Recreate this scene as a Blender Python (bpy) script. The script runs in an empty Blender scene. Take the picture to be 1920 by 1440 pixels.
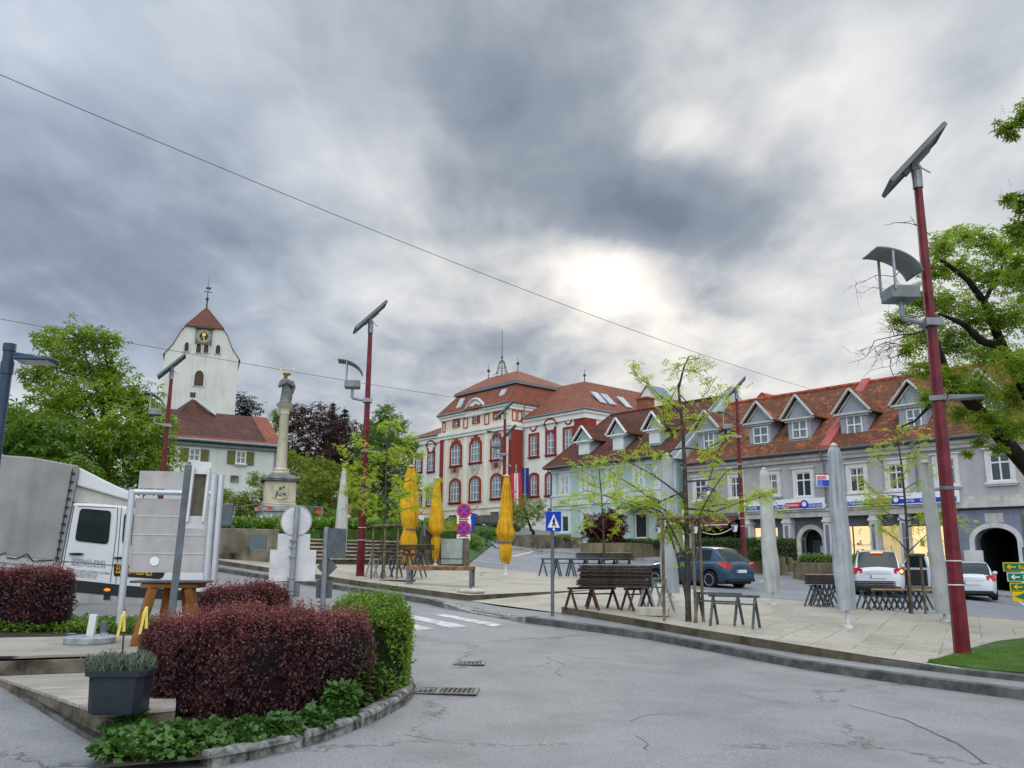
import bpy, bmesh, math, random
import numpy as np
from mathutils import Vector, Matrix, Euler
random.seed(7); RN = np.random.RandomState(11)
S = bpy.context.scene; COL = S.collection
R = math.radians
# ---------------------------------------------------------------- camera
F = 1600.0; PIT = math.atan(F/7700); ROL = R(.44); EYE = 1.6
cd = bpy.data.cameras.new('camera'); cam = bpy.data.objects.new('camera', cd); COL.objects.link(cam)
cd.sensor_width = 36; cd.lens = 36*F/1920; cd.clip_end = 3000; cd.clip_start = .1
_r = Vector((1,0,0)); _u = Vector((0,-math.sin(PIT),math.cos(PIT))); _f = Vector((0,math.cos(PIT),math.sin(PIT)))
CR = _r*math.cos(ROL)+_u*math.sin(ROL); CU = _u*math.cos(ROL)-_r*math.sin(ROL)
m3 = Matrix((CR, CU, -_f)).transposed(); cam.matrix_world = Matrix.Translation((0,0,EYE)) @ m3.to_4x4()
S.camera = cam
# ---------------------------------------------------------------- light, exposure
S.view_settings.view_transform = 'Standard'; S.view_settings.look = 'None'
S.view_settings.gamma = 1; S.view_settings.exposure = EXPO = 1.18
SUN_AZ = R(7); SUN_EL = R(24)
sd = bpy.data.lights.new('sun','SUN'); sd.energy = .6; sd.angle = R(22); sd.color = (1,.95,.87)
sun = bpy.data.objects.new('sun', sd); COL.objects.link(sun)
_sdir = Vector((math.sin(SUN_AZ)*math.cos(SUN_EL), math.cos(SUN_AZ)*math.cos(SUN_EL), math.sin(SUN_EL)))
sun.rotation_euler = _sdir.to_track_quat('Z','Y').to_euler()
def ND(nt, typ, loc=None, **kw):
    n = nt.nodes.new(typ)
    for k, v in kw.items():
        if k[:2] == 'i_': n.inputs[int(k[2:]) if k[2:].isdigit() else k[2:]].default_value = v
        else: setattr(n, k, v)
    return n
def LK(nt, a, b): nt.links.new(a, b)
def ramp(nt, fac, stops, interp='LINEAR'):
    n = nt.nodes.new('ShaderNodeValToRGB'); n.color_ramp.interpolation = interp
    e = n.color_ramp.elements
    while len(e) < len(stops): e.new(.5)
    for i, (p, c) in enumerate(stops):
        e[i].position = p; e[i].color = (c if len(c) == 4 else (*c, 1)) if hasattr(c, '__len__') else (c, c, c, 1)
    if fac is not None: LK(nt, fac, n.inputs[0])
    return n.outputs[0]
def mixc(nt, fac, a, b, mode='MIX'):
    n = nt.nodes.new('ShaderNodeMix'); n.data_type = 'RGBA'; n.blend_type = mode; n.clamp_factor = True
    for s, v in ((n.inputs[0], fac), (n.inputs[6], a), (n.inputs[7], b)):
        if hasattr(v, 'is_output'): LK(nt, v, s)
        else: s.default_value = v if not hasattr(v, '__len__') else ((*v, 1) if len(v) == 3 else v)
    return n.outputs[2]
def mth(nt, op, a, b=None, c=None, clamp=False):
    n = nt.nodes.new('ShaderNodeMath'); n.operation = op; n.use_clamp = clamp
    for i, v in enumerate((a, b, c)):
        if v is None: continue
        if hasattr(v, 'is_output'): LK(nt, v, n.inputs[i])
        else: n.inputs[i].default_value = v
    return n.outputs[0]
W = bpy.data.worlds.new('World'); S.world = W; W.use_nodes = True
nt = W.node_tree; nt.nodes.clear()
out = nt.nodes.new('ShaderNodeOutputWorld'); bg = nt.nodes.new('ShaderNodeBackground')
sky = nt.nodes.new('ShaderNodeTexSky'); sky.sky_type = 'NISHITA'; sky.sun_disc = False
sky.sun_elevation = SUN_EL; sky.sun_rotation = SUN_AZ; sky.air_density = 1.2; sky.dust_density = 2
tc = nt.nodes.new('ShaderNodeTexCoord'); DIR = tc.outputs['Generated']
sep = nt.nodes.new('ShaderNodeSeparateXYZ'); LK(nt, DIR, sep.inputs[0])
zc = mth(nt, 'ADD', mth(nt, 'MAXIMUM', sep.outputs[2], 0), .22)
cmb = nt.nodes.new('ShaderNodeCombineXYZ')
LK(nt, mth(nt, 'DIVIDE', sep.outputs[0], zc), cmb.inputs[0]); LK(nt, mth(nt, 'DIVIDE', sep.outputs[1], zc), cmb.inputs[1])
def wnoise(scale, detail, off, rough=.5, dist=0., sx=1., sy=1.):
    mp = ND(nt, 'ShaderNodeMapping'); mp.inputs[1].default_value = off; mp.inputs[3].default_value = (sx, sy, 1); LK(nt, cmb.outputs[0], mp.inputs[0])
    n = ND(nt, 'ShaderNodeTexNoise'); n.inputs['Scale'].default_value = scale; n.inputs['Detail'].default_value = detail
    n.inputs['Roughness'].default_value = rough; n.inputs['Distortion'].default_value = dist; LK(nt, mp.outputs[0], n.inputs['Vector']); return n.outputs[0]
def raydir(px, py):
    return (CR*((px-960)/F) + CU*((720-py)/F) + _f).normalized()
def wblob(px, py, width, amp, sq=1.0):
    # a soft cloud bank or break round one compass direction; width in radians
    d = raydir(px, py)
    n = ND(nt, 'ShaderNodeVectorMath', operation='SUBTRACT'); LK(nt, DIR, n.inputs[0]); n.inputs[1].default_value = d
    s = ND(nt, 'ShaderNodeVectorMath', operation='MULTIPLY'); LK(nt, n.outputs[0], s.inputs[0]); s.inputs[1].default_value = (1/(width*sq), 1/(width*sq), 1/width)
    l = ND(nt, 'ShaderNodeVectorMath', operation='LENGTH'); LK(nt, s.outputs[0], l.inputs[0])
    q = mth(nt, 'POWER', 2.718, mth(nt, 'MULTIPLY', mth(nt, 'MULTIPLY', l.outputs[1], l.outputs[1]), -1.0))
    return mth(nt, 'MULTIPLY', q, amp)
big = wnoise(.8, 2, (3.1, 1.4, 0), .5, .2, 1., .8)
mid = wnoise(2.3, 4, (7.7, 2.3, 0), .48, .5, .9, .8)
fin = wnoise(6.0, 4, (1.2, 9.3, 0), .5, .4, 1., .7)
wis = wnoise(14, 3, (4.2, 3.3, 0), .5, .2, 1., .6)
dens = mth(nt, 'ADD', mth(nt, 'MULTIPLY', big, .22), mth(nt, 'ADD', mth(nt, 'MULTIPLY', mid, .32), mth(nt, 'ADD', mth(nt, 'MULTIPLY', fin, .26), mth(nt, 'MULTIPLY', wis, .10))))
dens = mth(nt, 'ADD', dens, .01)
for b in [(1150,508,.042,.22,1.7), (1230,530,.07,.05,1.6), (1280,250,.040,.14,1.3), (1640,200,.09,.07,1.0), (1500,330,.10,.04,1.3), (1850,60,.2,.10,1.), (1600,640,.09,.13,2.0), (1300,60,.1,.07,1.2), (560,400,.14,.02,1.6),
          (1000,200,.09,-.15,1.6), (960,300,.07,-.08,1.5), (280,480,.12,-.09,1.5), (60,430,.13,-.07,1.4), (30,120,.12,.04,1.4), (1180,390,.045,-.13,2.4), (1390,440,.05,-.14,2.2), (420,90,.11,.08,1.8), (640,560,.07,.08,2.), (900,470,.05,-.03,1.6), (1120,420,.05,-.06,2.0), (800,60,.12,-.04,1.6), (1420,560,.05,-.04,1.8), (60,760,.14,.14,1.5), (1800,120,.05,-.06,1.2), (150,560,.1,-.06,1.5)]:
    dens = mth(nt, 'ADD', dens, wblob(*b))
cloud = ramp(nt, dens, [(0.0,(.15,.18,.22)), (.24,(.21,.25,.32)), (.36,(.32,.365,.435)), (.46,(.46,.505,.57)), (.56,(.64,.675,.72)), (.66,(.86,.865,.87)), (.78,(1.08,1.06,1.02)), (1.0,(1.5,1.45,1.3))])
blu = ramp(nt, sep.outputs[0], [(.0,1.), (.5,0.)])
cloud = mixc(nt, mth(nt, 'MULTIPLY', ramp(nt, mth(nt, 'MULTIPLY', sep.outputs[0], -1.0), [(.05,0.), (.45,1.)]), .45), cloud, (.84,.95,1.14), 'MULTIPLY')
warm = mth(nt, 'MULTIPLY', ramp(nt, sep.outputs[2], [(0,.9), (.10,.45), (.22,0.)]), ramp(nt, dens, [(.42,0.), (.62,1.)]))
cloud = mixc(nt, warm, cloud, (1.0,.90,.76), 'MULTIPLY')
nb = ND(nt, 'ShaderNodeVectorMath', operation='SCALE'); LK(nt, sky.outputs[0], nb.inputs[0]); nb.inputs[3].default_value = .10
thin = ramp(nt, dens, [(.40,0.), (.60,.12), (.8,.03)])
colr = mixc(nt, thin, cloud, nb.outputs[0])
back = mth(nt, 'ADD', 1.0, mth(nt, 'MULTIPLY', mth(nt, 'MULTIPLY', mth(nt, 'MAXIMUM', mth(nt, 'MULTIPLY', sep.outputs[1], -1.0), 0), 3.9), ramp(nt, sep.outputs[2], [(0.,.3), (.35,1.)])))  # added fill: sky behind the camera brightened to light the facades
bstr = mth(nt, 'MULTIPLY', mth(nt, 'MULTIPLY', back, ramp(nt, sep.outputs[2], [(.62,.5), (.92,1.5)])), .86)  # sky overhead, above the frame, strengthened as extra light too
colr = mixc(nt, ramp(nt, mth(nt, 'MULTIPLY', sep.outputs[1], -1.0), [(0.,0.), (.4,.9)]), colr, (1.06,1.0,.90), 'MULTIPLY')
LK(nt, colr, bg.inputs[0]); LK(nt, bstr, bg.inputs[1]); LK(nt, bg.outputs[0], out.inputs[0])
# ---------------------------------------------------------------- measuring helpers
def ray(px, py):
    d = CR*((px-960)/F) + CU*((720-py)/F) + _f
    return d/d.y
def at(px, py, Y): return Vector((0,0,EYE)) + ray(px, py)*Y
def sp(x, k): 
    t = x/k
    return x if t > 30 else k*math.log1p(math.exp(t))
def h(X, Y):
    z = sp(.042*(Y-9)-.03*X, .08)-.01 + .03*sp(Y-36-1.2*max(0, X), 2) - .035*sp(X-12, 1.5) + .06*sp(-X-6, 1.5)
    return z
def POFF(X, Y):
    t = max(0, min(1, (X-4.2)/2.4)); return .26-.07*t*t*(3-2*t)
def G(px, py, off=0.):
    if callable(off):
        p = G(px, py, .2)
        for _ in range(3): p = G(px, py, off(p.x, p.y))
        return p
    a = ray(px, py); lo, hi = 3., 400.
    y = lo
    while y < hi:
        if EYE+a.z*y <= h(a.x*y, y)+off: break
        y *= 1.02
    l, u = y/1.02, y
    for _ in range(30):
        m = (l+u)/2
        if EYE+a.z*m <= h(a.x*m, m)+off: u = m
        else: l = m
    return Vector((a.x*u, u, EYE+a.z*u))
def toph(base, py, px=None):
    """height above base of the point that shows at row py (verticals)"""
    a = ray(px if px else 960, py)
    b = Vector(base); z = b.z
    for _ in range(6):
        # project to find px
        v = Vector((b.x, b.y, z-EYE)); q = v.dot(_f); zx = v.dot(CR)/q*F+960
        a = ray(zx, py); z = EYE + a.z*b.y
    return z-b.z
# ---------------------------------------------------------------- mesh builder
class MB:
    def __init__(s): s.v = []; s.f = []; s.m = []; s.M = Matrix()
    def add(s, vs, fs, mi=0):
        o = len(s.v); s.v += [tuple(s.M @ Vector(p)) for p in vs]
        for f in fs: s.f.append(tuple(i+o for i in f)); s.m.append(mi)
    def box(s, x0, x1, y0, y1, z0, z1, mi=0):
        s.add([(x0,y0,z0),(x1,y0,z0),(x1,y1,z0),(x0,y1,z0),(x0,y0,z1),(x1,y0,z1),(x1,y1,z1),(x0,y1,z1)],
              [(0,3,2,1),(4,5,6,7),(0,1,5,4),(1,2,6,5),(2,3,7,6),(3,0,4,7)], mi)
    def bar(s, a, b, w, t=None, mi=0, up=(0,0,1)):
        a = Vector(a); b = Vector(b); d = (b-a); L = d.length; d.normalize(); t = w if t is None else t
        u = Vector(up)
        if abs(d.dot(u)) > .98: u = Vector((0,1,0))
        x = d.cross(u).normalized(); y = x.cross(d).normalized()
        vs = [p+x*i*w/2+y*j*t/2 for p in (a, b) for i, j in ((-1,-1),(1,-1),(1,1),(-1,1))]
        s.add(vs, [(0,1,2,3),(7,6,5,4),(0,4,5,1),(1,5,6,2),(2,6,7,3),(3,7,4,0)], mi)
    def tube(s, pts, r, n=8, mi=0, cap=True):
        pts = [Vector(p) for p in pts]; rs = r if hasattr(r, '__len__') else [r]*len(pts)
        rings = []; px = None
        for i, p in enumerate(pts):
            d = (pts[min(i+1, len(pts)-1)]-pts[max(i-1, 0)])
            if d.length < 1e-9: d = Vector((0,0,1))
            d.normalize()
            if px is None: px = d.cross(Vector((0,0,1)) if abs(d.z) < .9 else Vector((1,0,0))).normalized()
            else: px = (px - d*px.dot(d)).normalized()
            py = d.cross(px)
            rings.append([p+(px*math.cos(2*math.pi*k/n)+py*math.sin(2*math.pi*k/n))*rs[i] for k in range(n)])
        vs = [v for rg in rings for v in rg]; fs = []
        for i in range(len(pts)-1):
            for k in range(n):
                a = i*n+k; b = i*n+(k+1)%n; fs.append((a, b, b+n, a+n))
        if cap: fs.append(tuple(range(n))[::-1]); fs.append(tuple(range((len(pts)-1)*n, len(pts)*n)))
        s.add(vs, fs, mi)
    def cyl(s, a, b, r0, r1=None, n=16, mi=0): s.tube([a, b], [r0, r0 if r1 is None else r1], n, mi)
    def lathe(s, prof, n=16, mi=0, c=(0,0)):
        vs = []; fs = []
        for r, z in prof:
            for k in range(n): vs.append((c[0]+r*math.cos(2*math.pi*k/n), c[1]+r*math.sin(2*math.pi*k/n), z))
        for i in range(len(prof)-1):
            for k in range(n):
                a = i*n+k; b = i*n+(k+1)%n; fs.append((a, b, b+n, a+n))
        fs.append(tuple(range(n))[::-1]); fs.append(tuple(range((len(prof)-1)*n, len(prof)*n)))
        s.add(vs, fs, mi)
    def prism(s, poly, y0, y1, mi=0, hole=None):
        """poly in (x,z), extruded y0..y1; optional hole with as many points as poly"""
        n = len(poly)
        if hole is None:
            vs = [(x, y0, z) for x, z in poly]+[(x, y1, z) for x, z in poly]
            fs = [tuple(range(n)), tuple(range(n, 2*n))[::-1]]+[(i, i+n, (i+1)%n+n, (i+1)%n) for i in range(n)]
            s.add(vs, fs, mi)
        else:
            vs = [(x, y, z) for y in (y0, y1) for P in (poly, hole) for x, z in P]
            fs = []
            for i in range(n):
                j = (i+1)%n
                fs += [(i, j, n+j, n+i), (2*n+j, 2*n+i, 3*n+i, 3*n+j), (j, i, 2*n+i, 2*n+j), (n+i, n+j, 3*n+j, 3*n+i)]
            s.add(vs, fs, mi)
    def hprism(s, poly, z0, z1, mi=0):
        n = len(poly)
        s.add([(x, y, z0) for x, y in poly]+[(x, y, z1) for x, y in poly],
              [tuple(range(n))[::-1], tuple(range(n, 2*n))]+[(i, (i+1)%n, (i+1)%n+n, i+n) for i in range(n)], mi)
    def sphere(s, c, r, n=12, m=8, mi=0, sc=(1,1,1)):
        vs = []; fs = []
        for i in range(m+1):
            t = math.pi*i/m
            for k in range(n):
                a = 2*math.pi*k/n
                vs.append((c[0]+r*sc[0]*math.sin(t)*math.cos(a), c[1]+r*sc[1]*math.sin(t)*math.sin(a), c[2]+r*sc[2]*math.cos(t)))
        for i in range(m):
            for k in range(n):
                a = i*n+k; b = i*n+(k+1)%n; fs.append((a, a+n, b+n, b))
        s.add(vs, fs, mi)
    def obj(s, name, mats, parent=None, smooth=False, bevel=0, clean=True, **pr):
        me = bpy.data.meshes.new(name); me.from_pydata(s.v, [], s.f)
        for m in (mats if isinstance(mats, (list, tuple)) else [mats]): me.materials.append(m)
        me.polygons.foreach_set('material_index', s.m)
        if clean:
            bm = bmesh.new(); bm.from_mesh(me)
            bmesh.ops.remove_doubles(bm, verts=bm.verts, dist=1e-6)
            bmesh.ops.recalc_face_normals(bm, faces=bm.faces); bm.to_mesh(me); bm.free()
        if smooth:
            me.polygons.foreach_set('use_smooth', [True]*len(me.polygons))
            try: me.set_sharp_from_angle(angle=R(smooth if smooth > 1 else 40))
            except Exception: pass
        o = bpy.data.objects.new(name, me); COL.objects.link(o); o.parent = parent
        if bevel:
            b = o.modifiers.new('bevel', 'BEVEL'); b.width = bevel; b.segments = 2; b.limit_method = 'ANGLE'; b.angle_limit = R(40)
        for k, v in pr.items(): o[k] = v
        return o
def thing(name, label, cat, loc=(0,0,0), rz=0, group=None, rot=None):
    o = bpy.data.objects.new(name, None); COL.objects.link(o); o.location = loc
    o.rotation_euler = rot if rot else (0,0,rz); o.empty_display_size = .3
    o['label'] = label; o['category'] = cat
    if group: o['group'] = group
    return o
def tag(o, label, cat, group=None):
    o['label'] = label; o['category'] = cat
    if group: o['group'] = group
    return o
def dup(root, loc, rz=None, label=None, scale=None):
    r = root.copy(); COL.objects.link(r); r.location = loc
    if rz is not None: r.rotation_euler = (0,0,rz)
    if scale: r.scale = scale
    if label: r['label'] = label
    for ch in list(root.children):
        c = ch.copy(); COL.objects.link(c); c.parent = r
        for g in list(ch.children):
            d = g.copy(); COL.objects.link(d); d.parent = c
    return r
class Frame:
    """vertical facade frame: x along the wall (left to right), y into the building, z up"""
    def __init__(s, o, d):
        s.o = Vector(o); s.d = Vector((d[0], d[1], 0)).normalized(); s.n = Vector((-s.d.y, s.d.x, 0)); s.rz = math.atan2(s.d.y, s.d.x)
    def uv(s, px, py, y=0.):
        a = ray(px, py); o = s.o + s.n*y - Vector((0,0,EYE))
        t = o.dot(s.n)/a.dot(s.n); p = a*t
        q = p - (s.o-Vector((0,0,EYE)))
        return q.dot(s.d), q.z
    def u(s, px, py, y=0.): return s.uv(px, py, y)[0]
    def w(s, px, py, y=0.): return s.uv(px, py, y)[1]
    def world(s, x, y, z): return s.o + s.d*x + s.n*y + Vector((0,0,z))
# ---------------------------------------------------------------- materials
MC = {}
def mat(name, col=(.5,.5,.5), rough=.8, var=.12, scale=3., bump=0., metal=0., col2=None, bscale=None, spec=.2, streak=0., coat=0.):
    if name in MC: return MC[name]
    m = bpy.data.materials.new(name); m.use_nodes = True; n = m.node_tree; b = n.nodes['Principled BSDF']
    b.inputs['Roughness'].default_value = rough; b.inputs['Metallic'].default_value = metal
    b.inputs['Specular IOR Level'].default_value = spec; b.inputs['Coat Weight'].default_value = coat; b.inputs['Coat Roughness'].default_value = .05
    t = ND(n, 'ShaderNodeTexCoord')
    ns = ND(n, 'ShaderNodeTexNoise'); ns.inputs['Scale'].default_value = scale; ns.inputs['Detail'].default_value = 6; ns.inputs['Roughness'].default_value = .62
    LK(n, t.outputs['Object'], ns.inputs['Vector'])
    c2 = col2 if col2 else tuple(max(0, x*(1-var*2.2)) for x in col); c1 = col if col2 else tuple(x*(1+var*.6) for x in col)
    f = ramp(n, ns.outputs[0], [(.32,0.), (.68,1.)])
    c = mixc(n, f, c2, c1)
    if streak:
        mp = ND(n, 'ShaderNodeMapping'); mp.inputs[3].default_value = (2.2, 2.2, .18); LK(n, t.outputs['Object'], mp.inputs[0])
        s2 = ND(n, 'ShaderNodeTexNoise'); s2.inputs['Scale'].default_value = 1.6; s2.inputs['Detail'].default_value = 5; LK(n, mp.outputs[0], s2.inputs['Vector'])
        c = mixc(n, mth(n, 'MULTIPLY', ramp(n, s2.outputs[0], [(.45,0.), (.75,1.)]), streak), c, tuple(x*.45 for x in col))
    LK(n, c, b.inputs['Base Color'])
    if bump:
        n2 = ND(n, 'ShaderNodeTexNoise'); n2.inputs['Scale'].default_value = bscale or scale*6; n2.inputs['Detail'].default_value = 5; LK(n, t.outputs['Object'], n2.inputs['Vector'])
        bp = ND(n, 'ShaderNodeBump'); bp.inputs['Strength'].default_value = bump; bp.inputs['Distance'].default_value = .02
        LK(n, n2.outputs[0], bp.inputs['Height']); LK(n, bp.outputs[0], b.inputs['Normal'])
    MC[name] = m; return m
def glass(name, col=(.03,.04,.045), rough=.06, bright=.0):
    if name in MC: return MC[name]
    m = bpy.data.materials.new(name); m.use_nodes = True; n = m.node_tree; b = n.nodes['Principled BSDF']
    t = ND(n, 'ShaderNodeTexCoord'); ns = ND(n, 'ShaderNodeTexNoise'); ns.inputs['Scale'].default_value = 1.7; LK(n, t.outputs['Object'], ns.inputs['Vector'])
    LK(n, mixc(n, ns.outputs[0], tuple(c*.5 for c in col), tuple(min(1, c*1.7+bright) for c in col)), b.inputs['Base Color'])
    b.inputs['Roughness'].default_value = rough; b.inputs['Specular IOR Level'].default_value = .8
    MC[name] = m; return m
def lamp_mat(name, col, st):
    if name in MC: return MC[name]
    m = bpy.data.materials.new(name); m.use_nodes = True; b = m.node_tree.nodes['Principled BSDF']
    b.inputs['Base Color'].default_value = (*col, 1); b.inputs['Emission Color'].default_value = (*col, 1); b.inputs['Emission Strength'].default_value = st
    MC[name] = m; return m
def tiles(name, c1, c2, dark, axis='x', moss=.5, w=.26, hh=.26):
    """plain tile roof: courses in z, tiles along x or y"""
    if name in MC: return MC[name]
    m = bpy.data.materials.new(name); m.use_nodes = True; n = m.node_tree; b = n.nodes['Principled BSDF']; b.inputs['Roughness'].default_value = .9; b.inputs['Specular IOR Level'].default_value = .12
    t = ND(n, 'ShaderNodeTexCoord'); s = ND(n, 'ShaderNodeSeparateXYZ'); LK(n, t.outputs['Object'], s.inputs[0])
    cx = ND(n, 'ShaderNodeCombineXYZ'); LK(n, s.outputs[0 if axis == 'x' else 1], cx.inputs[0]); LK(n, mth(n, 'MULTIPLY', s.outputs[2], 1.35), cx.inputs[1])
    br = ND(n, 'ShaderNodeTexBrick'); br.inputs['Scale'].default_value = 1; br.inputs['Brick Width'].default_value = w; br.inputs['Row Height'].default_value = hh
    br.inputs['Mortar Size'].default_value = .012; br.inputs['Mortar Smooth'].default_value = .6; br.inputs['Color1'].default_value = (0,0,0,1); br.inputs['Color2'].default_value = (1,1,1,1); br.inputs['Mortar'].default_value = (.3,.3,.3,1)
    LK(n, cx.outputs[0], br.inputs['Vector'])
    n1 = ND(n, 'ShaderNodeTexNoise'); n1.inputs['Scale'].default_value = .9; n1.inputs['Detail'].default_value = 7; n1.inputs['Roughness'].default_value = .7; LK(n, t.outputs['Object'], n1.inputs['Vector'])
    n2 = ND(n, 'ShaderNodeTexNoise'); n2.inputs['Scale'].default_value = 5.5; n2.inputs['Detail'].default_value = 3
    mp = ND(n, 'ShaderNodeMapping'); mp.inputs[3].default_value = (.6,.6,1.6); LK(n, t.outputs['Object'], mp.inputs[0]); LK(n, mp.outputs[0], n2.inputs['Vector'])
    c = mixc(n, br.outputs[0], c1, c2)
    mk = mth(n, 'ADD', mth(n, 'MULTIPLY', n1.outputs[0], .6), mth(n, 'MULTIPLY', n2.outputs[0], .4))
    mk = mth(n, 'ADD', mk, mth(n, 'MULTIPLY', mth(n, 'SUBTRACT', br.outputs[0], .5), .16))
    c = mixc(n, ramp(n, mk, [(.62-moss*.25, 0.), (.70-moss*.22, .85)]), c, dark)
    c = mixc(n, mth(n, 'MULTIPLY', br.outputs[1], .7), c, tuple(x*.35 for x in c1)); LK(n, c, b.inputs['Base Color'])
    saw = mth(n, 'FRACT', mth(n, 'DIVIDE', mth(n, 'MULTIPLY', s.outputs[2], 1.35), hh))
    bp = ND(n, 'ShaderNodeBump'); bp.inputs['Strength'].default_value = .9; bp.inputs['Distance'].default_value = .03; bp.invert = True
    LK(n, mth(n, 'ADD', saw, mth(n, 'MULTIPLY', br.outputs[1], .5)), bp.inputs['Height']); LK(n, bp.outputs[0], b.inputs['Normal'])
    MC[name] = m; return m
def leafmat(name, c1, c2, trans=.35, nsc=1.1):
    if name in MC: return MC[name]
    m = bpy.data.materials.new(name); m.use_nodes = True; n = m.node_tree; b = n.nodes['Principled BSDF']; o = n.nodes['Material Output']
    g = ND(n, 'ShaderNodeNewGeometry'); t = ND(n, 'ShaderNodeTexCoord')
    ns = ND(n, 'ShaderNodeTexNoise'); ns.inputs['Scale'].default_value = nsc; ns.inputs['Detail'].default_value = 3; LK(n, t.outputs['Object'], ns.inputs['Vector'])
    f = mth(n, 'ADD', mth(n, 'MULTIPLY', g.outputs['Random Per Island'], .6), mth(n, 'SUBTRACT', mth(n, 'MULTIPLY', ns.outputs[0], 1.2), .4), clamp=True)
    c = mixc(n, f, c1, c2); LK(n, c, b.inputs['Base Color']); b.inputs['Roughness'].default_value = .5; b.inputs['Specular IOR Level'].default_value = .35
    tr = ND(n, 'ShaderNodeBsdfTranslucent'); LK(n, mixc(n, .5, c, (c2[0]*1.3, c2[1]*1.3, c2[2]*.6)), tr.inputs[0])
    mx = ND(n, 'ShaderNodeMixShader'); mx.inputs[0].default_value = trans; LK(n, b.outputs[0], mx.inputs[1]); LK(n, tr.outputs[0], mx.inputs[2]); LK(n, mx.outputs[0], o.inputs[0])
    MC[name] = m; return m
def text_mesh(txt, size, matl, parent, M, name='lettering', ext=.004, align='LEFT', sx=1.0):
    c = bpy.data.curves.new(name, 'FONT'); c.body = txt; c.size = size; c.extrude = ext; c.align_x = align; c.resolution_u = 2
    o = bpy.data.objects.new(name, c); me = bpy.data.meshes.new_from_object(o); bpy.data.objects.remove(o); bpy.data.curves.remove(c)
    me.transform(M @ Matrix.Diagonal((sx,1,1,1))); me.materials.clear(); me.materials.append(matl)
    ob = bpy.data.objects.new(name, me); COL.objects.link(ob); ob.parent = parent; return ob
TX = Matrix.Rotation(R(90), 4, 'X') # letters standing in the x/z plane and facing -y
# ================================================================ ground surfaces
def asphalt(name, col, lt, seam=True):
    m = bpy.data.materials.new(name); m.use_nodes = True; n = m.node_tree; b = n.nodes['Principled BSDF']
    t = ND(n, 'ShaderNodeTexCoord'); O = t.outputs['Object']
    def nz(sc, de=4, ro=.6):
        a = ND(n, 'ShaderNodeTexNoise'); a.inputs['Scale'].default_value = sc; a.inputs['Detail'].default_value = de; a.inputs['Roughness'].default_value = ro; LK(n, O, a.inputs['Vector']); return a.outputs[0]
    c = mixc(n, ramp(n, nz(.35), [(.35,0.), (.65,1.)]), col, lt)
    c = mixc(n, mth(n, 'MULTIPLY', ramp(n, nz(55, 2), [(.38,0.), (.66,1.)]), .55), c, tuple(x*1.75 for x in lt))
    c = mixc(n, mth(n, 'MULTIPLY', ramp(n, nz(80, 2, .7), [(.56,0.), (.70,1.)]), .6), c, tuple(x*.45 for x in col))
    c = mixc(n, mth(n, 'MULTIPLY', ramp(n, nz(.9, 6), [(.45,0.), (.70,1.)]), .5), c, tuple(x*.7 for x in col))
    if seam:
        v = ND(n, 'ShaderNodeTexVoronoi'); v.feature = 'DISTANCE_TO_EDGE'; v.inputs['Scale'].default_value = .20
        w = ND(n, 'ShaderNodeTexNoise'); w.inputs['Scale'].default_value = 2.5; w.inputs['Detail'].default_value = 8; w.inputs['Roughness'].default_value = .7; LK(n, O, w.inputs['Vector'])
        ad = ND(n, 'ShaderNodeVectorMath', operation='MULTIPLY_ADD'); LK(n, w.outputs[1], ad.inputs[0]); ad.inputs[1].default_value = (1.1,1.1,0); LK(n, O, ad.inputs[2]); LK(n, ad.outputs[0], v.inputs['Vector'])
        msk = mth(n, 'MULTIPLY', ramp(n, v.outputs[0], [(0,1.), (.003,.8), (.0055,0.)]), ramp(n, nz(.5, 3), [(.46,0.), (.55,.95)]))
        c = mixc(n, msk, c, (.06,.06,.063))
    LK(n, c, b.inputs['Base Color']); b.inputs['Roughness'].default_value = .82; b.inputs['Specular IOR Level'].default_value = .2
    bp = ND(n, 'ShaderNodeBump'); bp.inputs['Strength'].default_value = .35; bp.inputs['Distance'].default_value = .006; LK(n, nz(60, 3), bp.inputs['Height']); LK(n, bp.outputs[0], b.inputs['Normal'])
    MC[name] = m; return m
M_road = asphalt('asphalt', (.138,.141,.146), (.182,.185,.190))
M_road2 = asphalt('street_asphalt', (.125,.132,.145), (.165,.172,.185), False)
M_walk = asphalt('pavement_asphalt', (.145,.150,.158), (.185,.190,.198), False)
M_kerb = mat('kerb_stone', (.12,.12,.115), .85, .3, 4, .5, bscale=50)
M_kerbl = mat('kerb_granite', (.30,.30,.29), .85, .3, 6, .5, bscale=60)
M_white = mat('road_paint', (.47,.49,.51), .75, .3, 5)
M_blue = mat('blue_paint', (.22,.38,.62), .7, .2, 6)
M_yel = mat('yellow_paint', (.70,.58,.32), .7, .2, 6)
M_conc = mat('concrete', (.19,.17,.135), .9, .3, 1.2, .3, streak=.7)
M_grass = mat('grass_ground', (.05,.11,.02), .95, .3, 3, .4, bscale=60)
M_soil = mat('soil', (.055,.045,.033), .95, .3, 6, .6, bscale=40)
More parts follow.
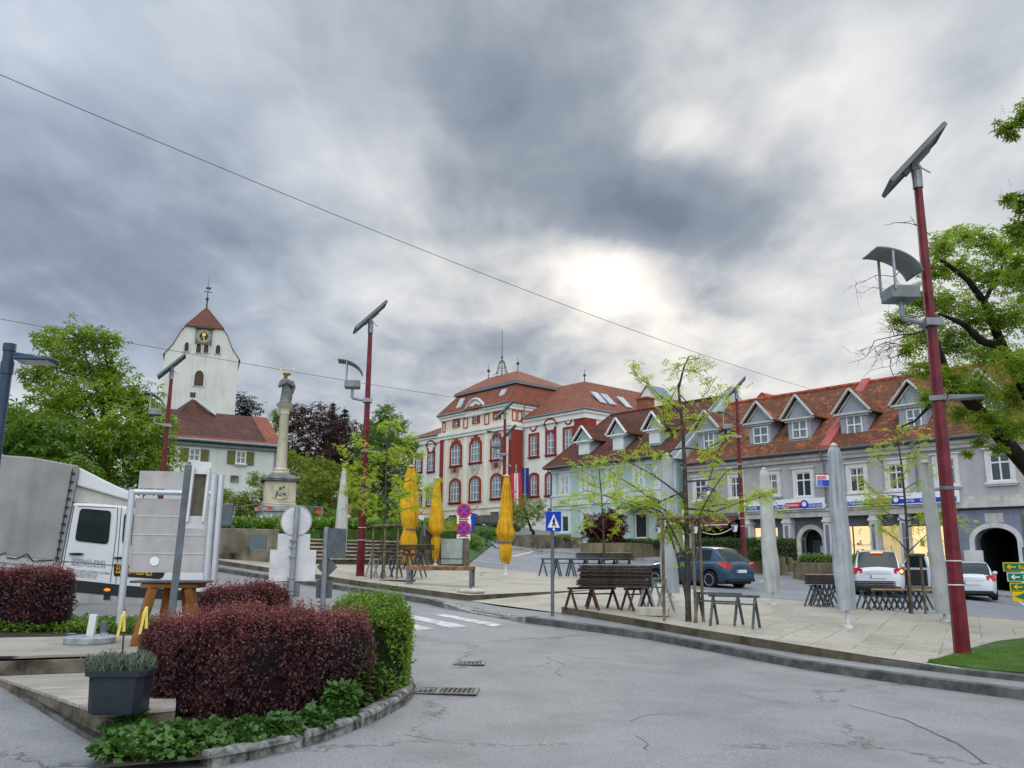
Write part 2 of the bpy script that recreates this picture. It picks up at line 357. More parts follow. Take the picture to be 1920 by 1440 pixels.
def plazamat():
    m = bpy.data.materials.new('plaza_slabs'); m.use_nodes = True; n = m.node_tree; b = n.nodes['Principled BSDF']
    t = ND(n, 'ShaderNodeTexCoord'); mp = ND(n, 'ShaderNodeMapping'); mp.inputs[2].default_value = (0,0,R(-62)); LK(n, t.outputs['Object'], mp.inputs[0])
    br = ND(n, 'ShaderNodeTexBrick'); br.inputs['Scale'].default_value = 1; br.inputs['Brick Width'].default_value = 1.2; br.inputs['Row Height'].default_value = .6; br.inputs['Mortar Size'].default_value = .011
    br.inputs['Color1'].default_value = (.29,.27,.225,1); br.inputs['Color2'].default_value = (.36,.335,.285,1); br.inputs['Mortar'].default_value = (.10,.09,.07,1); LK(n, mp.outputs[0], br.inputs['Vector'])
    def nz(sc, de=4, ro=.6):
        a = ND(n, 'ShaderNodeTexNoise'); a.inputs['Scale'].default_value = sc; a.inputs['Detail'].default_value = de; a.inputs['Roughness'].default_value = ro; LK(n, t.outputs['Object'], a.inputs['Vector']); return a.outputs[0]
    patch = ramp(n, nz(.9, 5), [(.44,0.), (.54,1.)])
    c = mixc(n, patch, (.33,.305,.255), br.outputs[0])
    c = mixc(n, mth(n, 'MULTIPLY', ramp(n, nz(26, 4, .75), [(.46,0.), (.64,1.)]), .8), c, (.15,.135,.10))
    c = mixc(n, mth(n, 'MULTIPLY', ramp(n, nz(31, 4, .75), [(.52,0.), (.66,1.)]), .55), c, (.58,.55,.46))
    c = mixc(n, mth(n, 'MULTIPLY', ramp(n, nz(1.1, 6), [(.48,0.), (.68,1.)]), .65), c, (.19,.17,.14))
    LK(n, c, b.inputs['Base Color']); b.inputs['Roughness'].default_value = .9
    bp = ND(n, 'ShaderNodeBump'); bp.inputs['Strength'].default_value = .5; bp.inputs['Distance'].default_value = .01; LK(n, nz(50, 3), bp.inputs['Height']); LK(n, bp.outputs[0], b.inputs['Normal'])
    MC['plaza'] = m; return m
M_plaza = plazamat()
def sheet(name, poly, off, m, zf=None, step=1.0, skirt=0, kind='structure', parent=None, skm=None):
    """a polygon (world x,y) laid on the terrain, cut into cells so that it follows the slope"""
    zf = zf or h; poly = [(p[0], p[1]) for p in poly]
    bm = bmesh.new(); vs = [bm.verts.new((x, y, 0)) for x, y in poly]; bm.faces.new(vs)
    bmesh.ops.triangulate(bm, faces=bm.faces)
    xs = [p[0] for p in poly]; ys = [p[1] for p in poly]
    for ax, lo, hi in ((0, min(xs), max(xs)), (1, min(ys), max(ys))):
        k = math.floor(lo/step)+1
        while k*step < hi:
            co = [0,0,0]; co[ax] = k*step; no = [0,0,0]; no[ax] = 1
            bmesh.ops.bisect_plane(bm, geom=bm.verts[:]+bm.edges[:]+bm.faces[:], plane_co=co, plane_no=no); k += 1
    for v in bm.verts: v.co.z = zf(v.co.x, v.co.y)+(off(v.co.x, v.co.y) if callable(off) else off)
    bmesh.ops.recalc_face_normals(bm, faces=bm.faces)
    if sum(f.normal.z for f in bm.faces) < 0: bmesh.ops.reverse_faces(bm, faces=bm.faces)
    if skirt:
        ed = [e for e in bm.edges if e.is_boundary]
        g = bmesh.ops.extrude_edge_only(bm, edges=ed)['geom']
        for v in [x for x in g if isinstance(x, bmesh.types.BMVert)]: v.co.z = h(v.co.x, v.co.y)-skirt if skirt < 5 else v.co.z-(skirt-5)
        for f in [x for x in g if isinstance(x, bmesh.types.BMFace)]: f.material_index = 1 if skm else 0
    me = bpy.data.meshes.new(name); bm.to_mesh(me); bm.free(); me.materials.append(m)
    if skm: me.materials.append(skm)
    o = bpy.data.objects.new(name, me); COL.objects.link(o); o.parent = parent
    if kind: o['kind'] = kind
    return o
def P2(lst, off=0.): return [tuple(G(x, y, off))[:2] for x, y in lst]
def offset_line(pts, d):
    out = []
    for i, p in enumerate(pts):
        a = Vector(pts[max(0, i-1)]); b = Vector(pts[min(len(pts)-1, i+1)]); t = (b-a).normalized(); out.append((p[0]-t.y*d, p[1]+t.x*d))
    return out
def strip(name, line, w, z0, z1, m, parent=None, kind='structure', zf=None, noise=0):
    """a kerb or ledge along a world polyline, w wide to its left, standing from z0 to z1 over the terrain"""
    zf = zf or h; L = []
    for i in range(len(line)-1):
        a, b = Vector(line[i][:2]), Vector(line[i+1][:2]); k = max(1, int((b-a).length/.8))
        L += [a.lerp(b, j/k) for j in range(k)]
    L.append(Vector(line[-1][:2])); A = [(p.x, p.y) for p in L]; B = offset_line(A, w)
    mb = MB(); vs = []; fs = []
    for i, (a, b) in enumerate(zip(A, B)):
        n1 = random.uniform(-noise, noise); zz1 = z1(i/(len(A)-1)) if callable(z1) else z1
        za, zb = zf(*a), zf(*b)
        vs += [(a[0], a[1], za+z0), (a[0], a[1], za+zz1-.01+n1), (a[0]*.92+b[0]*.08, a[1]*.92+b[1]*.08, za+zz1+n1), (b[0], b[1], zb+zz1+n1), (b[0], b[1], zb+z0)]
    for i in range(len(A)-1):
        for k in range(4): fs.append((i*5+k, i*5+5+k, i*5+6+k, i*5+1+k))
    fs += [(0,1,2,3,4), tuple(range((len(A)-1)*5, len(A)*5))[::-1]]
    mb.add(vs, fs); o = mb.obj(name, m, parent)
    if kind: o['kind'] = kind
    return o
# base land and the road asphalt
def hg(X, Y):
    return h(max(-130, min(130, X)), min(150, Y))
mb = MB(); xs = [-900,-500,-250,-130]+list(range(-100, 101, 5))+[130,250,500,900]; ys = [-60,-20]+list(range(0, 151, 5))+[250,500,1200]
mb.add([(x, y, hg(x, y)-.12-(0 if abs(x) < 130 and y < 150 else 1)) for y in ys for x in xs], [(j*len(xs)+i, j*len(xs)+i+1, (j+1)*len(xs)+i+1, (j+1)*len(xs)+i) for j in range(len(ys)-1) for i in range(len(xs)-1)])
mb.obj('ground', M_grass, smooth=60)['kind'] = 'structure'
sheet('road', [(-60,-12), (40,-12), (60,30), (60,60), (30,110), (-40,130), (-60,60)], 0., M_road, step=1.)
# front kerb, pavement and plaza
K1 = [(-19.,33.5), (-13.4,30.2)]+P2([(395,1070), (560,1095), (613,1103), (719,1119), (804,1133), (830,1140), (985,1168), (1060,1178), (1219,1200), (1350,1225), (1500,1254), (1688,1282), (1920,1313), (2150,1345)])
K2 = [(-20.,36.), (-14.4,32.6)]+P2([(395,1056), (583,1084), (666,1098), (879,1127), (1053,1150), (1167,1169), (1300,1193), (1500,1226), (1644,1246), (1920,1278), (2150,1305)], .12)
def zk(t, A=K1):
    return .12
def seg(line, a, b): return line[a:b]
strip('kerb', seg(K1, 0, 8), .16, -.1, .125, M_kerb)
strip('kerb', seg(K1, 7, 9), .16, -.1, lambda t: .125-.095*min(1, 4*t, 4*(1-t)), M_kerbl)
strip('kerb', seg(K1, 8, 16), .16, -.1, .125, M_kerb)
def rampoff(X, Y):
    # pavement dips to the road at the crossing
    a, b = Vector(K1[7]), Vector(K1[8]); p = Vector((X, Y)); d = (b-a); L = d.length; d.normalize(); t = (p-a).dot(d)/L; n = abs((p-a).cross(d) if False else (p-a).x*d.y-(p-a).y*d.x)
    w = max(0, min(1, 4*t, 4*(1-t)))*max(0, 1-n/1.5)
    return .12-.09*w
sheet('pavement', offset_line(K1, .15)+K2[::-1], rampoff, M_walk, step=.6)
# plaza: raised slab with a ramp zone between K2[4] and K2[5]
PB = [tuple(G(x, y, .3))[:2] for x, y in [(2150,1180), (1920,1155), (1760,1143), (1640,1132), (1500,1119), (1400,1112), (1230,1092), (1060,1077), (960,1068), (880,1059)]]
back_left = [(-2.6,38.6), (-9.3,37.2), (-12.2,36.2), (-22,33.)]
a4, a5 = Vector(K2[5]), Vector(K2[6])
dd = (a5-a4).normalized(); nn = Vector((-dd.y, dd.x)); rl = (a5-a4).length
def plz(X, Y):
    p = Vector((X, Y))-a4; t = p.dot(dd); n = p.dot(nn)
    f = max(0, min(1, 1-n/5.0)); return .26-.135*f if (0 < t < rl and n < 5) else .26
pc_l = a4+nn*5.0+dd*.0; pc_r = a5+nn*5.0
zone_l = K2[:6]+[tuple(pc_l)]
# left slab, ramp, right slab
full_back = PB+back_left
def line_split(pt): return pt
left_poly = K2[:6]+[tuple(pc_l), PB[-1]]+back_left
right_poly = K2[6:]+PB[:-1]+[tuple(pc_r)]
ramp_poly = [tuple(a4), tuple(a5), tuple(pc_r), PB[-2], PB[-1], tuple(pc_l)]
M_edge = mat('plaza_edge', (.125,.105,.07), .9, .3, 2.5, .4, streak=.4)
for nm, pl, of in (('plaza', left_poly, POFF), ('plaza', right_poly, POFF)):
    sheet(nm, pl, of, M_plaza, step=1., skirt=.02, skm=M_edge)
def ro(X, Y):
    p = Vector((X, Y))-a4; n = p.dot(nn); return .26-.135*max(0, min(1, 1-n/5.0))
sheet('plaza', ramp_poly, ro, M_plaza, step=.6)
# grey stone kerb on the right end of the plaza edge, grass behind it
strip('kerb', offset_line([K2[10], K2[11], K2[12]], -.02), .16, -.05, .197, M_kerb)
_k = offset_line(K2[9:13], .165); _m = Vector(_k[1]).lerp(Vector(_k[2]), .33)
gp = [tuple(_m), _k[2], _k[3]]+P2([(2100,1180), (1870,1203), (1800,1222)], .2)
GRASS_R = gp
sheet('lawn', gp, .215, M_grass, step=.5, skirt=.02)
# drain grates and markings
def mark(name, pxs, m, off=.006, o2=0.): return sheet(name, P2(pxs, o2), off+o2, m, step=1.)
for q in ([(807,1152),(835,1152),(945,1172),(925,1175)], [(745,1154),(775,1154),(880,1175),(845,1178)], [(735,1166),(762,1167),(815,1180),(782,1182)]):
    mark('zebra_stripe', q, M_white, .006)
def line(name, a, b, w, m, off=.014):
    a = G(*a); b = G(*b); d = (b-a); n = Vector((-d.y, d.x)).normalized()*w/2
    return sheet(name, [(a.x-n.x, a.y-n.y), (b.x-n.x, b.y-n.y), (b.x+n.x, b.y+n.y), (a.x+n.x, a.y+n.y)], off, m)
# far street, its kerb and the pavement at the houses
K3 = P2([(930,1029), (1046,1038), (1125,1044), (1235,1055), (1406,1073), (1477,1079), (1572,1087), (1720,1103), (1900,1122), (2150,1150)])
g1 = G(870,1049); 
sheet('street', PB[:-1]+[tuple(g1)[:2]]+[(-1.6,55.), (-3.,80.), (5,80.)]+K3[0:], .006, M_road2)
strip('kerb', K3, .15, -.1, .12, M_kerbl)
for a, b in (((1041,1054),(1092,1045)), ((1123,1058),(1153,1051)), ((1171,1068),(1225,1057)), ((1425,1092),(1458,1080)), ((1535,1098),(1556,1087)), ((1890,1112),(1935,1146)), ((872,1049),(916,1054)), ((926,1055),(946,1058))):
    line('parking_line', a, b, .12, M_white)
for a, b in (((982,1048),(1034,1039)), ((982,1048),(1300,1086)), ((1300,1086),(1480,1104)), ((1640,1119),(1920,1149)), ((940,1056),(1240,1090))):
    line('parking_line', a, b, .08, M_blue, .012)
for a, b in (((909,1041),(989,1044)), ((958,1036),(1006,1040)), ((960,1044),(1006,1033))):
    line('parking_line', a, b, .14, M_yel, .016)
# cobbled strip where the kerb drops
M_cob = mat('cobble', (.27,.26,.24), .85, .5, 14, .8, bscale=20)
kk = offset_line([K1[7], K1[8]], .16); k2 = offset_line([K1[7], K1[8]], .42)
sheet('cobble_strip', [kk[0], kk[1], k2[1], k2[0]], lambda x, y: rampoff(x, y)+.006, M_cob, step=.5)

M_seal = mat('bitumen_seam', (.078,.08,.085), .7, .3, 8)
def seam(pts, w):
    W_ = [Vector(tuple(G(*p_))[:2]) for p_ in pts]; q = MB(); vs = []; n = 0; L = []
    for i in range(len(W_)-1):
        k = max(2, int((W_[i+1]-W_[i]).length/.12)); L += [W_[i].lerp(W_[i+1], j/k) for j in range(k)]
    L = [p_+Vector((random.gauss(0,.012), random.gauss(0,.012))) for p_ in L]; o = offset_line([(p_.x,p_.y) for p_ in L], w)
    for i, (a, b) in enumerate(zip(L, o)):
        f = random.uniform(.3,1); b = (a.x+(b[0]-a.x)*f, a.y+(b[1]-a.y)*f); vs += [(a.x,a.y,h(a.x,a.y)+.0045),(b[0],b[1],h(*b)+.0045)]
    q.add(vs, [(2*i,2*i+1,2*i+3,2*i+2) for i in range(len(L)-1)]); q.obj('asphalt_crack', M_seal)['kind'] = 'structure'
for pts, w in (([(1590,1322),(1640,1336),(1700,1352),(1760,1378),(1820,1412),(1850,1440)],.035), ([(885,1243),(905,1237),(930,1238),(958,1233),(985,1231)],.014), ([(1025,1232),(1060,1248),(1040,1262),(1062,1272)],.014), ([(960,1248),(1000,1252),(1040,1240)],.012), ([(1180,1352),(1210,1342),(1250,1338),(1300,1346)],.014), ([(1190,1380),(1215,1392),(1208,1402),(1225,1412)],.012), ([(775,1190),(850,1208),(930,1222),(1030,1232),(1180,1250)],.012), ([(1480,1262),(1560,1280),(1700,1306)],.010), ([(850,1298),(880,1302),(840,1286)],.02), ([(1380,1300),(1440,1316),(1520,1322)],.010), ([(760,1378),(840,1392),(900,1396)],.010)): seam(pts, w)
# ================================================================ hill, walls, stairs
def hillz(X, Y):
    b = h(X, Y)+.03; t = max(b, 2.86+.040*(Y-37)+.05*sp(-X-14, 2)+.012*sp(Y-60, 4))
    xb = -2.2+(Y-36)*.05; f = max(0, min(1, (xb+.4-X)/3.2)) if Y > 38 else 1
    return b+(t-b)*f*f*(3-2*f)
wb = [tuple(G(x, y, .3))[:2] for x, y in ((870,1058), (790,1057), (640,1055), (520,1053))]
WL = wb[3]; WE = (wb[3][0]-9, wb[3][1]-2.6); WS = wb[1]
sheet('hill', [(WS[0]-.3, WS[1]+1.9), (wb[3][0], wb[3][1]+1.9), (WL[0], WL[1]+.25), (WE[0], WE[1]+.25), (-45,26), (-70,40), (-70,150), (4,150), (0,80), (-1.25,55), (-1.9,40), (wb[0][0], wb[0][1]+.4)], 0, M_grass, zf=hillz, step=1.5, skirt=6.5)
mw = thing('retaining_wall', 'stained grey concrete retaining wall below the column garden', 'wall', (0,0,0))
def wall_strip(name, a, b, t, z0, z1, m, parent=None, cap=None):
    a = Vector((*a[:2], 0)); b = Vector((*b[:2], 0)); n = Vector((-(b-a).y, (b-a).x, 0)).normalized()*t
    mb = MB(); za = z0 if not callable(z0) else None
    A = [a, b, b+n, a+n]; vs = [(p.x, p.y, (z0(p.x, p.y) if callable(z0) else z0)) for p in A]+[(p.x, p.y, (z1(p.x, p.y) if callable(z1) else z1)) for p in A]
    mb.add(vs, [(0,3,2,1),(4,5,6,7),(0,1,5,4),(1,2,6,5),(2,3,7,6),(3,0,4,7)]); return mb.obj(name, m, parent, bevel=.02)
bot = lambda x, y: h(x, y)-.1
M_wall = mat('wall_concrete', (.22,.195,.15), .9, .45, .9, .4, streak=.8, bscale=30)
wall_strip('wall', WE, WL, .3, bot, lambda x, y: hillz(x, y)+.04, M_wall, mw)
ge = at(492,1032,WL[1]-.4)
mb = MB(); mb.M = Matrix.Translation(G(481,1055,.3)+Vector((0,.06,.45))); mb.box(-.26,.26,-.05,.05,-.02,.45); mb.obj('grille', mat('vent_metal', (.10,.13,.14), .5, .1), mw)
# stairs
st = thing('stone_stairs', 'wide flight of stone steps between the retaining wall and the sloping cheek wall', 'stairs', (0,0,0))
M_step = mat('step_stone', (.40,.36,.29), .9, .25, 3, .3); M_riser = mat('step_riser', (.085,.072,.055), .95, .3, 3)
sa, sb = Vector((*WL, 0)), Vector((*WS, 0)); sn = Vector((-(sa-sb).y, (sa-sb).x, 0)).normalized()
if sn.y < 0: sn = -sn
zb0 = h(*WL)+.30; nst = 8; rise = (hillz(WL[0], WL[1]+1.9)-zb0)/nst
for i in range(nst):
    a = sa+sn*(.26*i); b = sb+sn*(.26*i); c = sn*.3
    mb = MB()
    for (e0, e1, mi, o) in ((zb0-.3, zb0+rise*(i+1)-.055, 1, .03), (zb0+rise*(i+1)-.055, zb0+rise*(i+1), 0, 0)):
        q = [a+sn*o, b+sn*o, b+c, a+c]
        mb.add([(p.x, p.y, e0) for p in q]+[(p.x, p.y, e1) for p in q], [(0,3,2,1),(4,5,6,7),(0,1,5,4),(1,2,6,5),(2,3,7,6),(3,0,4,7)], mi)
    mb.obj('step', [M_step, M_riser], st)
ck = thing('cheek_wall', 'sloping stained concrete cheek wall right of the steps with grey pipe rail', 'wall', (0,0,0))
p = Vector((*WS, 0)); zt = hillz(WS[0], WS[1]+2)+.1
q = Vector((*wb[0], 0)); dv = (q-p).normalized()
mb = MB(); L = (q-p).length*.62; nrm = Vector((-dv.y, dv.x, 0))*.28
vs = []
for o in (Vector(), nrm):
    for t, z in ((-.1, zb0-.3), (L, zb0-.3), (L, zb0+.55), (.1, zt)): vs.append(tuple((p+dv*t+o).xy)+(z,))
mb.add(vs, [(0,1,2,3), (7,6,5,4), (0,4,5,1), (1,5,6,2), (2,6,7,3), (3,7,4,0)]); mb.obj('wall', M_wall, ck)
mb = MB(); 
for t in (0, 1): mb.tube([p+dv*(.05+.0*t)+Vector((0,-.1,zt+.12-.12*t)), p+dv*(L*.95)+Vector((0,-.1,zb0+.72-.12*t))], .03, 6)
for k in (.1, .9): mb.cyl(p+dv*L*k+Vector((0,-.1,zt-.3-(zt-zb0-.6)*k)), p+dv*L*k+Vector((0,-.1,zt+.12-(zt-zb0-.6)*k)), .02, n=6)
mb.obj('handrail', mat('galv', (.30,.33,.36), .45, .1, metal=.4), ck)
# cabinet
cb = G(848,1058,.32); cbt = thing('utility_cabinet', 'pale grey painted utility cabinet set in a concrete block below the hedge', 'cabinet', cb, 0)
mb = MB(); mb.box(-.62,-.48,0,.7,-.3,1.0); mb.box(.42,.64,0,.7,-.3,1.02); mb.box(-.48,.42,.12,.7,-.3,1.0); mb.obj('surround', M_wall, cbt, bevel=.02)
mb = MB(); mb.box(-.46,.40,.06,.115,.22,.97); mb.box(-.46,.40,.07,.115,.0,.19); mb.obj('door', mat('cabinet_grey', (.34,.38,.36), .6, .12, 3, streak=.4), cbt, bevel=.01)
# ================================================================ windows
M_sash = mat('white_sash', (.72,.74,.76), .5, .04); M_gl = glass('window_glass', (.02,.028,.032), .12); M_gl2 = glass('window_glass_pale', (.10,.13,.15), .12)
M_wcase = mat('white_casing', (.62,.61,.60), .8, .06); M_zinc = mat('zinc', (.20,.25,.29), .5, .12, metal=.3)
M_gut = mat('gutter', (.10,.12,.13), .5, .1, metal=.3)
def outline(x0, x1, z0, z1, arch, n=12):
    """counter-clockwise outline with a top rise of arch metres"""
    if arch <= 0: return [(x0,z0),(x1,z0),(x1,z1),(x0,z1)]
    cx = (x0+x1)/2; hw = (x1-x0)/2
    return [(x0,z0),(x1,z0)]+[(cx+hw*math.cos(math.pi*k/n), z1-arch+arch*math.sin(math.pi*k/n)) for k in range(n+1)]
def window(par, x0, x1, z0, z1, y=0., cw=.12, cm=None, arch=0., cols=2, rows=(.62,), sill=True, top=0., gm=None, sm=None, tilt=None, name='window', bw=None, keys=False):
    bw = bw or min(.07, (x1-x0)*.07)
    n = 12; I = outline(x0+bw, x1-bw, z0+bw, z1-bw, max(0, arch-bw*.5) if arch else 0, n); O = outline(x0, x1, z0, z1, arch, n)
    mb = MB(); mb.prism(O, y-.045, y-.001, 0, I)
    for c in range(1, cols):
        xx = x0+(x1-x0)*c/cols; t = bw*.55 if cols == 2 else bw*.4; mb.box(xx-t, xx+t, y-.05, y-.001, z0+bw*.8, z1-bw*.8-(0 if not arch or abs(c/cols-.5) < .01 else arch*.25))
    for r in rows:
        zz = z0+(z1-z0)*r; t = bw*.55 if len(rows) == 1 else bw*.4; mb.box(x0+bw*.8, x1-bw*.8, y-.052, y-.001, zz-t, zz+t)
    wo = mb.obj(name, sm or M_sash, par)
    mb = MB(); mb.prism(outline(x0+bw*.5, x1-bw*.5, z0+bw*.5, z1-bw*.5, arch, n), y-.018, y-.006); mb.obj('pane', gm or M_gl, wo)
    if name == 'window' and cols == 2 and not arch and (gm in (None, M_gl2)) and random.random() < .65:
        cw_ = (x1-x0)*random.uniform(.16,.34); zt_ = z1-bw*.5; zb_ = z0+bw*.5 if random.random() < .7 else z0+(z1-z0)*.45
        for e0, e1 in ((x0+bw*.5, x0+bw*.5+cw_), (x1-bw*.5-cw_*random.uniform(.6,1.1), x1-bw*.5)): q_ = MB(); q_.box(e0, e1, y-.022, y-.0185, zb_, zt_); q_.obj('curtain', mat('curtain_pale', (.26,.27,.26), .9, .25, 9), wo)
    if cw:
        mb = MB(); O2 = outline(x0-cw, x1+cw, z0-cw*.3, z1+cw+top, arch+(cw*.2 if arch else 0), n); mb.prism(O2, y-.11, y-.0015, 0, O)
        if keys:
            cx = (x0+x1)/2; mb.prism([(cx-cw*.8,z1-.02),(cx+cw*.8,z1-.02),(cx+cw*1.1,z1+cw*2.1),(cx-cw*1.1,z1+cw*2.1)], y-.16, y-.004)
            for s_ in (-1,1): mb.prism([(cx+s_*(x1-x0)*.36-cw*.6,z1-arch*.45),(cx+s_*(x1-x0)*.36+cw*.6,z1-arch*.45),(cx+s_*(x1-x0)*.36+cw*.5,z1+cw*1.2),(cx+s_*(x1-x0)*.36-cw*.5,z1+cw*1.2)], y-.14, y-.003)
        elif top or keys is None:
            mb.box(x0-cw*1.5, x1+cw*1.5, y-.2, y-.002, z1+cw+top, z1+cw+top+.07)
        mb.obj('casing', cm or M_wcase, wo)
    if sill:
        mb = MB(); mb.box(x0-cw*1.4, x1+cw*1.4, y-.22, y-.003, z0-cw*.3-.09, z0-cw*.3); mb.box(x0-cw*1.1, x1+cw*1.1, y-.14, y-.003, z0-cw*.3-.18, z0-cw*.3-.091); mb.obj('sill', cm or M_wcase, wo)
    return wo
def pxwin(fr, par, a, b, c, d, y=0., **k):
    """window whose sash shows between columns a..b and rows c..d"""
    ym = (c+d)/2; xm = (a+b)/2
    return window(par, fr.u(a, ym, y), fr.u(b, ym, y), fr.w(xm, d, y), fr.w(xm, c, y), y, **k)
FD = (.651, -.759)
def frame_at(px, py, Y, d=FD, z=0.):
    p = at(px, py, Y); return Frame((p.x, p.y, z), d)
# ---------------------------------------------------------------- grey house
_t = Frame((24.2, 43., 0), FD); _x = _t.u(1290, 1052)
GF = Frame(_t.world(_x, 0, 0), FD)
def fempty(name, label, cat, fr, group=None): return thing(name, label, cat, fr.o, fr.rz, group)
M_gup = mat('grey_plaster', (.42,.405,.415), .9, .07, 1.0, .25, streak=.25, bscale=30); M_glo = mat('grey_plaster_low', (.15,.16,.19), .9, .12, 1.5, .25, streak=.3)
M_gblue = mat('blue_plaster', (.21,.235,.30), .9, .1, 1.2, .25, streak=.35)
M_stone = mat('stone_trim', (.52,.50,.47), .85, .12, 2, .2, streak=.3)
T_org = tiles('orange_tiles', (.26,.075,.034), (.54,.215,.11), (.06,.038,.028), moss=.95)
T_brn = tiles('brown_tiles', (.085,.036,.027), (.15,.055,.036), (.055,.035,.03), moss=.5)
T_red = tiles('red_tiles', (.19,.060,.036), (.29,.10,.058), (.11,.06,.045), moss=.6)
T_redy = tiles('red_tiles_side', (.19,.060,.036), (.29,.10,.058), (.11,.06,.045), axis='y', moss=.6)
gh = fempty('town_house', 'long grey house with orange tiled roof, dormers and the optician shop below', 'house', GF)
GX1 = GF.u(2080, 1000); zE = GF.w(1560, 842, -.35); zE = (zE+GF.w(1400, 859, -.35))/2
RY = 5.2; zR = GF.w(1560, 728, RY); zB = GF.w(1560, 967.5, -.15); gz0 = -.5
xa = GF.u(1395, 1000); xg = GF.u(1797, 1000)
mb = MB(); mb.box(0, GX1, 0, 10.4, zB+.45, zE-.02); mb.obj('upper_wall', M_gup, gh)
mb = MB()
for k, (a, b, y) in enumerate(((0., .28, -.30), (.28, .5, -.18))): mb.box(-.02, GX1, y, -.001, zE-b-.05, zE-a-.05)
mb.obj('cornice', M_stone, gh)
# roof
def roofslab(mb, x0, x1, y0, z0, y1, z1, th=.14, mi=0):
    mb.add([(x0,y0,z0),(x1,y0,z0),(x1,y1,z1),(x0,y1,z1),(x0,y0,z0-th),(x1,y0,z0-th),(x1,y1,z1-th),(x0,y1,z1-th)], [(0,1,2,3),(4,7,6,5),(0,4,5,1),(1,5,6,2),(2,6,7,3),(3,7,4,0)], mi)
mb = MB(); roofslab(mb, .1, GX1, -.45, zE, RY, zR); roofslab(mb, .1, GX1, 2*RY+.4, zE, RY+.002, zR); mb.obj('roof', T_org, gh)
mb = MB(); mb.tube([(.1, RY, zR+.02), (GX1, RY, zR+.02)], .14, 8); 
xr = GF.u(1450, 742, RY+2); mb.prism([(xr-1.2,zR-.3),(xr+1.2,zR-.3),(xr,zR+.62)], RY+.5, RY+3)
mb.obj('ridge_tiles', mat('ridge_red', (.40,.10,.06), .85, .3, 4), gh)
sl = (zR-zE)/(RY+.45)
mb = MB(); xf = GF.u(1548, 842, -.35)
vs = []
for y in (-.5, RY):
    z = zE+(y+.45)*sl
    vs += [(xf-.28,y,z-.1),(xf+.28,y,z-.1),(xf+.28,y,z+.3),(xf-.28,y,z+.3)]
mb.add(vs, [(0,1,2,3),(7,6,5,4),(0,4,5,1),(1,5,6,2),(2,6,7,3),(3,7,4,0)]); mb.obj('firewall_cap', mat('red_metal', (.36,.09,.08), .6, .1), gh)
mb = MB(); mb.tube([(0,-.52,zE-.02), (GX1,-.52,zE-.02)], .085, 8); mb.obj('gutter', M_gut, gh, smooth=True)
M_dorm = mat('dormer_grey', (.30,.33,.37), .75, .08, 2); M_dtrim = mat('dormer_trim', (.47,.48,.47), .8, .08, 2)
def dormer(fr, par, zE_, sl_, y0e, pa, pb, ptop, pbot, ppk, win, yf=.75, wm=None, tm=None, tl=None, ov=.35, pane=None, shut=False):
    xm = (pa+pb)/2; x0, x1 = fr.u(pa, (ptop+pbot)/2, yf), fr.u(pb, (ptop+pbot)/2, yf); z0, z1 = fr.w(xm, pbot, yf), fr.w(xm, ptop, yf); zp = fr.w(xm, ppk, yf)
    cx = (x0+x1)/2; dpt = lambda z: y0e+(z-zE_)/sl_
    d = MB(); bk = max(dpt(z1)+.3, yf+.4); d.add([(x0,yf,z0-.3),(x1,yf,z0-.3),(x1,yf,z1),(cx,yf,zp-.12),(x0,yf,z1),(x0,bk,z0-.3),(x1,bk,z0-.3),(x1,bk,z1),(cx,dpt(zp),zp-.12),(x0,bk,z1)], [(0,1,2,3,4),(0,5,6,1),(1,6,7,2),(2,7,8,3),(3,8,9,4),(4,9,5,0),(9,8,7,6,5)])
    do = d.obj('dormer', wm or M_dorm, par)
    # little roof
    r = MB(); e = ov; ze = z1-.02; bz = dpt(zp)+.5
    for s_ in (-1, 1):
        xe = cx+s_*((x1-x0)/2+e); q = (zp+.02-ze)/((x1-x0)/2+e)
        r.add([(xe,yf-.28,ze),(cx,yf-.28,zp+.02),(cx,bz,zp+.02),(xe,dpt(ze)+.25,ze),(xe,yf-.28,ze+.08),(cx,yf-.28,zp+.1),(cx,bz,zp+.1),(xe,dpt(ze)+.25,ze+.08)], [(0,1,2,3),(7,6,5,4),(0,4,5,1),(1,5,6,2),(2,6,7,3),(3,7,4,0)])
    r.obj('dormer_roof', tl, do)
    t = MB()
    for s_ in (-1, 1):
        xe = cx+s_*((x1-x0)/2+e+.02); t.bar((xe,yf-.30,ze+.04), (cx,yf-.30,zp+.07), .10, .15, up=(0,1,0))
        xe = cx+s_*((x1-x0)/2+e*.35); t.bar((xe,yf-.05,z1+.02), (cx,yf-.05,zp-.22), .07, .08, up=(0,1,0))
    t.box(x0-e*.9, x1+e*.9, yf-.26, yf+.02, z1-.10, z1+.02); t.box(x0-e*.4, x1+e*.4, yf-.12, yf+.02, z1-.22, z1-.101)
    t.obj('gable_trim', tm or M_dtrim, do)
    if shut:
        s = MB(); a, b, c, d_ = win; s.box(fr.u(a,(c+d_)/2,yf), fr.u(b,(c+d_)/2,yf), yf-.05, yf-.002, fr.w(xm,d_,yf), fr.w(xm,c,yf)); s.obj('shutter', M_shut, do)
    else: pxwin(fr, do, *win, y=yf, cw=.0, cols=2, rows=(.5,), sill=False, gm=pane)
    s = MB(); s.box(x0-.1, x1+.1, yf-.2, yf-.003, z0-.12, z0); s.obj('sill', M_zinc, do)
    return do
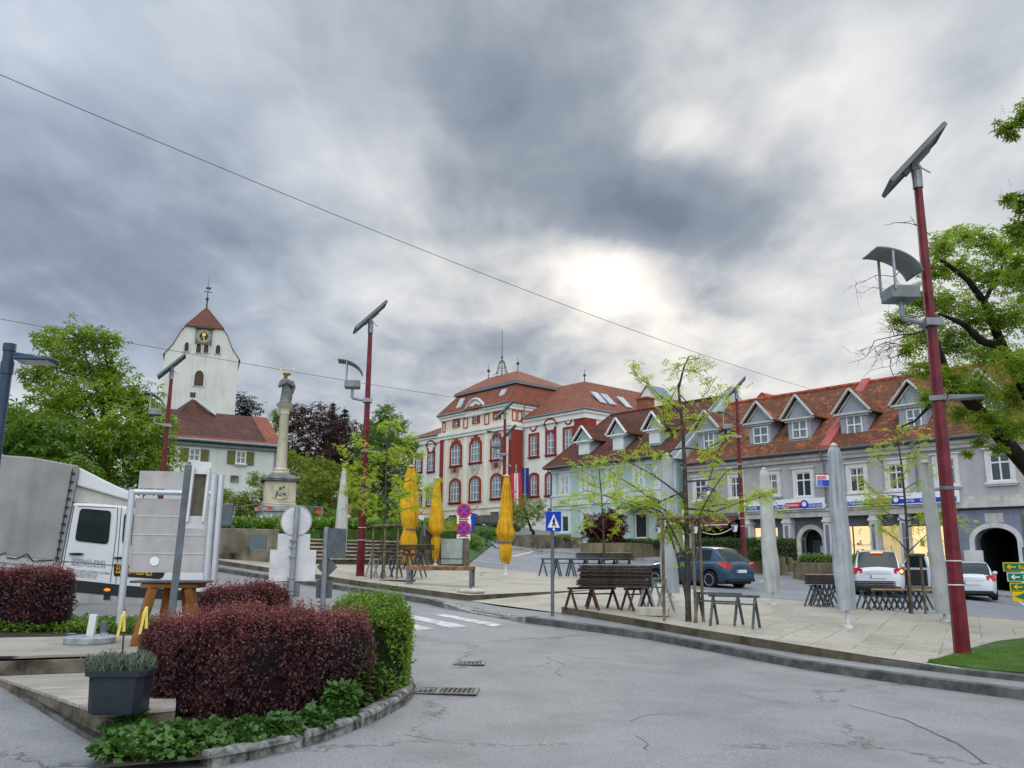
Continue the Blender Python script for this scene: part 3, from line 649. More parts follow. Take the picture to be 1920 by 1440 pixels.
for a in ((1309,1345,807,843,772,(1320,1339,812,841)), (1405,1445,792,834,755,(1413,1441,800,832)), (1478,1520,784,825,743,(1486,1514,789,822)), (1576,1626,774,818,731,(1588,1617,779,814)), (1685,1737,757,803,715,(1700,1728,767,801)), (1815,1875,740,790,695,(1832,1862,750,788))):
    dormer(GF, gh, zE, sl, -.45, *a, tl=T_org, pane=M_gl2)
for a, b, c, d in ((1305,1325,901,937), (1371,1391,895,933), (1437,1459,890,928), (1494,1522,886,931), (1595,1622,877,922), (1667,1697,870,918), (1758,1792,861,909), (1857,1896,850,902), (1990,2030,836,890)):
    pxwin(GF, gh, a, b, c, d, cw=.2, cols=2, rows=(.68,), keys=None, top=.05)
for pxd in (1549, 1722): xd = GF.u(pxd, 900); mb = MB(); mb.tube([(xd,-.5,zE-.1),(xd,-.45,zE-.4),(xd,-.14,zE-.75),(xd,-.14,zB+.75)], .055, 8); mb.obj('downpipe', M_zinc, gh, smooth=60)
# ground floor
mb = MB(); zBb = zB
mb.box(xa-.1, xg+.05, -.32, -.001, zBb-.02, zBb+.30); mb.box(xa-.1, xg+.05, -.42, -.002, zBb+.301, zBb+.42)
mb.box(xg+.1, GX1, -.30, -.001, zBb+.15, zBb+.45); mb.box(xg+.1, GX1, -.20, -.002, zBb+.451, zBb+.72); mb.obj('stone_band', M_stone, gh)
mb = MB(); mb.box(0, GX1, .0, 10.4, zBb+.02, zBb+.44) ; mb.obj('lintel_wall', M_glo, gh)
EX0, EX1 = GF.u(1484,1020), GF.u(1556,1020)
def archwall(mb, X0, X1, Z0, Z1, ax0, ax1, az, rise, y0, y1, mi=0, n=14):
    cx = (ax0+ax1)/2; hw = (ax1-ax0)/2
    poly = [(X0,Z0),(ax0,Z0)]+[(cx-hw*math.cos(math.pi*k/n), az-rise+rise*math.sin(math.pi*k/n)) for k in range(n+1)]+[(ax1,Z0),(X1,Z0),(X1,Z1),(X0,Z1)]
    mb.prism(poly, y0, y1, mi)
def archring(mb, ax0, ax1, Z0, az, rise, w, y0, y1, n=14):
    cx = (ax0+ax1)/2; hw = (ax1-ax0)/2
    I = [(ax0,Z0)]+[(cx-hw*math.cos(math.pi*k/n), az-rise+rise*math.sin(math.pi*k/n)) for k in range(n+1)]+[(ax1,Z0)]
    O = [(ax1+w,Z0)]+[(cx+(hw+w)*math.cos(math.pi*k/n), az-rise+(rise+w)*math.sin(math.pi*k/n)) for k in range(n+1)]+[(ax0-w,Z0)]
    mb.prism(I+O, y0, y1)
# entry with arch
ax0, ax1 = GF.u(1504,1030,.25), GF.u(1545,1030,.25); az = GF.w(1526,992,.25)
mb = MB(); archwall(mb, EX0, EX1, gz0, zBb, ax0, ax1, az, (ax1-ax0)/2, .25, .6); mb.obj('entry_wall', M_glo, gh)
mb = MB(); archring(mb, ax0, ax1, gz0, az, (ax1-ax0)/2, .26, .12, .7); mb.obj('entry_arch', M_stone, gh)
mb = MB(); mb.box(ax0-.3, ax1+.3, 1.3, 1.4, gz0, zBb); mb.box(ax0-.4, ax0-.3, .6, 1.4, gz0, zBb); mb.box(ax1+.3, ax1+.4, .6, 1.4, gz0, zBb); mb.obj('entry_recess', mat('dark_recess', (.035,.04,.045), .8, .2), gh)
dw = (ax1-ax0)
window(gh, ax0+.25, ax1-.1, gz0, az-.7, 1.29, cw=.06, cm=M_glo, cols=2, rows=(.6,), sill=False, gm=glass('door_glass', (.05,.09,.10)), sm=mat('dark_frame', (.08,.09,.10), .5), name='door')
mb = MB(); mb.box(ax0+dw*.45, ax0+dw*.62, 1.20, 1.24, az-1.35, az-.95); mb.obj('notice', mat('paper_white', (.6,.62,.64), .8), gh)
mb = MB(); mb.box(ax0+dw*.5, ax0+dw*.75, 1.20, 1.24, az-2.3, az-1.75); mb.obj('notice', mat('poster_blue', (.06,.20,.50), .6), gh)
# shop windows: lit boxes behind the wall
M_lit = lamp_mat('shop_light', (.85,.66,.40), .35); M_lit2 = lamp_mat('shop_back', (.7,.56,.34), .2)
M_frm = mat('shop_frame', (.12,.13,.15), .6)
def shopbay(X0, X1, px0, px1, lit, top=990):
    y = .25
    a, b = GF.u(px0, 1010, y), GF.u(px1, 1010, y); t = GF.w((px0+px1)/2, top, y)
    mb = MB(); mb.prism([(X0,gz0),(a,gz0),(a,t),(b,t),(b,gz0),(X1,gz0),(X1,zBb),(X0,zBb)], y, y+.3); mb.obj('shop_wall', M_glo, gh)
    mb = MB(); mb.box(a-.05, b+.05, y+1.2, y+1.25, gz0, t); mb.box(a-.06,a-.01,y+.3,y+1.2,gz0,t); mb.box(b+.01,b+.06,y+.3,y+1.2,gz0,t); mb.box(a-.05,b+.05,y+.3,y+1.2,t+.01,t+.05)
    mb.obj('shop_interior', M_lit if lit else M_lit2, gh)
    mb = MB(); bt = t-2.4
    mb.box(a, b, y+.02, y+.1, bt-.6, bt); mb.box(a, a+.06, y+.02, y+.09, bt, t); mb.box(b-.06, b, y+.02, y+.09, bt, t); mb.box(a, b, y+.021, y+.09, t-.06, t)
    if b-a > 2: mb.box((a+b)/2-.03, (a+b)/2+.03, y+.022, y+.09, bt, t)
    mb.obj('shop_frame', M_frm, gh)
    if lit:
        mb = MB()
        for k in range(3): mb.box(a+.1, b-.1, y+.75, y+1.0, bt+.2+k*.55, bt+.24+k*.55)
        mb.obj('shelf', mat('shelf_white', (.7,.66,.58), .6), gh)
        mb = MB()
        for k in range(int((b-a)*9)):
            x = random.uniform(a+.15, b-.3); z = bt+.24+random.choice((0,1,2))*.55; w = random.uniform(.05,.14); mb.box(x, x+w, y+.78, y+.95, z, z+random.uniform(.08,.3), random.randrange(4))
        mb.obj('goods', [mat('goods_red', (.5,.07,.05), .5), mat('goods_brown', (.25,.12,.06), .5), mat('goods_blue', (.1,.2,.4), .5), mat('goods_white', (.75,.72,.65), .5)], gh)
    mb = MB(); mb.box(a+.06, b-.06, y+.04, y+.05, bt, t-.06)
    g = bpy.data.materials.get('clear_glass')
    if not g:
        g = bpy.data.materials.new('clear_glass'); g.use_nodes = True; bb = g.node_tree.nodes['Principled BSDF']; bb.inputs['Base Color'].default_value = (.9,.95,.95,1); bb.inputs['Transmission Weight'].default_value = 1; bb.inputs['Roughness'].default_value = 0.; bb.inputs['IOR'].default_value = 1.05
    mb.obj('shop_pane', g, gh)
shopbay(xa, EX0, 1412, 1460, True, 988)
xp = GF.u(1562,1010)
shopbay(EX1, GF.u(1640,1010), 1566, 1634, True, 985); shopbay(GF.u(1640,1010), GF.u(1697,1010), 1650, 1690, False, 984); shopbay(GF.u(1697,1010), xg, 1706, 1785, True, 984)
po = MB(); x = GF.u(1424, 1000); po.box(x-.3, x+.55, 1.10, 1.12, zBb-2.5, zBb-1.0); po.obj('poster', mat('poster_cream', (.75,.62,.42), .7), gh)
po = MB(); po.sphere((x+.32,1.07,zBb-1.35), .15, 10, 8, 0, (.8,.3,1.1)); po.box(x+.18,x+.46,1.05,1.09,zBb-2.0,zBb-1.53,1); po.sphere((x+.32,1.05,zBb-1.27), .155, 10, 6, 2, (.85,.3,.75)); po.lathe([(0.001,0),(.14,.0),(.14,.02),(0.001,.02)],10,3,(x-.05,1.05)) if False else None
po.sphere((x-.08,1.07,zBb-1.75), .14, 10, 8, 3, (1,.25,1)); po.obj('poster_print', [mat('skin', (.45,.26,.18), .7), mat('suit', (.05,.05,.06), .7), mat('hair_dark', (.03,.02,.015), .7), mat('red_print', (.55,.04,.05), .6)], gh)
M_pil = mat('pilaster_white', (.56,.56,.56), .8, .1, 2, streak=.25); M_pin = mat('pilaster_inset', (.17,.19,.24), .8)
for a, b in ((1397,1408), (1470,1484), (1546,1561), (1633,1647), (1690,1704), (1785,1796)):
    X0, X1 = GF.u(a, 1010, -.2), GF.u(b, 1010, -.2); pil = MB(); pil.box(X0, X1, -.28, .26, gz0, zBb-.021); pil.box(X0-.06, X1+.06, -.34, .26, zBb-.35, zBb-.2); po_ = pil.obj('pillar', M_pil, gh, bevel=.01)
    w = X1-X0; q = MB(); q.box(X0+w*.28, X1-w*.28, -.29, -.281, zBb-2.6, zBb-.5); q.obj('pillar_inset', M_pin, po_)
    q = MB(); q.box(X0-.03, X1+.03, -.31, -.29, gz0, zBb-2.75); q.obj('plinth', mat('sandstone', (.50,.39,.24), .85, .15, 3), po_)
# cafe on the left of the grey house
cx0, cx1 = .05, xa
mb = MB(); mb.box(cx0, .6, -.01, .3, gz0, zBb); mb.obj('side_pier', M_pil, gh)
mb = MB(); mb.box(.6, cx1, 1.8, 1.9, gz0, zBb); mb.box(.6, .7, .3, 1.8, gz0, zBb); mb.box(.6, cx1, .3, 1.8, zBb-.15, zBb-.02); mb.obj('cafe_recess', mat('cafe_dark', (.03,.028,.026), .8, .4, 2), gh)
window(gh, cx1-2.1, cx1-.5, zBb-2.3, zBb-1.4, 1.75, cw=.05, cm=M_frm, cols=3, rows=(.5,), sill=False)
mb = MB(); roofslab(mb, .5, cx1-.1, -1.5, zBb-.35, .0, zBb+.25, .05); mb.box(.5, cx1-.1, -1.53, -1.50, zBb-.58, zBb-.33); mb.obj('awning', mat('awning_red', (.12,.035,.03), .8, .2), gh)
mb = MB(); mb.box(.5, cx1-.1, -1.56, -1.535, zBb-.40, zBb-.33); mb.obj('awning_rail', mat('rail_white', (.6,.6,.6), .5), gh)
# gate end
a0, a1 = GF.u(1831,1050), GF.u(1912,1050); az = GF.w(1870,989); M_gin = mat('gate_dark', (.02,.03,.027), .8, .3, 2)
mb = MB(); archwall(mb, xg+.02, GX1, gz0, zBb+.14, a0, a1, az, (a1-a0)*.33, 0., .7); mb.obj('gate_wall', M_gblue, gh)
mb = MB(); archring(mb, a0, a1, gz0, az, (a1-a0)*.33, .24, -.06, .71); mb.obj('gate_arch', M_pil, gh)
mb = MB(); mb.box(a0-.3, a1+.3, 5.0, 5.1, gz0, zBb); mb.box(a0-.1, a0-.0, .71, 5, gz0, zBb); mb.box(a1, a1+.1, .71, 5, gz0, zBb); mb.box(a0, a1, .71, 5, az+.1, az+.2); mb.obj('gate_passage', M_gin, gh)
mb = MB(); x = GF.u(1864,960); mb.box(x-.45, x+.4, -.05, -.001, GF.w(1864,980), GF.w(1864,962)); mb.obj('plaque', M_stone, gh)
mb = MB(); x = GF.u(1807,1020); mb.box(x, x+.9, -.12, -.001, GF.w(1810,1055), GF.w(1810,1032)); mb.obj('meter_box', M_pil, gh)
# shop fascia boards with lettering
M_fw = mat('fascia_white', (.72,.74,.78), .4, .03); M_fb = mat('fascia_blue', (.02,.06,.42), .4, .03); M_fr = mat('fascia_red', (.62,.04,.06), .4, .03)
def fascia(pa, pb, lab):
    x0, x1 = GF.u(pa, 950, -.5), GF.u(pb, 945, -.5); z0 = zBb+.44; z1 = z0+.62
    fo = MB(); fo.M = Matrix(); fo.box(x0, x1, -.55, -.43, z0, z1); s = fo.obj('sign_board', M_fw, gh)
    q = MB(); q.box(x0+.12, x1-.12, -.565, -.551, z0+.06, z0+.30); q.obj('blue_band', M_fb, s)
    return x0, x1, z0, s
for pa, pb in ((1395,1546), (1558,1800)):
    x0, x1, z0, s = fascia(pa, pb, '')
    L = x1-x0; k = .68 if pa < 1500 else .47
    xm = x0+L*k; q = MB(); q.box(xm-.72, xm+.25, -.60, -.566, z0+.12, z0+.40); q.obj('logo_box', M_fr, s)
    text_mesh('Hartlauer', .21, M_fw, s, Matrix.Translation((xm-.68,-.605,z0+.19)) @ TX, ext=.003)
    q = MB(); q.tube([(xm+.5,-.60,z0+.28),(xm+.5,-.566,z0+.28)], .24, 16); q.obj('logo_disc', M_fb, s)
    q = MB(); q.tube([(xm+.5,-.605,z0+.28),(xm+.5,-.601,z0+.28)], .14, 16); q.obj('logo_disc', M_fw, s)
    for tt, f in (('OPTIK', .08), ('FOTO', .26), ('HANDY', .43), ('H\u00d6RGER\u00c4TE', .82)) if pa < 1500 else (('OPTIK', .04), ('FOTO', .13), ('HANDY', .22), ('H\u00d6RGER\u00c4TE', .30), ('OPTIK', .60), ('FOTO', .72), ('HANDY', .88)):
        text_mesh(tt, .2, M_fw, s, Matrix.Translation((x0+L*f,-.57,z0+.11)) @ TX, ext=.002)
# hanging signs
hs = MB(); p = GF.u(1543, 902, -.6); pz = GF.w(1543, 902, -.6)
hz = thing('hanging_sign', 'small white, red and blue square sign on brackets between first-floor windows', 'sign', GF.world(p, -.6, pz), GF.rz+R(50))
hs.box(-.38,.38,-.04,.04,-.32,.34); hs.obj('board', M_fw, hz, bevel=.01)
hs = MB(); hs.box(-.34,.34,-.045,-.041,-.30,.06); hs.obj('blue_field', M_fb, hz)
hs = MB(); hs.box(-.34,.18,-.046,-.041,.09,.28); hs.obj('red_field', M_fr, hz)
text_mesh('Hartlauer', .12, M_fw, hz, Matrix.Translation((-.31,-.05,.14)) @ TX, ext=.002)
for k, tt in enumerate(('OPTIK','FOTO','HANDY')): text_mesh(tt, .09, M_fw, hz, Matrix.Translation((-.3,-.05,-.05-.11*k)) @ TX, ext=.002)
for z_ in (.40,-.42): hs = MB(); hs.box(-.5,.55,-.02,.02,z_,z_+.03); hs.obj('bracket', M_gut, hz)
p = GF.u(1329, 927, -.7); pz = GF.w(1329, 927, -.7)
bs = thing('beer_sign', 'round blue beer sign hanging from the grey house wall', 'sign', GF.world(p, -.7, pz), GF.rz+R(25))
q = MB(); q.tube([(0,-.09,0),(0,.09,0)], .50, 24); q.obj('disc', mat('sign_navy', (.015,.05,.20), .35), bs)
q = MB(); q.tube([(0,-.1,.10),(0,-.091,.10)], .13, 14); q.box(-.30,-.14,-.1,-.091,.04,.2,1); q.box(.14,.30,-.1,-.091,.04,.2,1); q.obj('crest', [M_fw, mat('crest_red', (.5,.1,.1), .5)], bs)
text_mesh('Puntigamer', .15, M_fw, bs, Matrix.Translation((0,-.1,-.14)) @ TX, align='CENTER', ext=.003)
q = MB(); q.bar((0,0,.5),(0,0,.62),.04); q.bar((0,0,.62),(-.3,.75,.62),.04); q.obj('bracket', M_gut, bs)
# pavement before the houses
bl = [tuple(GF.world(t, -.0, 0))[:2] for t in (GX1, -16)]
sheet('pavement', K3[::-1]+[tuple(GF.world(-21, -1, 0))[:2]]+[bl[1], bl[0]], .115, M_walk, step=1.5)
# ---------------------------------------------------------------- mint house
MF = Frame(GF.world(GF.u(1036, 1000), 0, 0), FD); MW = MF.u(1268, 900)
mh = fempty('town_house', 'pale mint green house with brown roof, white shutters and arched doorway', 'house', MF)
M_mint = mat('mint_plaster', (.40,.52,.51), .9, .06, 1.2, .2, streak=.2); M_mw = mat('mint_white', (.60,.65,.67), .85, .06, 1.2, streak=.2); M_shut = mat('shutter_white', (.66,.70,.70), .6, .05)
mE = MF.w(1150, 864, -.4); mRY = 6.6; mR = MF.w(1240, 763, mRY); mB = MF.w(1155, 933)
mb = MB(); mb.box(0, MW, 0, 2*mRY, mB, mE-.03); mb.box(0, MW, 0, .001, -.5, mB) if False else None; mb.obj('upper_wall', M_mint, mh)
da0, da1 = MF.u(1131,990), MF.u(1166,990)
mb = MB(); archwall(mb, 0, MW, -.5, mB-.001, da0, da1, MF.w(1148,956), (da1-da0)/2, 0., .5); mb.box(0, .2, .5, 13, -.5, mB-.001); mb.obj('lower_wall', M_mint, mh)
mb = MB(); archring(mb, da0, da1, -.5, MF.w(1148,956), (da1-da0)/2, .18, -.07, .5); mb.obj('door_arch', M_mw, mh)
mb = MB(); mb.box(da0-.2, da1+.2, .9, 1., -.5, mB); mb.obj('door', mat('door_brown', (.10,.07,.05), .7, .3), mh)
mb = MB(); mb.box(-.03, MW, -.10, -.001, mB-.35, mB+.35); mb.box(-.05, MW, -.16, -.002, mB+.351, mB+.47); mb.box(-.02, MW, -.14, -.001, mE-.45, mE-.06); mb.obj('white_band', M_mw, mh)
for a, b in ((1036,1042),): 
    mb = MB(); mb.box(MF.u(a,900), MF.u(b,900), -.05, -.001, mB+.48, mE-.46); mb.obj('corner_strip', M_mw, mh)
for a, b, c, d in ((1053,1067,892,928), (1091,1106,888,924), (1140,1156,882,917), (1191,1207,876,911), (1232,1246,872,905)):
    x0, x1 = MF.u(a, 910), MF.u(b, 910); z0, z1 = MF.w((a+b)/2, d), MF.w((a+b)/2, c)
    mb = MB(); mb.prism(outline(x0-.22,x1+.22,z0-.25,z1+.35,0), -.08, -.001, 0, outline(x0,x1,z0,z1,0)); wo = mb.obj('window', M_mw, mh)
    mb = MB(); mb.box(x0-.3,x1+.3,-.16,-.002,z0-.36,z0-.25); mb.box(x0-.26,x1+.26,-.14,-.002,z1+.35,z1+.45); mb.obj('sill', M_mw, wo)
    mb = MB(); xm = (x0+x1)/2
    mb.box(x0, x1, -.012, -.002, z0, z1, 1)
    for l, r in ((x0, xm-.01), (xm+.01, x1)):
        mb.prism(outline(l, r, z0, z1, 0), -.05, -.013, 0, outline(l+.08, r-.08, z0+.1, z1-.1, 0))
        k = z0+.12
        while k < z1-.12: mb.add([(l+.08,-.045,k),(r-.08,-.045,k),(r-.08,-.013,k+.05),(l+.08,-.013,k+.05)], [(0,1,2,3)]); k += .085
        mb.box(l+.06, r-.06, -.046, -.0135, z0+(z1-z0)*.45, z0+(z1-z0)*.53)
    mb.obj('shutter', [M_shut, mat('shutter_gap', (.08,.09,.09), .8)], wo)
for a, b, c, d in ((1055,1067,968,997), (1094,1105,964,993)): pxwin(MF, mh, a, b, c, d, cw=.22, cm=M_mw, cols=1, rows=(), top=.3)
for a, b in ((1181,1232),):
    pxwin(MF, mh, 1192, 1214, 962, 1009, cw=.1, cm=mat('sandstone2', (.42,.36,.28), .8), cols=1, rows=(), sill=False)
mb = MB(); mb.box(MF.u(1233,1000), MF.u(1243,1000), -.06, -.001, -.5, mB-.36); mb.obj('brown_pier', mat('pier_brown', (.22,.17,.11), .85, .2), mh)
mb = MB(); roofslab(mb, MF.u(1176,950), MF.u(1240,950), -1.1, mB-.75, -.1, mB-.36, .05); mb.box(MF.u(1176,950), MF.u(1240,950), -1.12, -1.1, mB-.95, mB-.75); mb.obj('awning', mat('awning_green', (.10,.12,.08), .8), mh)
text_mesh('TRAFIK', .42, M_fw, mh, Matrix.Translation((MF.u(1186,955,-1.1),-1.13,mB-.86)) @ TX, ext=.004) if False else None
# roof: hipped to the left, parapet gable on the right
xl = MF.u(1146, 783, mRY)
mb = MB(); xo = -.5; msl = (mR-mE)/(mRY+.5)
mb.add([(xo,-.5,mE),(MW,-.5,mE),(MW,mRY,mR),(xl,mRY,mR),(xo,2*mRY+.5,mE),(MW,2*mRY+.5,mE),(xo,-.5,mE-.12),(MW,-.5,mE-.12),(MW,2*mRY+.5,mE-.12),(xo,2*mRY+.5,mE-.12)],
  [(0,1,2,3),(4,3,2,5),(0,3,4),(0,6,7,1),(0,4,9,6),(1,7,8,5,2),(6,9,8,7),(4,5,8,9)]); mb.obj('roof', T_brn, mh)
mb = MB(); mb.tube([(xl,mRY,mR+.02),(MW,mRY,mR+.02)], .13, 8); mb.tube([(xo,-.5,mE+.02),(xl,mRY,mR+.02)], .1, 6); mb.obj('ridge_tiles', mat('ridge_brown', (.14,.05,.035), .85, .3, 4), mh)
mb = MB(); mb.tube([(xo,-.57,mE-.03),(MW,-.57,mE-.03)], .08, 8); mb.tube([(-.1,-.5,mE-.1),(-.05,-.1,mE-.5),(-.05,-.1,0)], .05, 6); mb.obj('gutter', M_gut, mh, smooth=True)
gp_ = MB(); gp_.M = Matrix(); gp_.add([(MW-.02,-.5,mE-.3),(MW-.02,2*mRY+.4,mE-.3),(MW-.02,mRY,mR+.45),(MW+.35,-.5,mE-.3),(MW+.35,2*mRY+.4,mE-.3),(MW+.35,mRY,mR+.45)], [(0,2,1),(3,4,5),(0,3,5,2),(2,5,4,1),(0,1,4,3)]); gp_.obj('gable_wall', mat('gable_pale', (.46,.54,.53), .85, .08), mh)
gp_ = MB(); gp_.bar((MW+.16,-.55,mE-.2),(MW+.16,mRY,mR+.52),.5,.08,up=(1,0,0)); gp_.bar((MW+.16,2*mRY+.45,mE-.2),(MW+.16,mRY,mR+.52),.5,.08,up=(1,0,0)); gp_.obj('gable_cap', mat('cap_zinc', (.34,.40,.44), .6), mh)
for a in ((1085,1106,827,856,801,(1086,1105,829,854)), (1149,1170,815,845,786,(1150,1169,816,843)), (1217,1238,805,834,774,(1218,1237,806,831))):
    dormer(MF, mh, mE, msl, -.5, *a, tl=T_brn, wm=mat('dormer_mint', (.36,.46,.47), .8), tm=M_shut, ov=.45, shut=True, yf=.9)
mb = MB(); x = MF.u(1212, 770, mRY+1.5); mb.box(x-.55, x+.55, mRY+.9, mRY+1.9, mR-1.5, mR+1.15); mb.box(x-.65, x+.65, mRY+.8, mRY+2.0, mR+1.15, mR+1.3); mb.obj('chimney', mat('brick_red', (.30,.11,.07), .85, .25, 4), mh)
# ================================================================ town hall
M_gl3 = glass('curtained_glass', (.17,.21,.25), .12)
M_cream = mat('cream_plaster', (.72,.61,.48), .9, .06, .8, .15, streak=.2); M_cream2 = mat('white_plaster', (.74,.72,.68), .9, .04, 1, .15, streak=.15)
M_thred = mat('oxblood_paint', (.27,.045,.035), .85, .15, 3); M_lav = mat('pale_grey_moulding', (.50,.52,.54), .8, .06)
_p = at(890, 990, 95.); _t = Frame((_p.x, _p.y, 0), FD)
HF = Frame(_t.world(_t.u(826, 870), 0, 0), FD); HF.o.z = 0
th = fempty('town_hall', 'cream and red baroque town hall with tiled mansard roof and arched windows', 'town hall', HF)
HW = HF.u(956, 870)
hE = HF.w(890, 766.5, -.4); hC = HF.w(880, 806, -.3); hP = HF.w(880, 953); RS = 1.9
mb = MB(); mb.box(0, HW, 0, 12, 2, hE-.02); mb.obj('centre_wall', M_cream, th)
HR = HF.u(1098, 860, RS); HL = HF.u(766, 880, RS); wE = HF.w(1040, 775, RS-.4)
mb = MB(); mb.box(HW, HR, RS, RS+26, 2, wE-.02); mb.obj('right_wing_wall', M_cream2, th)
mb = MB(); mb.box(HL, 0, RS, RS+10, 2, wE-.02); mb.obj('left_wing_wall', M_cream2, th)
gx0_, gx1_ = HF.u(892,780)-1.7, HF.u(892,780)+1.7
mb = MB()
mb.box(-.25, HW+.25, -.30, RS+2, hC-.25, hC+.15); mb.box(-.15, HW+.15, -.18, RS+2, hC-.6, hC-.251); mb.box(-.3, HW+.3, -.13, RS+5, hE-.3, hE-.03); mb.box(-.3, gx0_, -.36, -.131, hE-.3, hE-.03); mb.box(gx1_, HW+.3, -.36, -.131, hE-.3, hE-.03); mb.box(-.18, HW+.18, -.2, RS+5, hE-.65, hE-.301)
mb.box(HW+.26, HR+.3, RS-.35, RS+26.3, wE-.35, wE-.03); mb.box(HW+.2, HR+.15, RS-.2, RS+26, wE-.9, wE-.351); mb.box(HL-.3, -.26, RS-.35, RS+10, wE-.35, wE-.03); mb.box(HL-.15, -.2, RS-.2, RS+10, wE-.9, wE-.351)
mb.box(-.06, HW+.06, -.10, RS, hP-.1, hP+.15); mb.box(HW+.07, HR+.06, RS-.1, RS+26, hP-.1, hP+.15); mb.box(HL-.05, -.07, RS-.1, RS+10, hP-.1, hP+.15)
mb.obj('cornice', M_cream2, th)
mb = MB(); mb.tube([(-.35,-.42,hE), (gx0_,-.42,hE)], .12, 6); mb.tube([(gx1_,-.42,hE), (HW+.35,-.42,hE), (HW+.35,RS+5,hE)], .12, 6); mb.tube([(HW+.5,RS-.45,wE),(HR+.4,RS-.45,wE),(HR+.4,RS+26,wE)], .1, 6); mb.tube([(HL-.4,RS-.45,wE),(-.3,RS-.45,wE)], .1, 6)
mb.tube([(HW+.25,RS-.1,hE),(HW+.25,RS-.1,wE-.6),(HW+.1,RS-.1,wE-1.2),(HW+.1,RS-.1,3)], .09, 6); mb.obj('gutter', M_zinc, th)
# red corner pilasters
def pil(x0, x1, y0, y1, z0, z1, m=M_thred): 
    q = MB(); q.box(x0, x1, y0, y1, z0, z1); return q.obj('pilaster', m, th)
pil(HW-.05, HW+.12, .05, RS-.06, hP+.2, hC-.61); pil(-.10, .55, -.08, -.001, hP+.2, hC-.61); pil(HR-1.5, HR+.1, RS-.1, RS-.001, hP+.2, wE-.92); pil(HL-.08, HL+1.0, RS-.1, RS-.001, hP+.2, wE-.92); pil(HR+.001, HR+.1, RS, RS+1.5, hP+.2, wE-.92)
for a, b in ((869.5,875), (908,914), (835,838.5)):
    pil(HF.u(a,880), HF.u(b,880), -.07, -.001, hP+.2, hC-.61, M_cream2)
for (a, b) in ((874.5,876.5),):
    pass
def ornament(cx, z, w, hh, y, red=True):
    q = MB(); q.prism([(cx-w/2,z),(cx-w*.3,z-hh*.45),(cx,z-hh*.6),(cx+w*.3,z-hh*.45),(cx+w/2,z),(cx+w*.5,z+hh*.4),(cx-w*.5,z+hh*.4)], y-.07, y-.001)
    o = q.obj('relief', M_stone, th)
    q = MB()
    for k in range(5):
        x = cx-w*.38+k*w*.19; q.box(x-.05, x+.05, y-.11, y-.071, z-hh*.25, z+hh*.3)
    q.sphere((cx,y-.07,z+.05), hh*.22, 8, 6, 0, (1,.3,1)); q.obj('relief_paint', M_thred if red else M_stone, o)
for a, b, c, d, k in ((847,864,832,872,1), (883.5,901,825.4,866,1), (923,940.5,819,860,1), (845.5,862,901,941,0), (882.6,899.5,896.3,938.5,0), (923,940.4,891.6,933,0)):
    pxwin(HF, th, a, b, c, d, arch=(HF.u(b,840)-HF.u(a,840))*.42, cw=.26, cm=M_thred, cols=3, rows=(.36,.66), keys=k == 1, gm=M_gl3)
ornament(HF.u(853.5,882), HF.w(853.5,882), 1.7, 1.5, 0); ornament(HF.u(891,879), HF.w(891,878), 1.6, 1.3, 0, False); ornament(HF.u(931,873), HF.w(931,873), 1.8, 1.5, 0)
for a, b, c, d in ((852,860,789.5,800), (928,937.5,776,785)): pxwin(HF, th, a, b, c, d, cw=.24, cm=M_thred, cols=2, rows=(.5,), sill=False)
pxwin(HF, th, 889.5, 897.5, 767, 793, cw=.26, cm=M_thred, cols=2, rows=(.5,), arch=.45, keys=True, sill=False)
gx = HF.u(892, 780); ghz = HF.w(892, 748, -.3); bz = hE-.75
pts = [(gx-1.75,bz),(gx+1.75,bz)]+[(gx+1.5*math.cos(math.pi*k/12)*(1+.5*(1-math.sin(math.pi*k/12))**2), bz+.4+(ghz-bz-.4)*math.sin(math.pi*k/12)) for k in range(13)]
q = MB(); q.prism(pts, -.14, 2.2); q.obj('attic_gable', M_cream2, th)
q = MB(); q.tube([(p_[0], -.16, p_[1]+.06) for p_ in pts[2:]], .17, 6); q.tube([(p_[0], 1.6, p_[1]+.02) for p_ in pts[2:]], .13, 6); q.obj('gable_moulding', M_lav, th)
for a in (833, 873.5, 913): 
    x = HF.u(a, 790); w = .3 if a < 840 else .42
    q = MB(); q.prism(outline(x-w,x+w,hC+.3,hE-.75,0), -.05, -.001, 0, outline(x-w+.12,x+w-.12,hC+.42,hE-.87,0)); q.obj('panel_frame', M_thred, th)
for yy in (.55, 1.35):
    q = MB(); q.M = Matrix.Translation((HW,yy,0)) @ Matrix.Rotation(R(90),4,'Z'); q.prism(outline(-.33,.33,hC+.3,hE-.75,0), -.05, -.001, 0, outline(-.22,.22,hC+.42,hE-.87,0)); q.obj('panel_frame', M_thred, th)
# wings
for a, b, c, d, k in ((781,791,852,884,0), (804,814,850,883,1)): pxwin(HF, th, a, b, c, d, y=RS, cw=.22, cm=M_thred, gm=M_gl3, cols=2, rows=(.62,.3))
for a, b, c, d in ((779.5,790,920,950), (801.5,811,916,947)): pxwin(HF, th, a, b, c, d, y=RS, cw=.22, cm=M_thred, gm=M_gl3, cols=2, rows=(.62,.3), arch=.35)
for a, b, c, d, k in ((995.5,1008,817,855,0), (1027,1040,811,851,1), (1060,1074,805,845,0)):
    pxwin(HF, th, a, b, c, d, y=RS, cw=.28, cm=M_thred, gm=M_gl3, cols=2, rows=(.62,.3))
for a, b, c, d in ((996,1008,891,929), (1026,1036,889,927), (1060,1072,884,920)): pxwin(HF, th, a, b, c, d, y=RS, cw=.28, cm=M_thred, gm=M_gl3, cols=2, rows=(.62,.3), arch=.4)
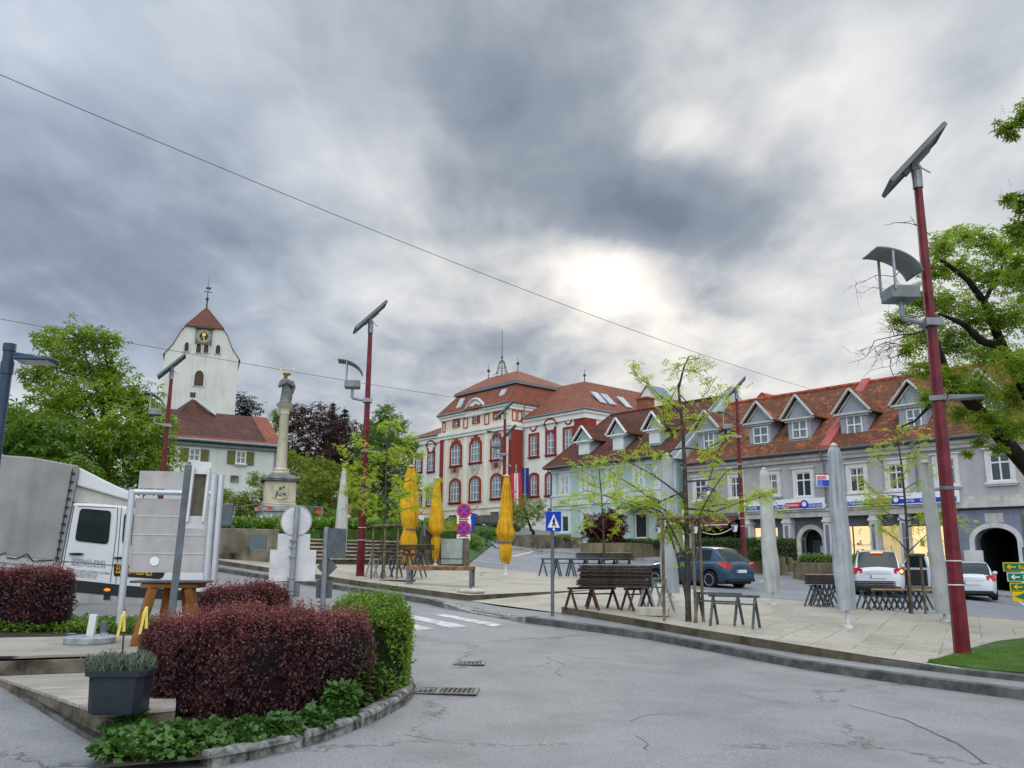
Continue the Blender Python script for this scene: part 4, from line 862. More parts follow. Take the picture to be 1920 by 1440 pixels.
for px_, py_ in ((1033.5,799), (809,838)):
    x = HF.u(px_, py_, RS); z = HF.w(px_, py_, RS); q = MB()
    q.tube([(x+1.0*math.cos(math.pi*k/8)*.95, RS-.12, z+.1+.65*math.sin(math.pi*k/8)) for k in range(9)], .14, 6); q.tube([(x-.75,RS-.1,z-.1),(x-.4,RS-.1,z-.8)], .12, 6); q.tube([(x+.75,RS-.1,z-.1),(x+.4,RS-.1,z-.8)], .12, 6); q.obj('window_crown', M_thred, th)
for px_, py_ in ((1000.5,800), (1066,787), (777,842)):
    x = HF.u(px_, py_, RS); z = HF.w(px_, py_, RS); q = MB(); q.tube([(x,RS-.06,z),(x,RS-.001,z)], .55, 14); o_ = q.obj('oval_panel', M_thred, th)
    q = MB(); q.tube([(x,RS-.07,z),(x,RS-.061,z)], .38, 14); q.obj('oval_field', M_cream2, o_)
M_base = glass('basement_glass', (.12,.12,.11), .3)
for a, b, c, d, y in ((842,857,966,980,0), (886,897,964,978,0), (920,937,960,976,0), (1028,1036,953,982,RS)):
    pxwin(HF, th, a, b, c, d, y=y, cw=.2, cm=M_cream2, cols=3, rows=(), sill=False, gm=M_base, sm=M_frm)
# roofs
hb = HF.w(857, 744, 1.6); bx0 = HF.u(857, 744, 1.6)+.1; bx1 = HW-bx0; hr_ = HF.w(943, 702, 6.5); rx0, rx1 = HF.u(916, 708, 6.5), HF.u(971, 696, 6.5)
D = 13.
def mansard(mb, x0, x1, y0, y1, z0, ix, iy, zb, mi=0):
    mb.add([(x0,y0,z0),(x1,y0,z0),(x1,y1,z0),(x0,y1,z0),(x0+ix,y0+iy,zb),(x1-ix,y0+iy,zb),(x1-ix,y1-iy,zb),(x0+ix,y1-iy,zb)], [(0,1,5,4),(2,3,7,6),(4,5,6,7),(0,3,2,1)], mi)
    mb.add([(x1,y0,z0),(x1,y1,z0),(x1-ix,y1-iy,zb),(x1-ix,y0+iy,zb)], [(0,1,2,3)], mi+1); mb.add([(x0,y0,z0),(x0,y1,z0),(x0+ix,y1-iy,zb),(x0+ix,y0+iy,zb)], [(3,2,1,0)], mi+1)
mb = MB(); ix = bx0+.5; mansard(mb, -.5, HW+.5, -.5, D+.5, hE+.03, ix, 2.1, hb)
ux0, ux1, uy0, uy1 = -.5+ix-.35, HW+.5-ix+.35, 1.25, D-1.25
mb.add([(ux0,uy0,hb+.25),(ux1,uy0,hb+.25),(ux1,uy1,hb+.25),(ux0,uy1,hb+.25),(rx0,6.5,hr_),(rx1,6.5,hr_)], [(0,1,5,4),(2,3,4,5)], 0)
mb.add([(ux0,uy0,hb+.25),(ux1,uy0,hb+.25),(ux1,uy1,hb+.25),(ux0,uy1,hb+.25),(rx0,6.5,hr_),(rx1,6.5,hr_)], [(1,2,5),(3,0,4)], 1)
mb.obj('roof', [T_red, T_redy], th)
mb = MB(); mb.box(ux0+.02, ux1-.02, uy0+.02, uy1-.02, hb-.02, hb+.24); mb.obj('mansard_break', M_zinc, th)
wR = HF.w(1060, 723, RS+6.5); r2 = 6.4; x0_ = HW-2; x1_ = HR+.45; y0_ = RS-.45
mb = MB()
mb.add([(x0_,y0_,wE),(x1_,y0_,wE),(x1_-r2-.4,y0_+r2+.5,wR),(x0_,y0_+r2+.5,wR)], [(0,1,2,3)], 0)
mb.add([(x1_,y0_,wE),(x1_,y0_+26.5,wE),(x1_-r2-.4,y0_+26.5,wR),(x1_-r2-.4,y0_+r2+.5,wR)], [(0,1,2,3)], 1)
mb.add([(x0_-2,y0_+26.5,wE),(x1_-2*r2-.8,y0_+13,wE),(x1_-r2-.4,y0_+26.5,wR),(x1_-r2-.4,y0_+r2+.5,wR),(x0_,y0_+r2+.5,wR),(x0_,y0_+13,wE)], [(0,3,2),(0,4,3),(0,5,4)], 1)
mb.obj('wing_roof', [T_red, T_redy], th)
mb = MB(); zl = HF.w(829, 789, RS+5)
mb.add([(HL-.5,y0_,wE),(0,y0_,wE),(0,y0_+5.5,zl),(HL+3.4,y0_+4.6,zl-1.2),(HL-.5,y0_+10.5,wE),(0,y0_+10.5,wE)], [(0,1,2,3),(0,3,4),(4,3,2,5)], 0); mb.obj('wing_roof', T_red, th)
M_sky = glass('skylight_glass', (.35,.40,.44), .1)
for px_, py_, sz in ((866,757,.9), (942,739,.9)):
    x = HF.u(px_, py_, .6); z = HF.w(px_, py_, .6); sl_ = (hb-hE)/2.1; y = -.5+(z-hE)/sl_
    q = MB(); q.add([(x-.45,y-.35/sl_*1.0-.12,z-.7),(x+.45,y-.35/sl_-.12,z-.7),(x+.45,y+.7/sl_*.6-.12,z+.6),(x-.45,y+.7/sl_*.6-.12,z+.6)], [(0,1,2,3)]); so = q.obj('skylight', M_sky, th)
    md = so.modifiers.new('t', 'SOLIDIFY'); md.thickness = .12
for px_, py_ in ((1122,749), (1170,757), (1140,768)):
    xs_ = x1_-.2-2.2; 
    # on the side slope: solve along y
    t_ = Frame(HF.world(xs_, 0, 0), (HF.n.x, HF.n.y)); yy = t_.u(px_, py_); zz = wE+2.2*(wR-wE)/r2
    q = MB(); q.add([(xs_+.75,yy-.5,zz-.55+.15),(xs_+.75,yy+.5,zz-.55+.15),(xs_-.65,yy+.5,zz+.8+.15),(xs_-.65,yy-.5,zz+.8+.15)], [(0,1,2,3)]); so = q.obj('skylight', M_sky, th); so.modifiers.new('t', 'SOLIDIFY').thickness = .1
# finials and the iron crown with its mast
M_iron = mat('wrought_iron', (.05,.055,.06), .6, .1)
for x in (rx0, rx1):
    mb = MB(); mb.cyl((x,6.5,hr_), (x,6.5,hr_+1.7), .06, .02, 6); mb.sphere((x,6.5,hr_+.9), .2, 8, 6); mb.obj('roof_finial', M_iron, th)
mb = MB(); mb.cyl((x1_-r2-.4,y0_+r2+.5,wR),(x1_-r2-.4,y0_+r2+.5,wR+1.4),.06,.02,6); mb.sphere((x1_-r2-.4,y0_+r2+.5,wR+.7),.16,8,6); mb.obj('roof_finial', M_iron, th)
xc = HF.u(941, 700, 6.5); mb = MB(); zt = HF.w(941, 670, 6.5); z2 = HF.w(943, 618, 6.5)
for k in range(8):
    a = 2*math.pi*k/8; mb.tube([(xc+1.3*math.cos(a)*s_, 6.5+1.0*math.sin(a)*s_, hr_-.1+(zt-hr_)*t) for s_, t in ((1,0),(.62,.12),(.5,.3),(.42,.5),(.30,.72),(.1,.85),(0.02,.92))], .035, 4)
for t, rr in ((.15,.62),(.4,.45),(.7,.3)): mb.tube([(xc+1.3*rr*math.cos(2*math.pi*k/12), 6.5+rr*math.sin(2*math.pi*k/12), hr_+(zt-hr_)*t) for k in range(13)], .03, 4)
mb.cyl((xc,6.5,hr_-.1),(xc,6.5,z2),.055,.025,6); mb.sphere((xc,6.5,zt),.14,8,6); mb.obj('iron_crown', M_iron, th)
# low wing behind: grey gable and chimney
x = x1_-4; q = MB(); yb = RS+21
t_ = Frame(HF.world(x, 0, 0), (HF.n.x, HF.n.y)); yb = t_.u(1225, 760)
q.prism([(x-1.3,wR-2.6),(x+1.3,wR-2.6),(x+1.3,wR-1.2),(x,wR+.15),(x-1.3,wR-1.2)], yb-1, yb+2); q.obj('back_gable', M_cream2, th)
q = MB()
for s_ in (-1,1): q.add([(x+s_*1.6,yb-1.2,wR-1.45),(x,yb-1.2,wR+.25),(x,yb+2,wR+.25),(x+s_*1.6,yb+2,wR-1.45)], [(0,1,2,3)])
q.obj('back_gable_roof', M_zinc, th).modifiers.new('t','SOLIDIFY').thickness = .1
# flags at the town hall
for px_, cols, lab in ((967,('flag_red','flag_white'),'hanging red and white flag on a pole before the town hall'), (984,('flag_navy',),'hanging dark blue flag on a pole before the town hall')):
    Yf = 84.; p = at(px_, 998, Yf); top = toph(p, 870 if px_ < 970 else 868)
    f = thing('flag', lab, 'flag', p, 0, 'flags at the town hall')
    q = MB(); q.cyl((0,0,-.5),(0,0,top),.06,.04,8); q.obj('pole', M_white, f)
    z1 = top-(.9 if px_ < 970 else .5); z0 = z1-(toph(p, 888)-toph(p, 952)); q = MB(); n = 12; W_ = 1.1 if px_ < 970 else .9; vs = []; fs = []; ms = []
    for i in range(n+1):
        for j in range(9):
            u_ = i/n; x = (u_-.5)*W_*(1 if px_ < 970 else (.35+.65*(1-j/8)**.2*.8)); vs.append((x+.06*j/8, .10*math.sin(u_*14+j*.4), z1+(z0-z1)*j/8))
    for i in range(n):
        for j in range(8):
            a = i*9+j; q_m = (1 if n/3 <= i < 2*n/3 else 0) if len(cols) > 1 else 0
            fs.append((a, a+9, a+10, a+1)); ms.append(q_m)
    o_ = len(q.v); q.v += vs; q.f += fs; q.m += ms
    cm_ = {'flag_red': mat('flag_red', (.55,.03,.04), .7, .05), 'flag_white': mat('flag_white', (.75,.75,.75), .7, .05), 'flag_navy': mat('flag_navy', (.02,.04,.20), .7, .05)}
    q.obj('cloth', [cm_[c] for c in cols], f, smooth=80)
# ---------------------------------------------------------------- church tower and the parish house
_p = at(374, 900, 102.); CF = Frame((_p.x, _p.y, 0), (.94, .34))
CF = Frame(CF.world(CF.u(304, 720), 0, 0), (.94, .34)); ct = fempty('church_tower', 'white church tower with half-hipped red tile roof, clock and arched openings', 'church tower', CF)
CW = CF.u(444, 720); M_ch = mat('lime_white', (.56,.565,.54), .9, .07, .35, .1, streak=.3)
gpx = [(307.5,660),(325,645),(342.5,620),(350,611),(414,616),(426,633),(436,652),(447,668)]
gp_ = [CF.uv(*p) for p in gpx]; TD = CW*1.0
sL = [(0, gp_[0][1]), (CF.u(325,645), gp_[1][1]), (CF.u(340,620), gp_[2][1]), (CF.u(350,611), gp_[3][1])]
m_ = CW/2; sL = [(x, z) for x, z in sL]; sR = [(CW-x, z) for x, z in sL][::-1]
mb = MB(); mb.prism([(0,4),(CW,4)]+sR[::-1]+sL[::-1], 0, TD); mb.obj('wall', M_ch, ct)
apx = CF.w(388, 573, 2.5); prof = [(-.22,sL[0][1]-.3)]+[(x-.03,z+.09) for x, z in sL[1:]]+[(m_,apx)]
mb = MB(); nP = len(prof); vs = []; 
def sd_(mir): return [(CW-x if mir else x, z) for x, z in prof]
for mir in (0, 1):
    pf = sd_(mir); y0s = [-.12]*(nP-1)+[3.0]; y1s = [TD+.12]*(nP-1)+[TD-3.0]
    vs = [(x,y,z) for (x, z), y in zip(pf, y0s)]+[(x,y,z) for (x, z), y in zip(pf, y1s)]
    mb.add(vs, [(i,i+1,nP+i+1,nP+i) for i in range(nP-1)], 1)
a_, b_ = sd_(0)[-2], sd_(1)[-2]
mb.add([(a_[0]-.2,-.3,a_[1]-.1),(b_[0]+.2,-.3,b_[1]-.1),(m_,3.0,apx)], [(0,1,2)], 0); mb.add([(a_[0],TD+.35,a_[1]),(b_[0],TD+.35,b_[1]),(m_,TD-3.0,apx)], [(0,2,1)], 0)
T_ch = tiles('church_tiles', (.10,.045,.035), (.16,.07,.05), (.07,.045,.04), moss=.3); T_chy = tiles('church_tiles_side', (.10,.045,.035), (.16,.07,.05), (.07,.045,.04), axis='y', moss=.3)
o_ = mb.obj('roof', [T_ch, T_chy], ct); o_.modifiers.new('t','SOLIDIFY').thickness = .07
mb = MB(); mb.cyl((m_,3,apx-.2),(m_,3,apx+2.2),.12,.05,6); mb.cyl((m_,3,apx+2.2),(m_,3,CF.w(390,515,3)),.035,.02,6); mb.sphere((m_,3,apx+1.0),.22,8,6); mb.box(m_-.5,m_+.5,2.97,3.03,apx+1.9,apx+2.0); mb.box(m_-.25,m_+.35,2.97,3.03,apx+2.3,apx+2.6); mb.obj('weather_vane', M_iron, ct)
M_louv = mat('louver_brown', (.09,.07,.05), .8, .3, 8)
for a, b, c, d in ((346,354,642,659), (368,377,644,662), (382,391,645,662), (404.5,413,647,664), (364.5,382,695,724)):
    pxwin(CF, ct, a, b, c, d, cw=.12 if d < 700 else .2, cm=M_ch, arch=.45 if d < 700 else .8, cols=2 if d < 700 else 1, rows=(.3,.6) if d < 700 else (), sill=False, gm=M_louv, sm=M_louv)
q = MB(); x, z = CF.uv(365,739); q.box(x-.5,x+.1,-.05,-.001,z-.4,z+.2); q.obj('vent', M_louv, ct)
cx, cz = CF.uv(382, 631.5); q = MB(); q.box(cx-.95,cx+.95,-.2,-.001,cz-1.0,cz+.95); ck_ = q.obj('clock', mat('clock_green', (.13,.16,.09), .7, .2, 4), ct)
q = MB(); q.box(cx-1.1,cx+1.1,-.45,-.001,cz+.96,cz+1.1); q.obj('canopy', M_louv, ck_)
q = MB(); q.tube([(cx,-.25,cz),(cx,-.201,cz)], .86, 24); q.tube([(cx,-.27,cz),(cx,-.251,cz)], .5, 20, 1); q.obj('dial', [mat('dial_grey', (.30,.31,.33), .6), mat('dial_black', (.02,.02,.025), .5)], ck_)
q = MB()
for k in range(12):
    a = k*math.pi/6; q.bar((cx+.58*math.sin(a),-.26,cz+.58*math.cos(a)),(cx+.80*math.sin(a),-.26,cz+.80*math.cos(a)),.09,.02)
q.obj('hour_marks', mat('dial_black', (.02,.02,.025)), ck_)
q = MB(); q.bar((cx,-.29,cz-.1),(cx+.12,-.29,cz-.72),.1,.02); q.bar((cx+.02,-.28,cz),(cx-.45,-.28,cz-.42),.14,.02); q.tube([(cx+.02,-.28,cz+.2),(cx+.02,-.271,cz+.2)],.22,12); q.obj('hands', mat('gold', (.65,.42,.08), .3, .05, metal=.6), ck_)
_p = at(521, 900, 72.); PF = Frame((_p.x, _p.y, 0), (.84, .54)); x0 = PF.u(262, 860); PF = Frame(PF.world(x0, 0, 0), (.84, .54)); PW = PF.u(521, 860)
ph = fempty('parish_house', 'long white parish house with dark red tile roof and olive shutters', 'house', PF)
pE = PF.w(430, 829, -.4); pR = PF.w(430, 777, 5); mb = MB(); mb.box(0, PW, 0, 10, 1, pE-.02); mb.prism([(0,0),(0,0),(0,0)],0,0) if False else None; mb.obj('wall', mat('white_render', (.58,.61,.60), .9, .06, .5, .1, streak=.2), ph)
T_pr = tiles('parish_tiles', (.10,.042,.034), (.17,.065,.048), (.055,.038,.035), moss=.8)
mb = MB(); roofslab(mb, -.3, PW+.3, -.5, pE, 5, pR, .2); roofslab(mb, -.3, PW+.3, 10.5, pE, 5.001, pR, .2); mb.obj('roof', T_pr, ph)
mb = MB(); q_ = (pR-pE)/5.5; mb.add([(PW-1.1,-.55,pE+.04),(PW+.32,-.55,pE+.04),(PW+.32,5,pR+.04),(PW-1.1,5,pR+.04),(-.3,-.56,pE+.03),(PW-1.1,-.56,pE+.03),(PW-1.1,-.1,pE+.03+.46*q_),(-.3,-.1,pE+.03+.46*q_),(PW-1.1,-.56,pE+.03)], [(0,1,2,3),(4,5,6,7)]); mb.obj('new_tiles', tiles('fresh_tiles', (.20,.07,.045), (.27,.10,.065), (.12,.05,.04), moss=.5), ph)
mb = MB(); mb.add([(PW,0,pE-.05),(PW,10,pE-.05),(PW,5,pR-.2),(PW-.3,0,pE-.05),(PW-.3,10,pE-.05),(PW-.3,5,pR-.2)], [(0,1,2),(5,4,3)]); mb.obj('gable', M_ch, ph)
mb = MB(); mb.tube([(-.3,-.62,pE-.05),(PW+.3,-.62,pE-.05)], .12, 6); mb.tube([(PW-.25,-.5,pE-.2),(PW-.25,-.12,pE-.7),(PW-.25,-.12,1)], .08, 6); mb.box(-.05,PW+.05,-.3,-.001,pE-.45,pE-.12); mb.obj('gutter', M_zinc, ph)
M_olv = mat('olive_shutter', (.13,.13,.05), .7, .12, 5)
for a, b, c, d in ((355.5,374,842,864), (443,460,847,869)):
    w_ = pxwin(PF, ph, a, b, c, d, cw=.1, cm=M_wcase, cols=2, rows=(.5,), gm=M_gl2)
    xa_, xb_ = PF.u(a,850), PF.u(b,850); za, zb_ = PF.w(a,d), PF.w(a,c)
    for x, s_ in ((xa_, -1), (xb_, 1)):
        q = MB(); q.box(min(x+s_*.08, x+s_*.72), max(x+s_*.08, x+s_*.72), -.13, -.08, za-.05, zb_+.05); q.obj('shutter', M_olv, w_)
pxwin(PF, ph, 434.5, 444, 894, 903, cw=.1, cm=mat('brown_frame', (.15,.08,.05)), cols=1, rows=(), sill=False)
# small cross gable roof at the tower foot
xg0, xg1 = PF.u(335,770,5.2), PF.u(396,776,5.2); xg_, zg_ = PF.uv(361,748,5.2); q = MB()
q.add([(xg0,4.5,pR-.3),(xg_,5.2,zg_),(xg1,4.5,pR-.3),(xg_,12,zg_),(xg0,12,pR-.3),(xg1,12,pR-.3)], [(0,2,1)], 0); q.add([(xg0,4.4,pR-.3),(xg_,5.2,zg_),(xg_,12,zg_),(xg0,12,pR-.3)], [(0,1,2,3)], 0); q.add([(xg1,4.4,pR-.3),(xg_,5.2,zg_),(xg_,12,zg_),(xg1,12,pR-.3)], [(0,3,2,1)], 0); q.obj('cross_roof', T_pr, ph)
q = MB(); q.bar((xg_+.15,5.1,zg_+.0),(xg1+.2,4.3,pR-.3),.12,.3,up=(0,1,0)); q.obj('verge', M_ch, ph)
# ---------------------------------------------------------------- Marian column
_b = at(519, 1003, 42.); _b.z = hillz(_b.x, _b.y)-.05
mc = thing('column_monument', 'tall pale stone column with a grey praying statue under a golden halo', 'monument', _b, R(18))
M_sst = mat('column_stone', (.52,.47,.36), .85, .12, 1.5, .25, streak=.4); M_gst = mat('grey_stone', (.17,.175,.175), .9, .3, 2.5, .4, streak=.5)
Z = lambda py: toph(_b, py)
q = MB(); q.lathe([(1.02,-.3),(1.02,Z(962)),(1.12,Z(960)),(1.12,Z(954)),(.9,Z(952)),(.0,Z(952))], 8); q.obj('foot', mat('foot_stone', (.36,.38,.39), .9, .25, 2, .4, streak=.5), mc, bevel=.02)
q = MB(); a_ = .74
q.box(-a_*1.06,a_*1.06,-a_*1.06,a_*1.06,Z(952),Z(944)); q.box(-a_,a_,-a_,a_,Z(944),Z(904)); q.obj('pedestal', M_sst, mc, bevel=.04)
q = MB(); q.box(-a_*1.2,a_*1.2,-a_*1.2,a_*1.2,Z(904),Z(900)); q.add([(-a_*1.25,-a_*1.25,Z(900)),(a_*1.25,-a_*1.25,Z(900)),(a_*1.25,a_*1.25,Z(900)),(-a_*1.25,a_*1.25,Z(900)),(-.42,-.42,Z(889)),(.42,-.42,Z(889)),(.42,.42,Z(889)),(-.42,.42,Z(889))], [(0,3,2,1),(4,5,6,7),(0,1,5,4),(1,2,6,5),(2,3,7,6),(3,0,4,7)]); q.obj('pedestal_cap', M_gst, mc, bevel=.015)
zc_ = (Z(904)+Z(944))/2; hh_ = (Z(904)-Z(944))
q = MB(); q.prism([(-.36,zc_-hh_*.28),(0,zc_-hh_*.38),(.36,zc_-hh_*.28),(.38,zc_+hh_*.36),(-.38,zc_+hh_*.36)], -a_-.05, -a_-.001); ar = q.obj('coat_of_arms', M_sst, mc, bevel=.02)
q = MB()
for (x, z, r_) in [(random.uniform(-.24,.24), random.uniform(-.26,.26), random.uniform(.035,.07)) for _ in range(16)]: q.sphere((x,-a_-.05,zc_+z*hh_), r_, 8, 6, 0, (1,.45,1))
q.obj('relief', M_gst, ar)
q = MB(); q.box(-a_-.02,-a_-.001,-.32,.32,zc_-hh_*.3,zc_+hh_*.3); q.obj('inscription_panel', mat('panel_pale', (.50,.52,.54), .8), mc)
q = MB(); q.lathe([(.42,Z(889)),(.42,Z(886)),(.36,Z(884)),(.38,Z(881)),(.27,Z(878)),(.215,Z(778)),(.25,Z(776)),(.23,Z(772)),(.30,Z(765)),(.40,Z(761)),(.43,Z(758)),(.0,Z(757))], 20); q.obj('shaft', M_sst, mc, smooth=35)
# statue: one lofted robed body
zs = Z(757); H_ = Z(703)-zs; q = MB(); n = 20; vs = []; fs = []
prof_ = [(t_, a_*1.0, b_*1.0) for t_, a_, b_ in [(0,.30,.24),(.03,.33,.27),(.06,.27,.24),(.10,.29,.24),(.25,.27,.22),(.42,.25,.20),(.55,.23,.18),(.66,.24,.17),(.76,.27,.17),(.82,.25,.15),(.855,.13,.11),(.88,.075,.08),(.90,.09,.10),(.94,.105,.115),(.975,.085,.095),(1.0,.02,.02)]]
for t, rx, ry in prof_:
    for k in range(n):
        a = 2*math.pi*k/n; f = 1+.10*math.sin(a*5+t*3)*(1 if .1 < t < .8 else 0); vs.append((rx*f*math.cos(a)+.05*math.sin(t*5), ry*f*math.sin(a)-.02*math.sin(t*4), zs+H_*t))
for i in range(len(prof_)-1):
    for k in range(n): fs.append((i*n+k, i*n+(k+1)%n, (i+1)*n+(k+1)%n, (i+1)*n+k))
q.add(vs, fs); q.tube([(-.27,0,zs+H_*.74),(-.33,-.12,zs+H_*.58),(-.08,-.26,zs+H_*.66)], [.09,.085,.06], 8); q.tube([(.27,0,zs+H_*.76),(.34,-.1,zs+H_*.60),(.05,-.26,zs+H_*.68)], [.10,.09,.06], 8)
q.tube([(.28,.03,zs+H_*.80),(.36,.02,zs+H_*.6),(.34,.05,zs+H_*.35)], [.08,.12,.03], 8); q.sphere((.0,-.24,zs+H_*.70), .06, 8, 6); q.obj('statue', M_gst, mc, smooth=60)
M_gold = mat('gold', (.65,.42,.08), .3, .05, metal=.6)
q = MB(); q.lathe([(.10,zs+H_*.98),(.19,zs+H_*1.03),(.20,zs+H_*1.07),(.12,zs+H_*1.11),(.02,zs+H_*1.13)], 12); q.obj('crown', M_gold, mc, smooth=40)
q = MB(); hc = Z(692); q.tube([(.33*math.cos(2*math.pi*k/24),.06,hc+.33*math.sin(2*math.pi*k/24)) for k in range(25)], .012, 5)
for k in range(12): a = 2*math.pi*k/12; q.sphere((.33*math.cos(a),.06,hc+.33*math.sin(a)), .035, 6, 4)
q.tube([(0,.06,hc-.33),(0,.08,hc-.5)], .015, 5); q.obj('halo', M_gold, mc)
# ================================================================ street furniture
M_lred = mat('pole_red', (.15,.012,.022), .4, .25, 4, .1, coat=.15, streak=.2); M_galv = mat('galvanised', (.27,.30,.33), .5, .15, 5, 0, metal=.3); M_dgrey = mat('dark_grey_metal', (.12,.14,.16), .5, .15, 8)
M_pv = mat('solar_cells', (.03,.04,.06), .15, .1, 4); M_pvb = mat('panel_back', (.15,.17,.19), .6, .1, 2); M_refl = mat('reflector_grey', (.20,.22,.235), .5, .2, 2)
M_whm = mat('white_metal', (.62,.63,.62), .5, .08, 3)
def solar_lamp(loc, yaw, label, second=None, pr=0, fr=0, dz=0):
    t = thing('solar_street_lamp', label, 'street lamp', loc, yaw, 'solar street lamps round the square')
    q = MB(); q.tube([(0,0,-.3),(0,0,7.25+dz)], [.125,.068], 8); o = q.obj('pole', M_lred, t, smooth=20)
    for z_, m_ in ((1.05, M_whm), (1.42, M_whm), (2.55, M_dgrey)): q = MB(); rz_ = .125-.0078*z_; q.lathe([(rz_+.002,z_),(rz_+.006,z_+.004),(rz_+.006,z_+(.018 if m_ is M_whm else .05)),(rz_+.002,z_+(.02 if m_ is M_whm else .055))], 16); q.obj('clamp_ring' if m_ is M_dgrey else 'steel_band', m_, t)
    q = MB(); q.M = Matrix.Translation((0,0,dz)); q.cyl((0,0,7.22),(0,0,7.62),.085,n=12); q.box(-.06,.06,-.1,.1,7.55,7.72); q.bar((0,-.1,7.62),(.22,-.1,7.42),.02); q.obj('sleeve', M_galv, t)
    q = MB(); q.M = Matrix.Rotation(pr,4,'Z') @ Matrix.Translation((0,0,7.72+dz)) @ Matrix.Rotation(R(-46),4,'Y'); q.box(-.68,.68,-.36,.36,.03,.07); q.box(-.66,.66,-.34,.34,.0701,.08,1)
    q.box(-.68,.68,-.36,-.33,-.0,.029); q.box(-.68,.68,.33,.36,-.0,.029); q.box(-.68,-.64,-.329,.329,-.0,.029); q.box(.64,.68,-.329,.329,-.0,.029); q.box(-.3,.3,-.05,.05,-.06,.028); q.obj('solar_panel', [M_pvb, M_pv], t)
    FM = Matrix.Rotation(fr,4,'Z')
    q = MB(); q.M = FM; q.box(-.14,.14,-.14,.14,5.28,5.40); q.tube([(-.1,0,5.34),(-.45,0,5.40),(-.48,0,5.45),(-.48,0,5.72)], .045, 8); q.obj('arm', M_galv, t)
    q = MB(); q.M = FM; q.box(-.72,-.24,-.22,.22,5.72,5.94); lb = q.obj('light_box', M_refl, t, bevel=.02)
    q = MB(); q.M = FM; q.box(-.68,-.28,-.18,.18,5.941,5.955); q.obj('lens', mat('lamp_lens', (.55,.58,.6), .15), lb)
    q = MB(); q.M = FM; pts = [(-.90+.74*math.sin(a), 6.04+.54*math.cos(a)) for a in [R(x) for x in range(-4, 84, 8)]]
    vs = []; fs = []
    for (x, z) in pts: vs += [(x,-.29,z),(x,.29,z)]
    for i in range(len(pts)-1): fs.append((2*i,2*i+1,2*i+3,2*i+2))
    q.add(vs, fs); rf = q.obj('reflector', M_refl, t, smooth=80); rf.modifiers.new('t','SOLIDIFY').thickness = .025
    for y in (-.26,.26): q = MB(); q.M = FM; q.bar((-.68,y,5.85),(-.68,y,6.54),.035); q.obj('strut', M_galv, t)
    if second:
        q = MB(); q.bar((0,0,second),(.2,0,second+.02),.04); q.box(-.13,.13,-.12,.12,second-.04,second+.04); q.prism([(.16,second+.04),(.66,second-.0),(.68,second-.03),(.16,second-.04)],-.12,.12); q.obj('side_lamp', M_refl, t)
    return t
b = G(1805,1228,POFF); solar_lamp(b, R(-28), 'dark red solar lamp post standing in the lawn at the right, nearest of all', 4.05, R(16), R(30), .55)
b = G(675,1080,POFF); solar_lamp(b, R(8), 'dark red solar lamp post at the plaza edge before the stone steps', 3.75, R(8), 0, .30)
def basefrom(px, py, Y, H=7.9):
    p = at(px, py, Y); return Vector((p.x, p.y, p.z-H))
b = basefrom(1380, 722, 41.); solar_lamp(b, R(-12), 'dark red solar lamp post rising from the planter before the grey house', 4.0)
b = basefrom(947, 763, 45.); solar_lamp(b, R(0), 'dark red solar lamp post behind the right yellow parasol, the taller of that pair', 3.4)
b = basefrom(955.5, 806, 60.); solar_lamp(b, R(-8), 'distant dark red solar lamp post just right of its taller neighbour', None)
b = basefrom(324, 680, 33.5); solar_lamp(b, R(20), 'dark red solar lamp post before the church tower', 3.4)
b = basefrom(99, 764, 50.); solar_lamp(b, R(14), 'dark red solar lamp post in front of the big chestnut crown, leftmost', None)
# flat street lamp on the left edge
p = at(4, 760, 13.5); gz = h(p.x, p.y); sl_ = thing('street_lamp', 'slate blue street lamp with a flat square head at the left edge', 'street lamp', (p.x, p.y, gz), R(8))
M_slate = mat('slate_paint', (.035,.06,.10), .4, .1, 5); q = MB(); zt = at(10,645,13.5).z-gz; q.cyl((0,0,-.1),(0,0,zt),.085,n=12); q.cyl((0,0,zt-.5),(0,0,zt-.3),.1,n=12); q.cyl((0,0,zt-.12),(0,0,zt-.0),.1,n=12); q.obj('pole', M_slate, sl_, smooth=30)
q = MB(); q.bar((.05,0,zt-.16),(.45,0,zt-.22),.07); q.hprism([(.15,-.22),(.72,-.22),(.78,0),(.72,.22),(.15,.22)], zt-.29, zt-.24); hd = q.obj('lamp_head', M_slate, sl_, bevel=.015)
q = MB(); q.box(.2,.68,-.18,.18,zt-.30,zt-.291); q.obj('diffuser', mat('diffuser', (.6,.6,.58), .4), hd)
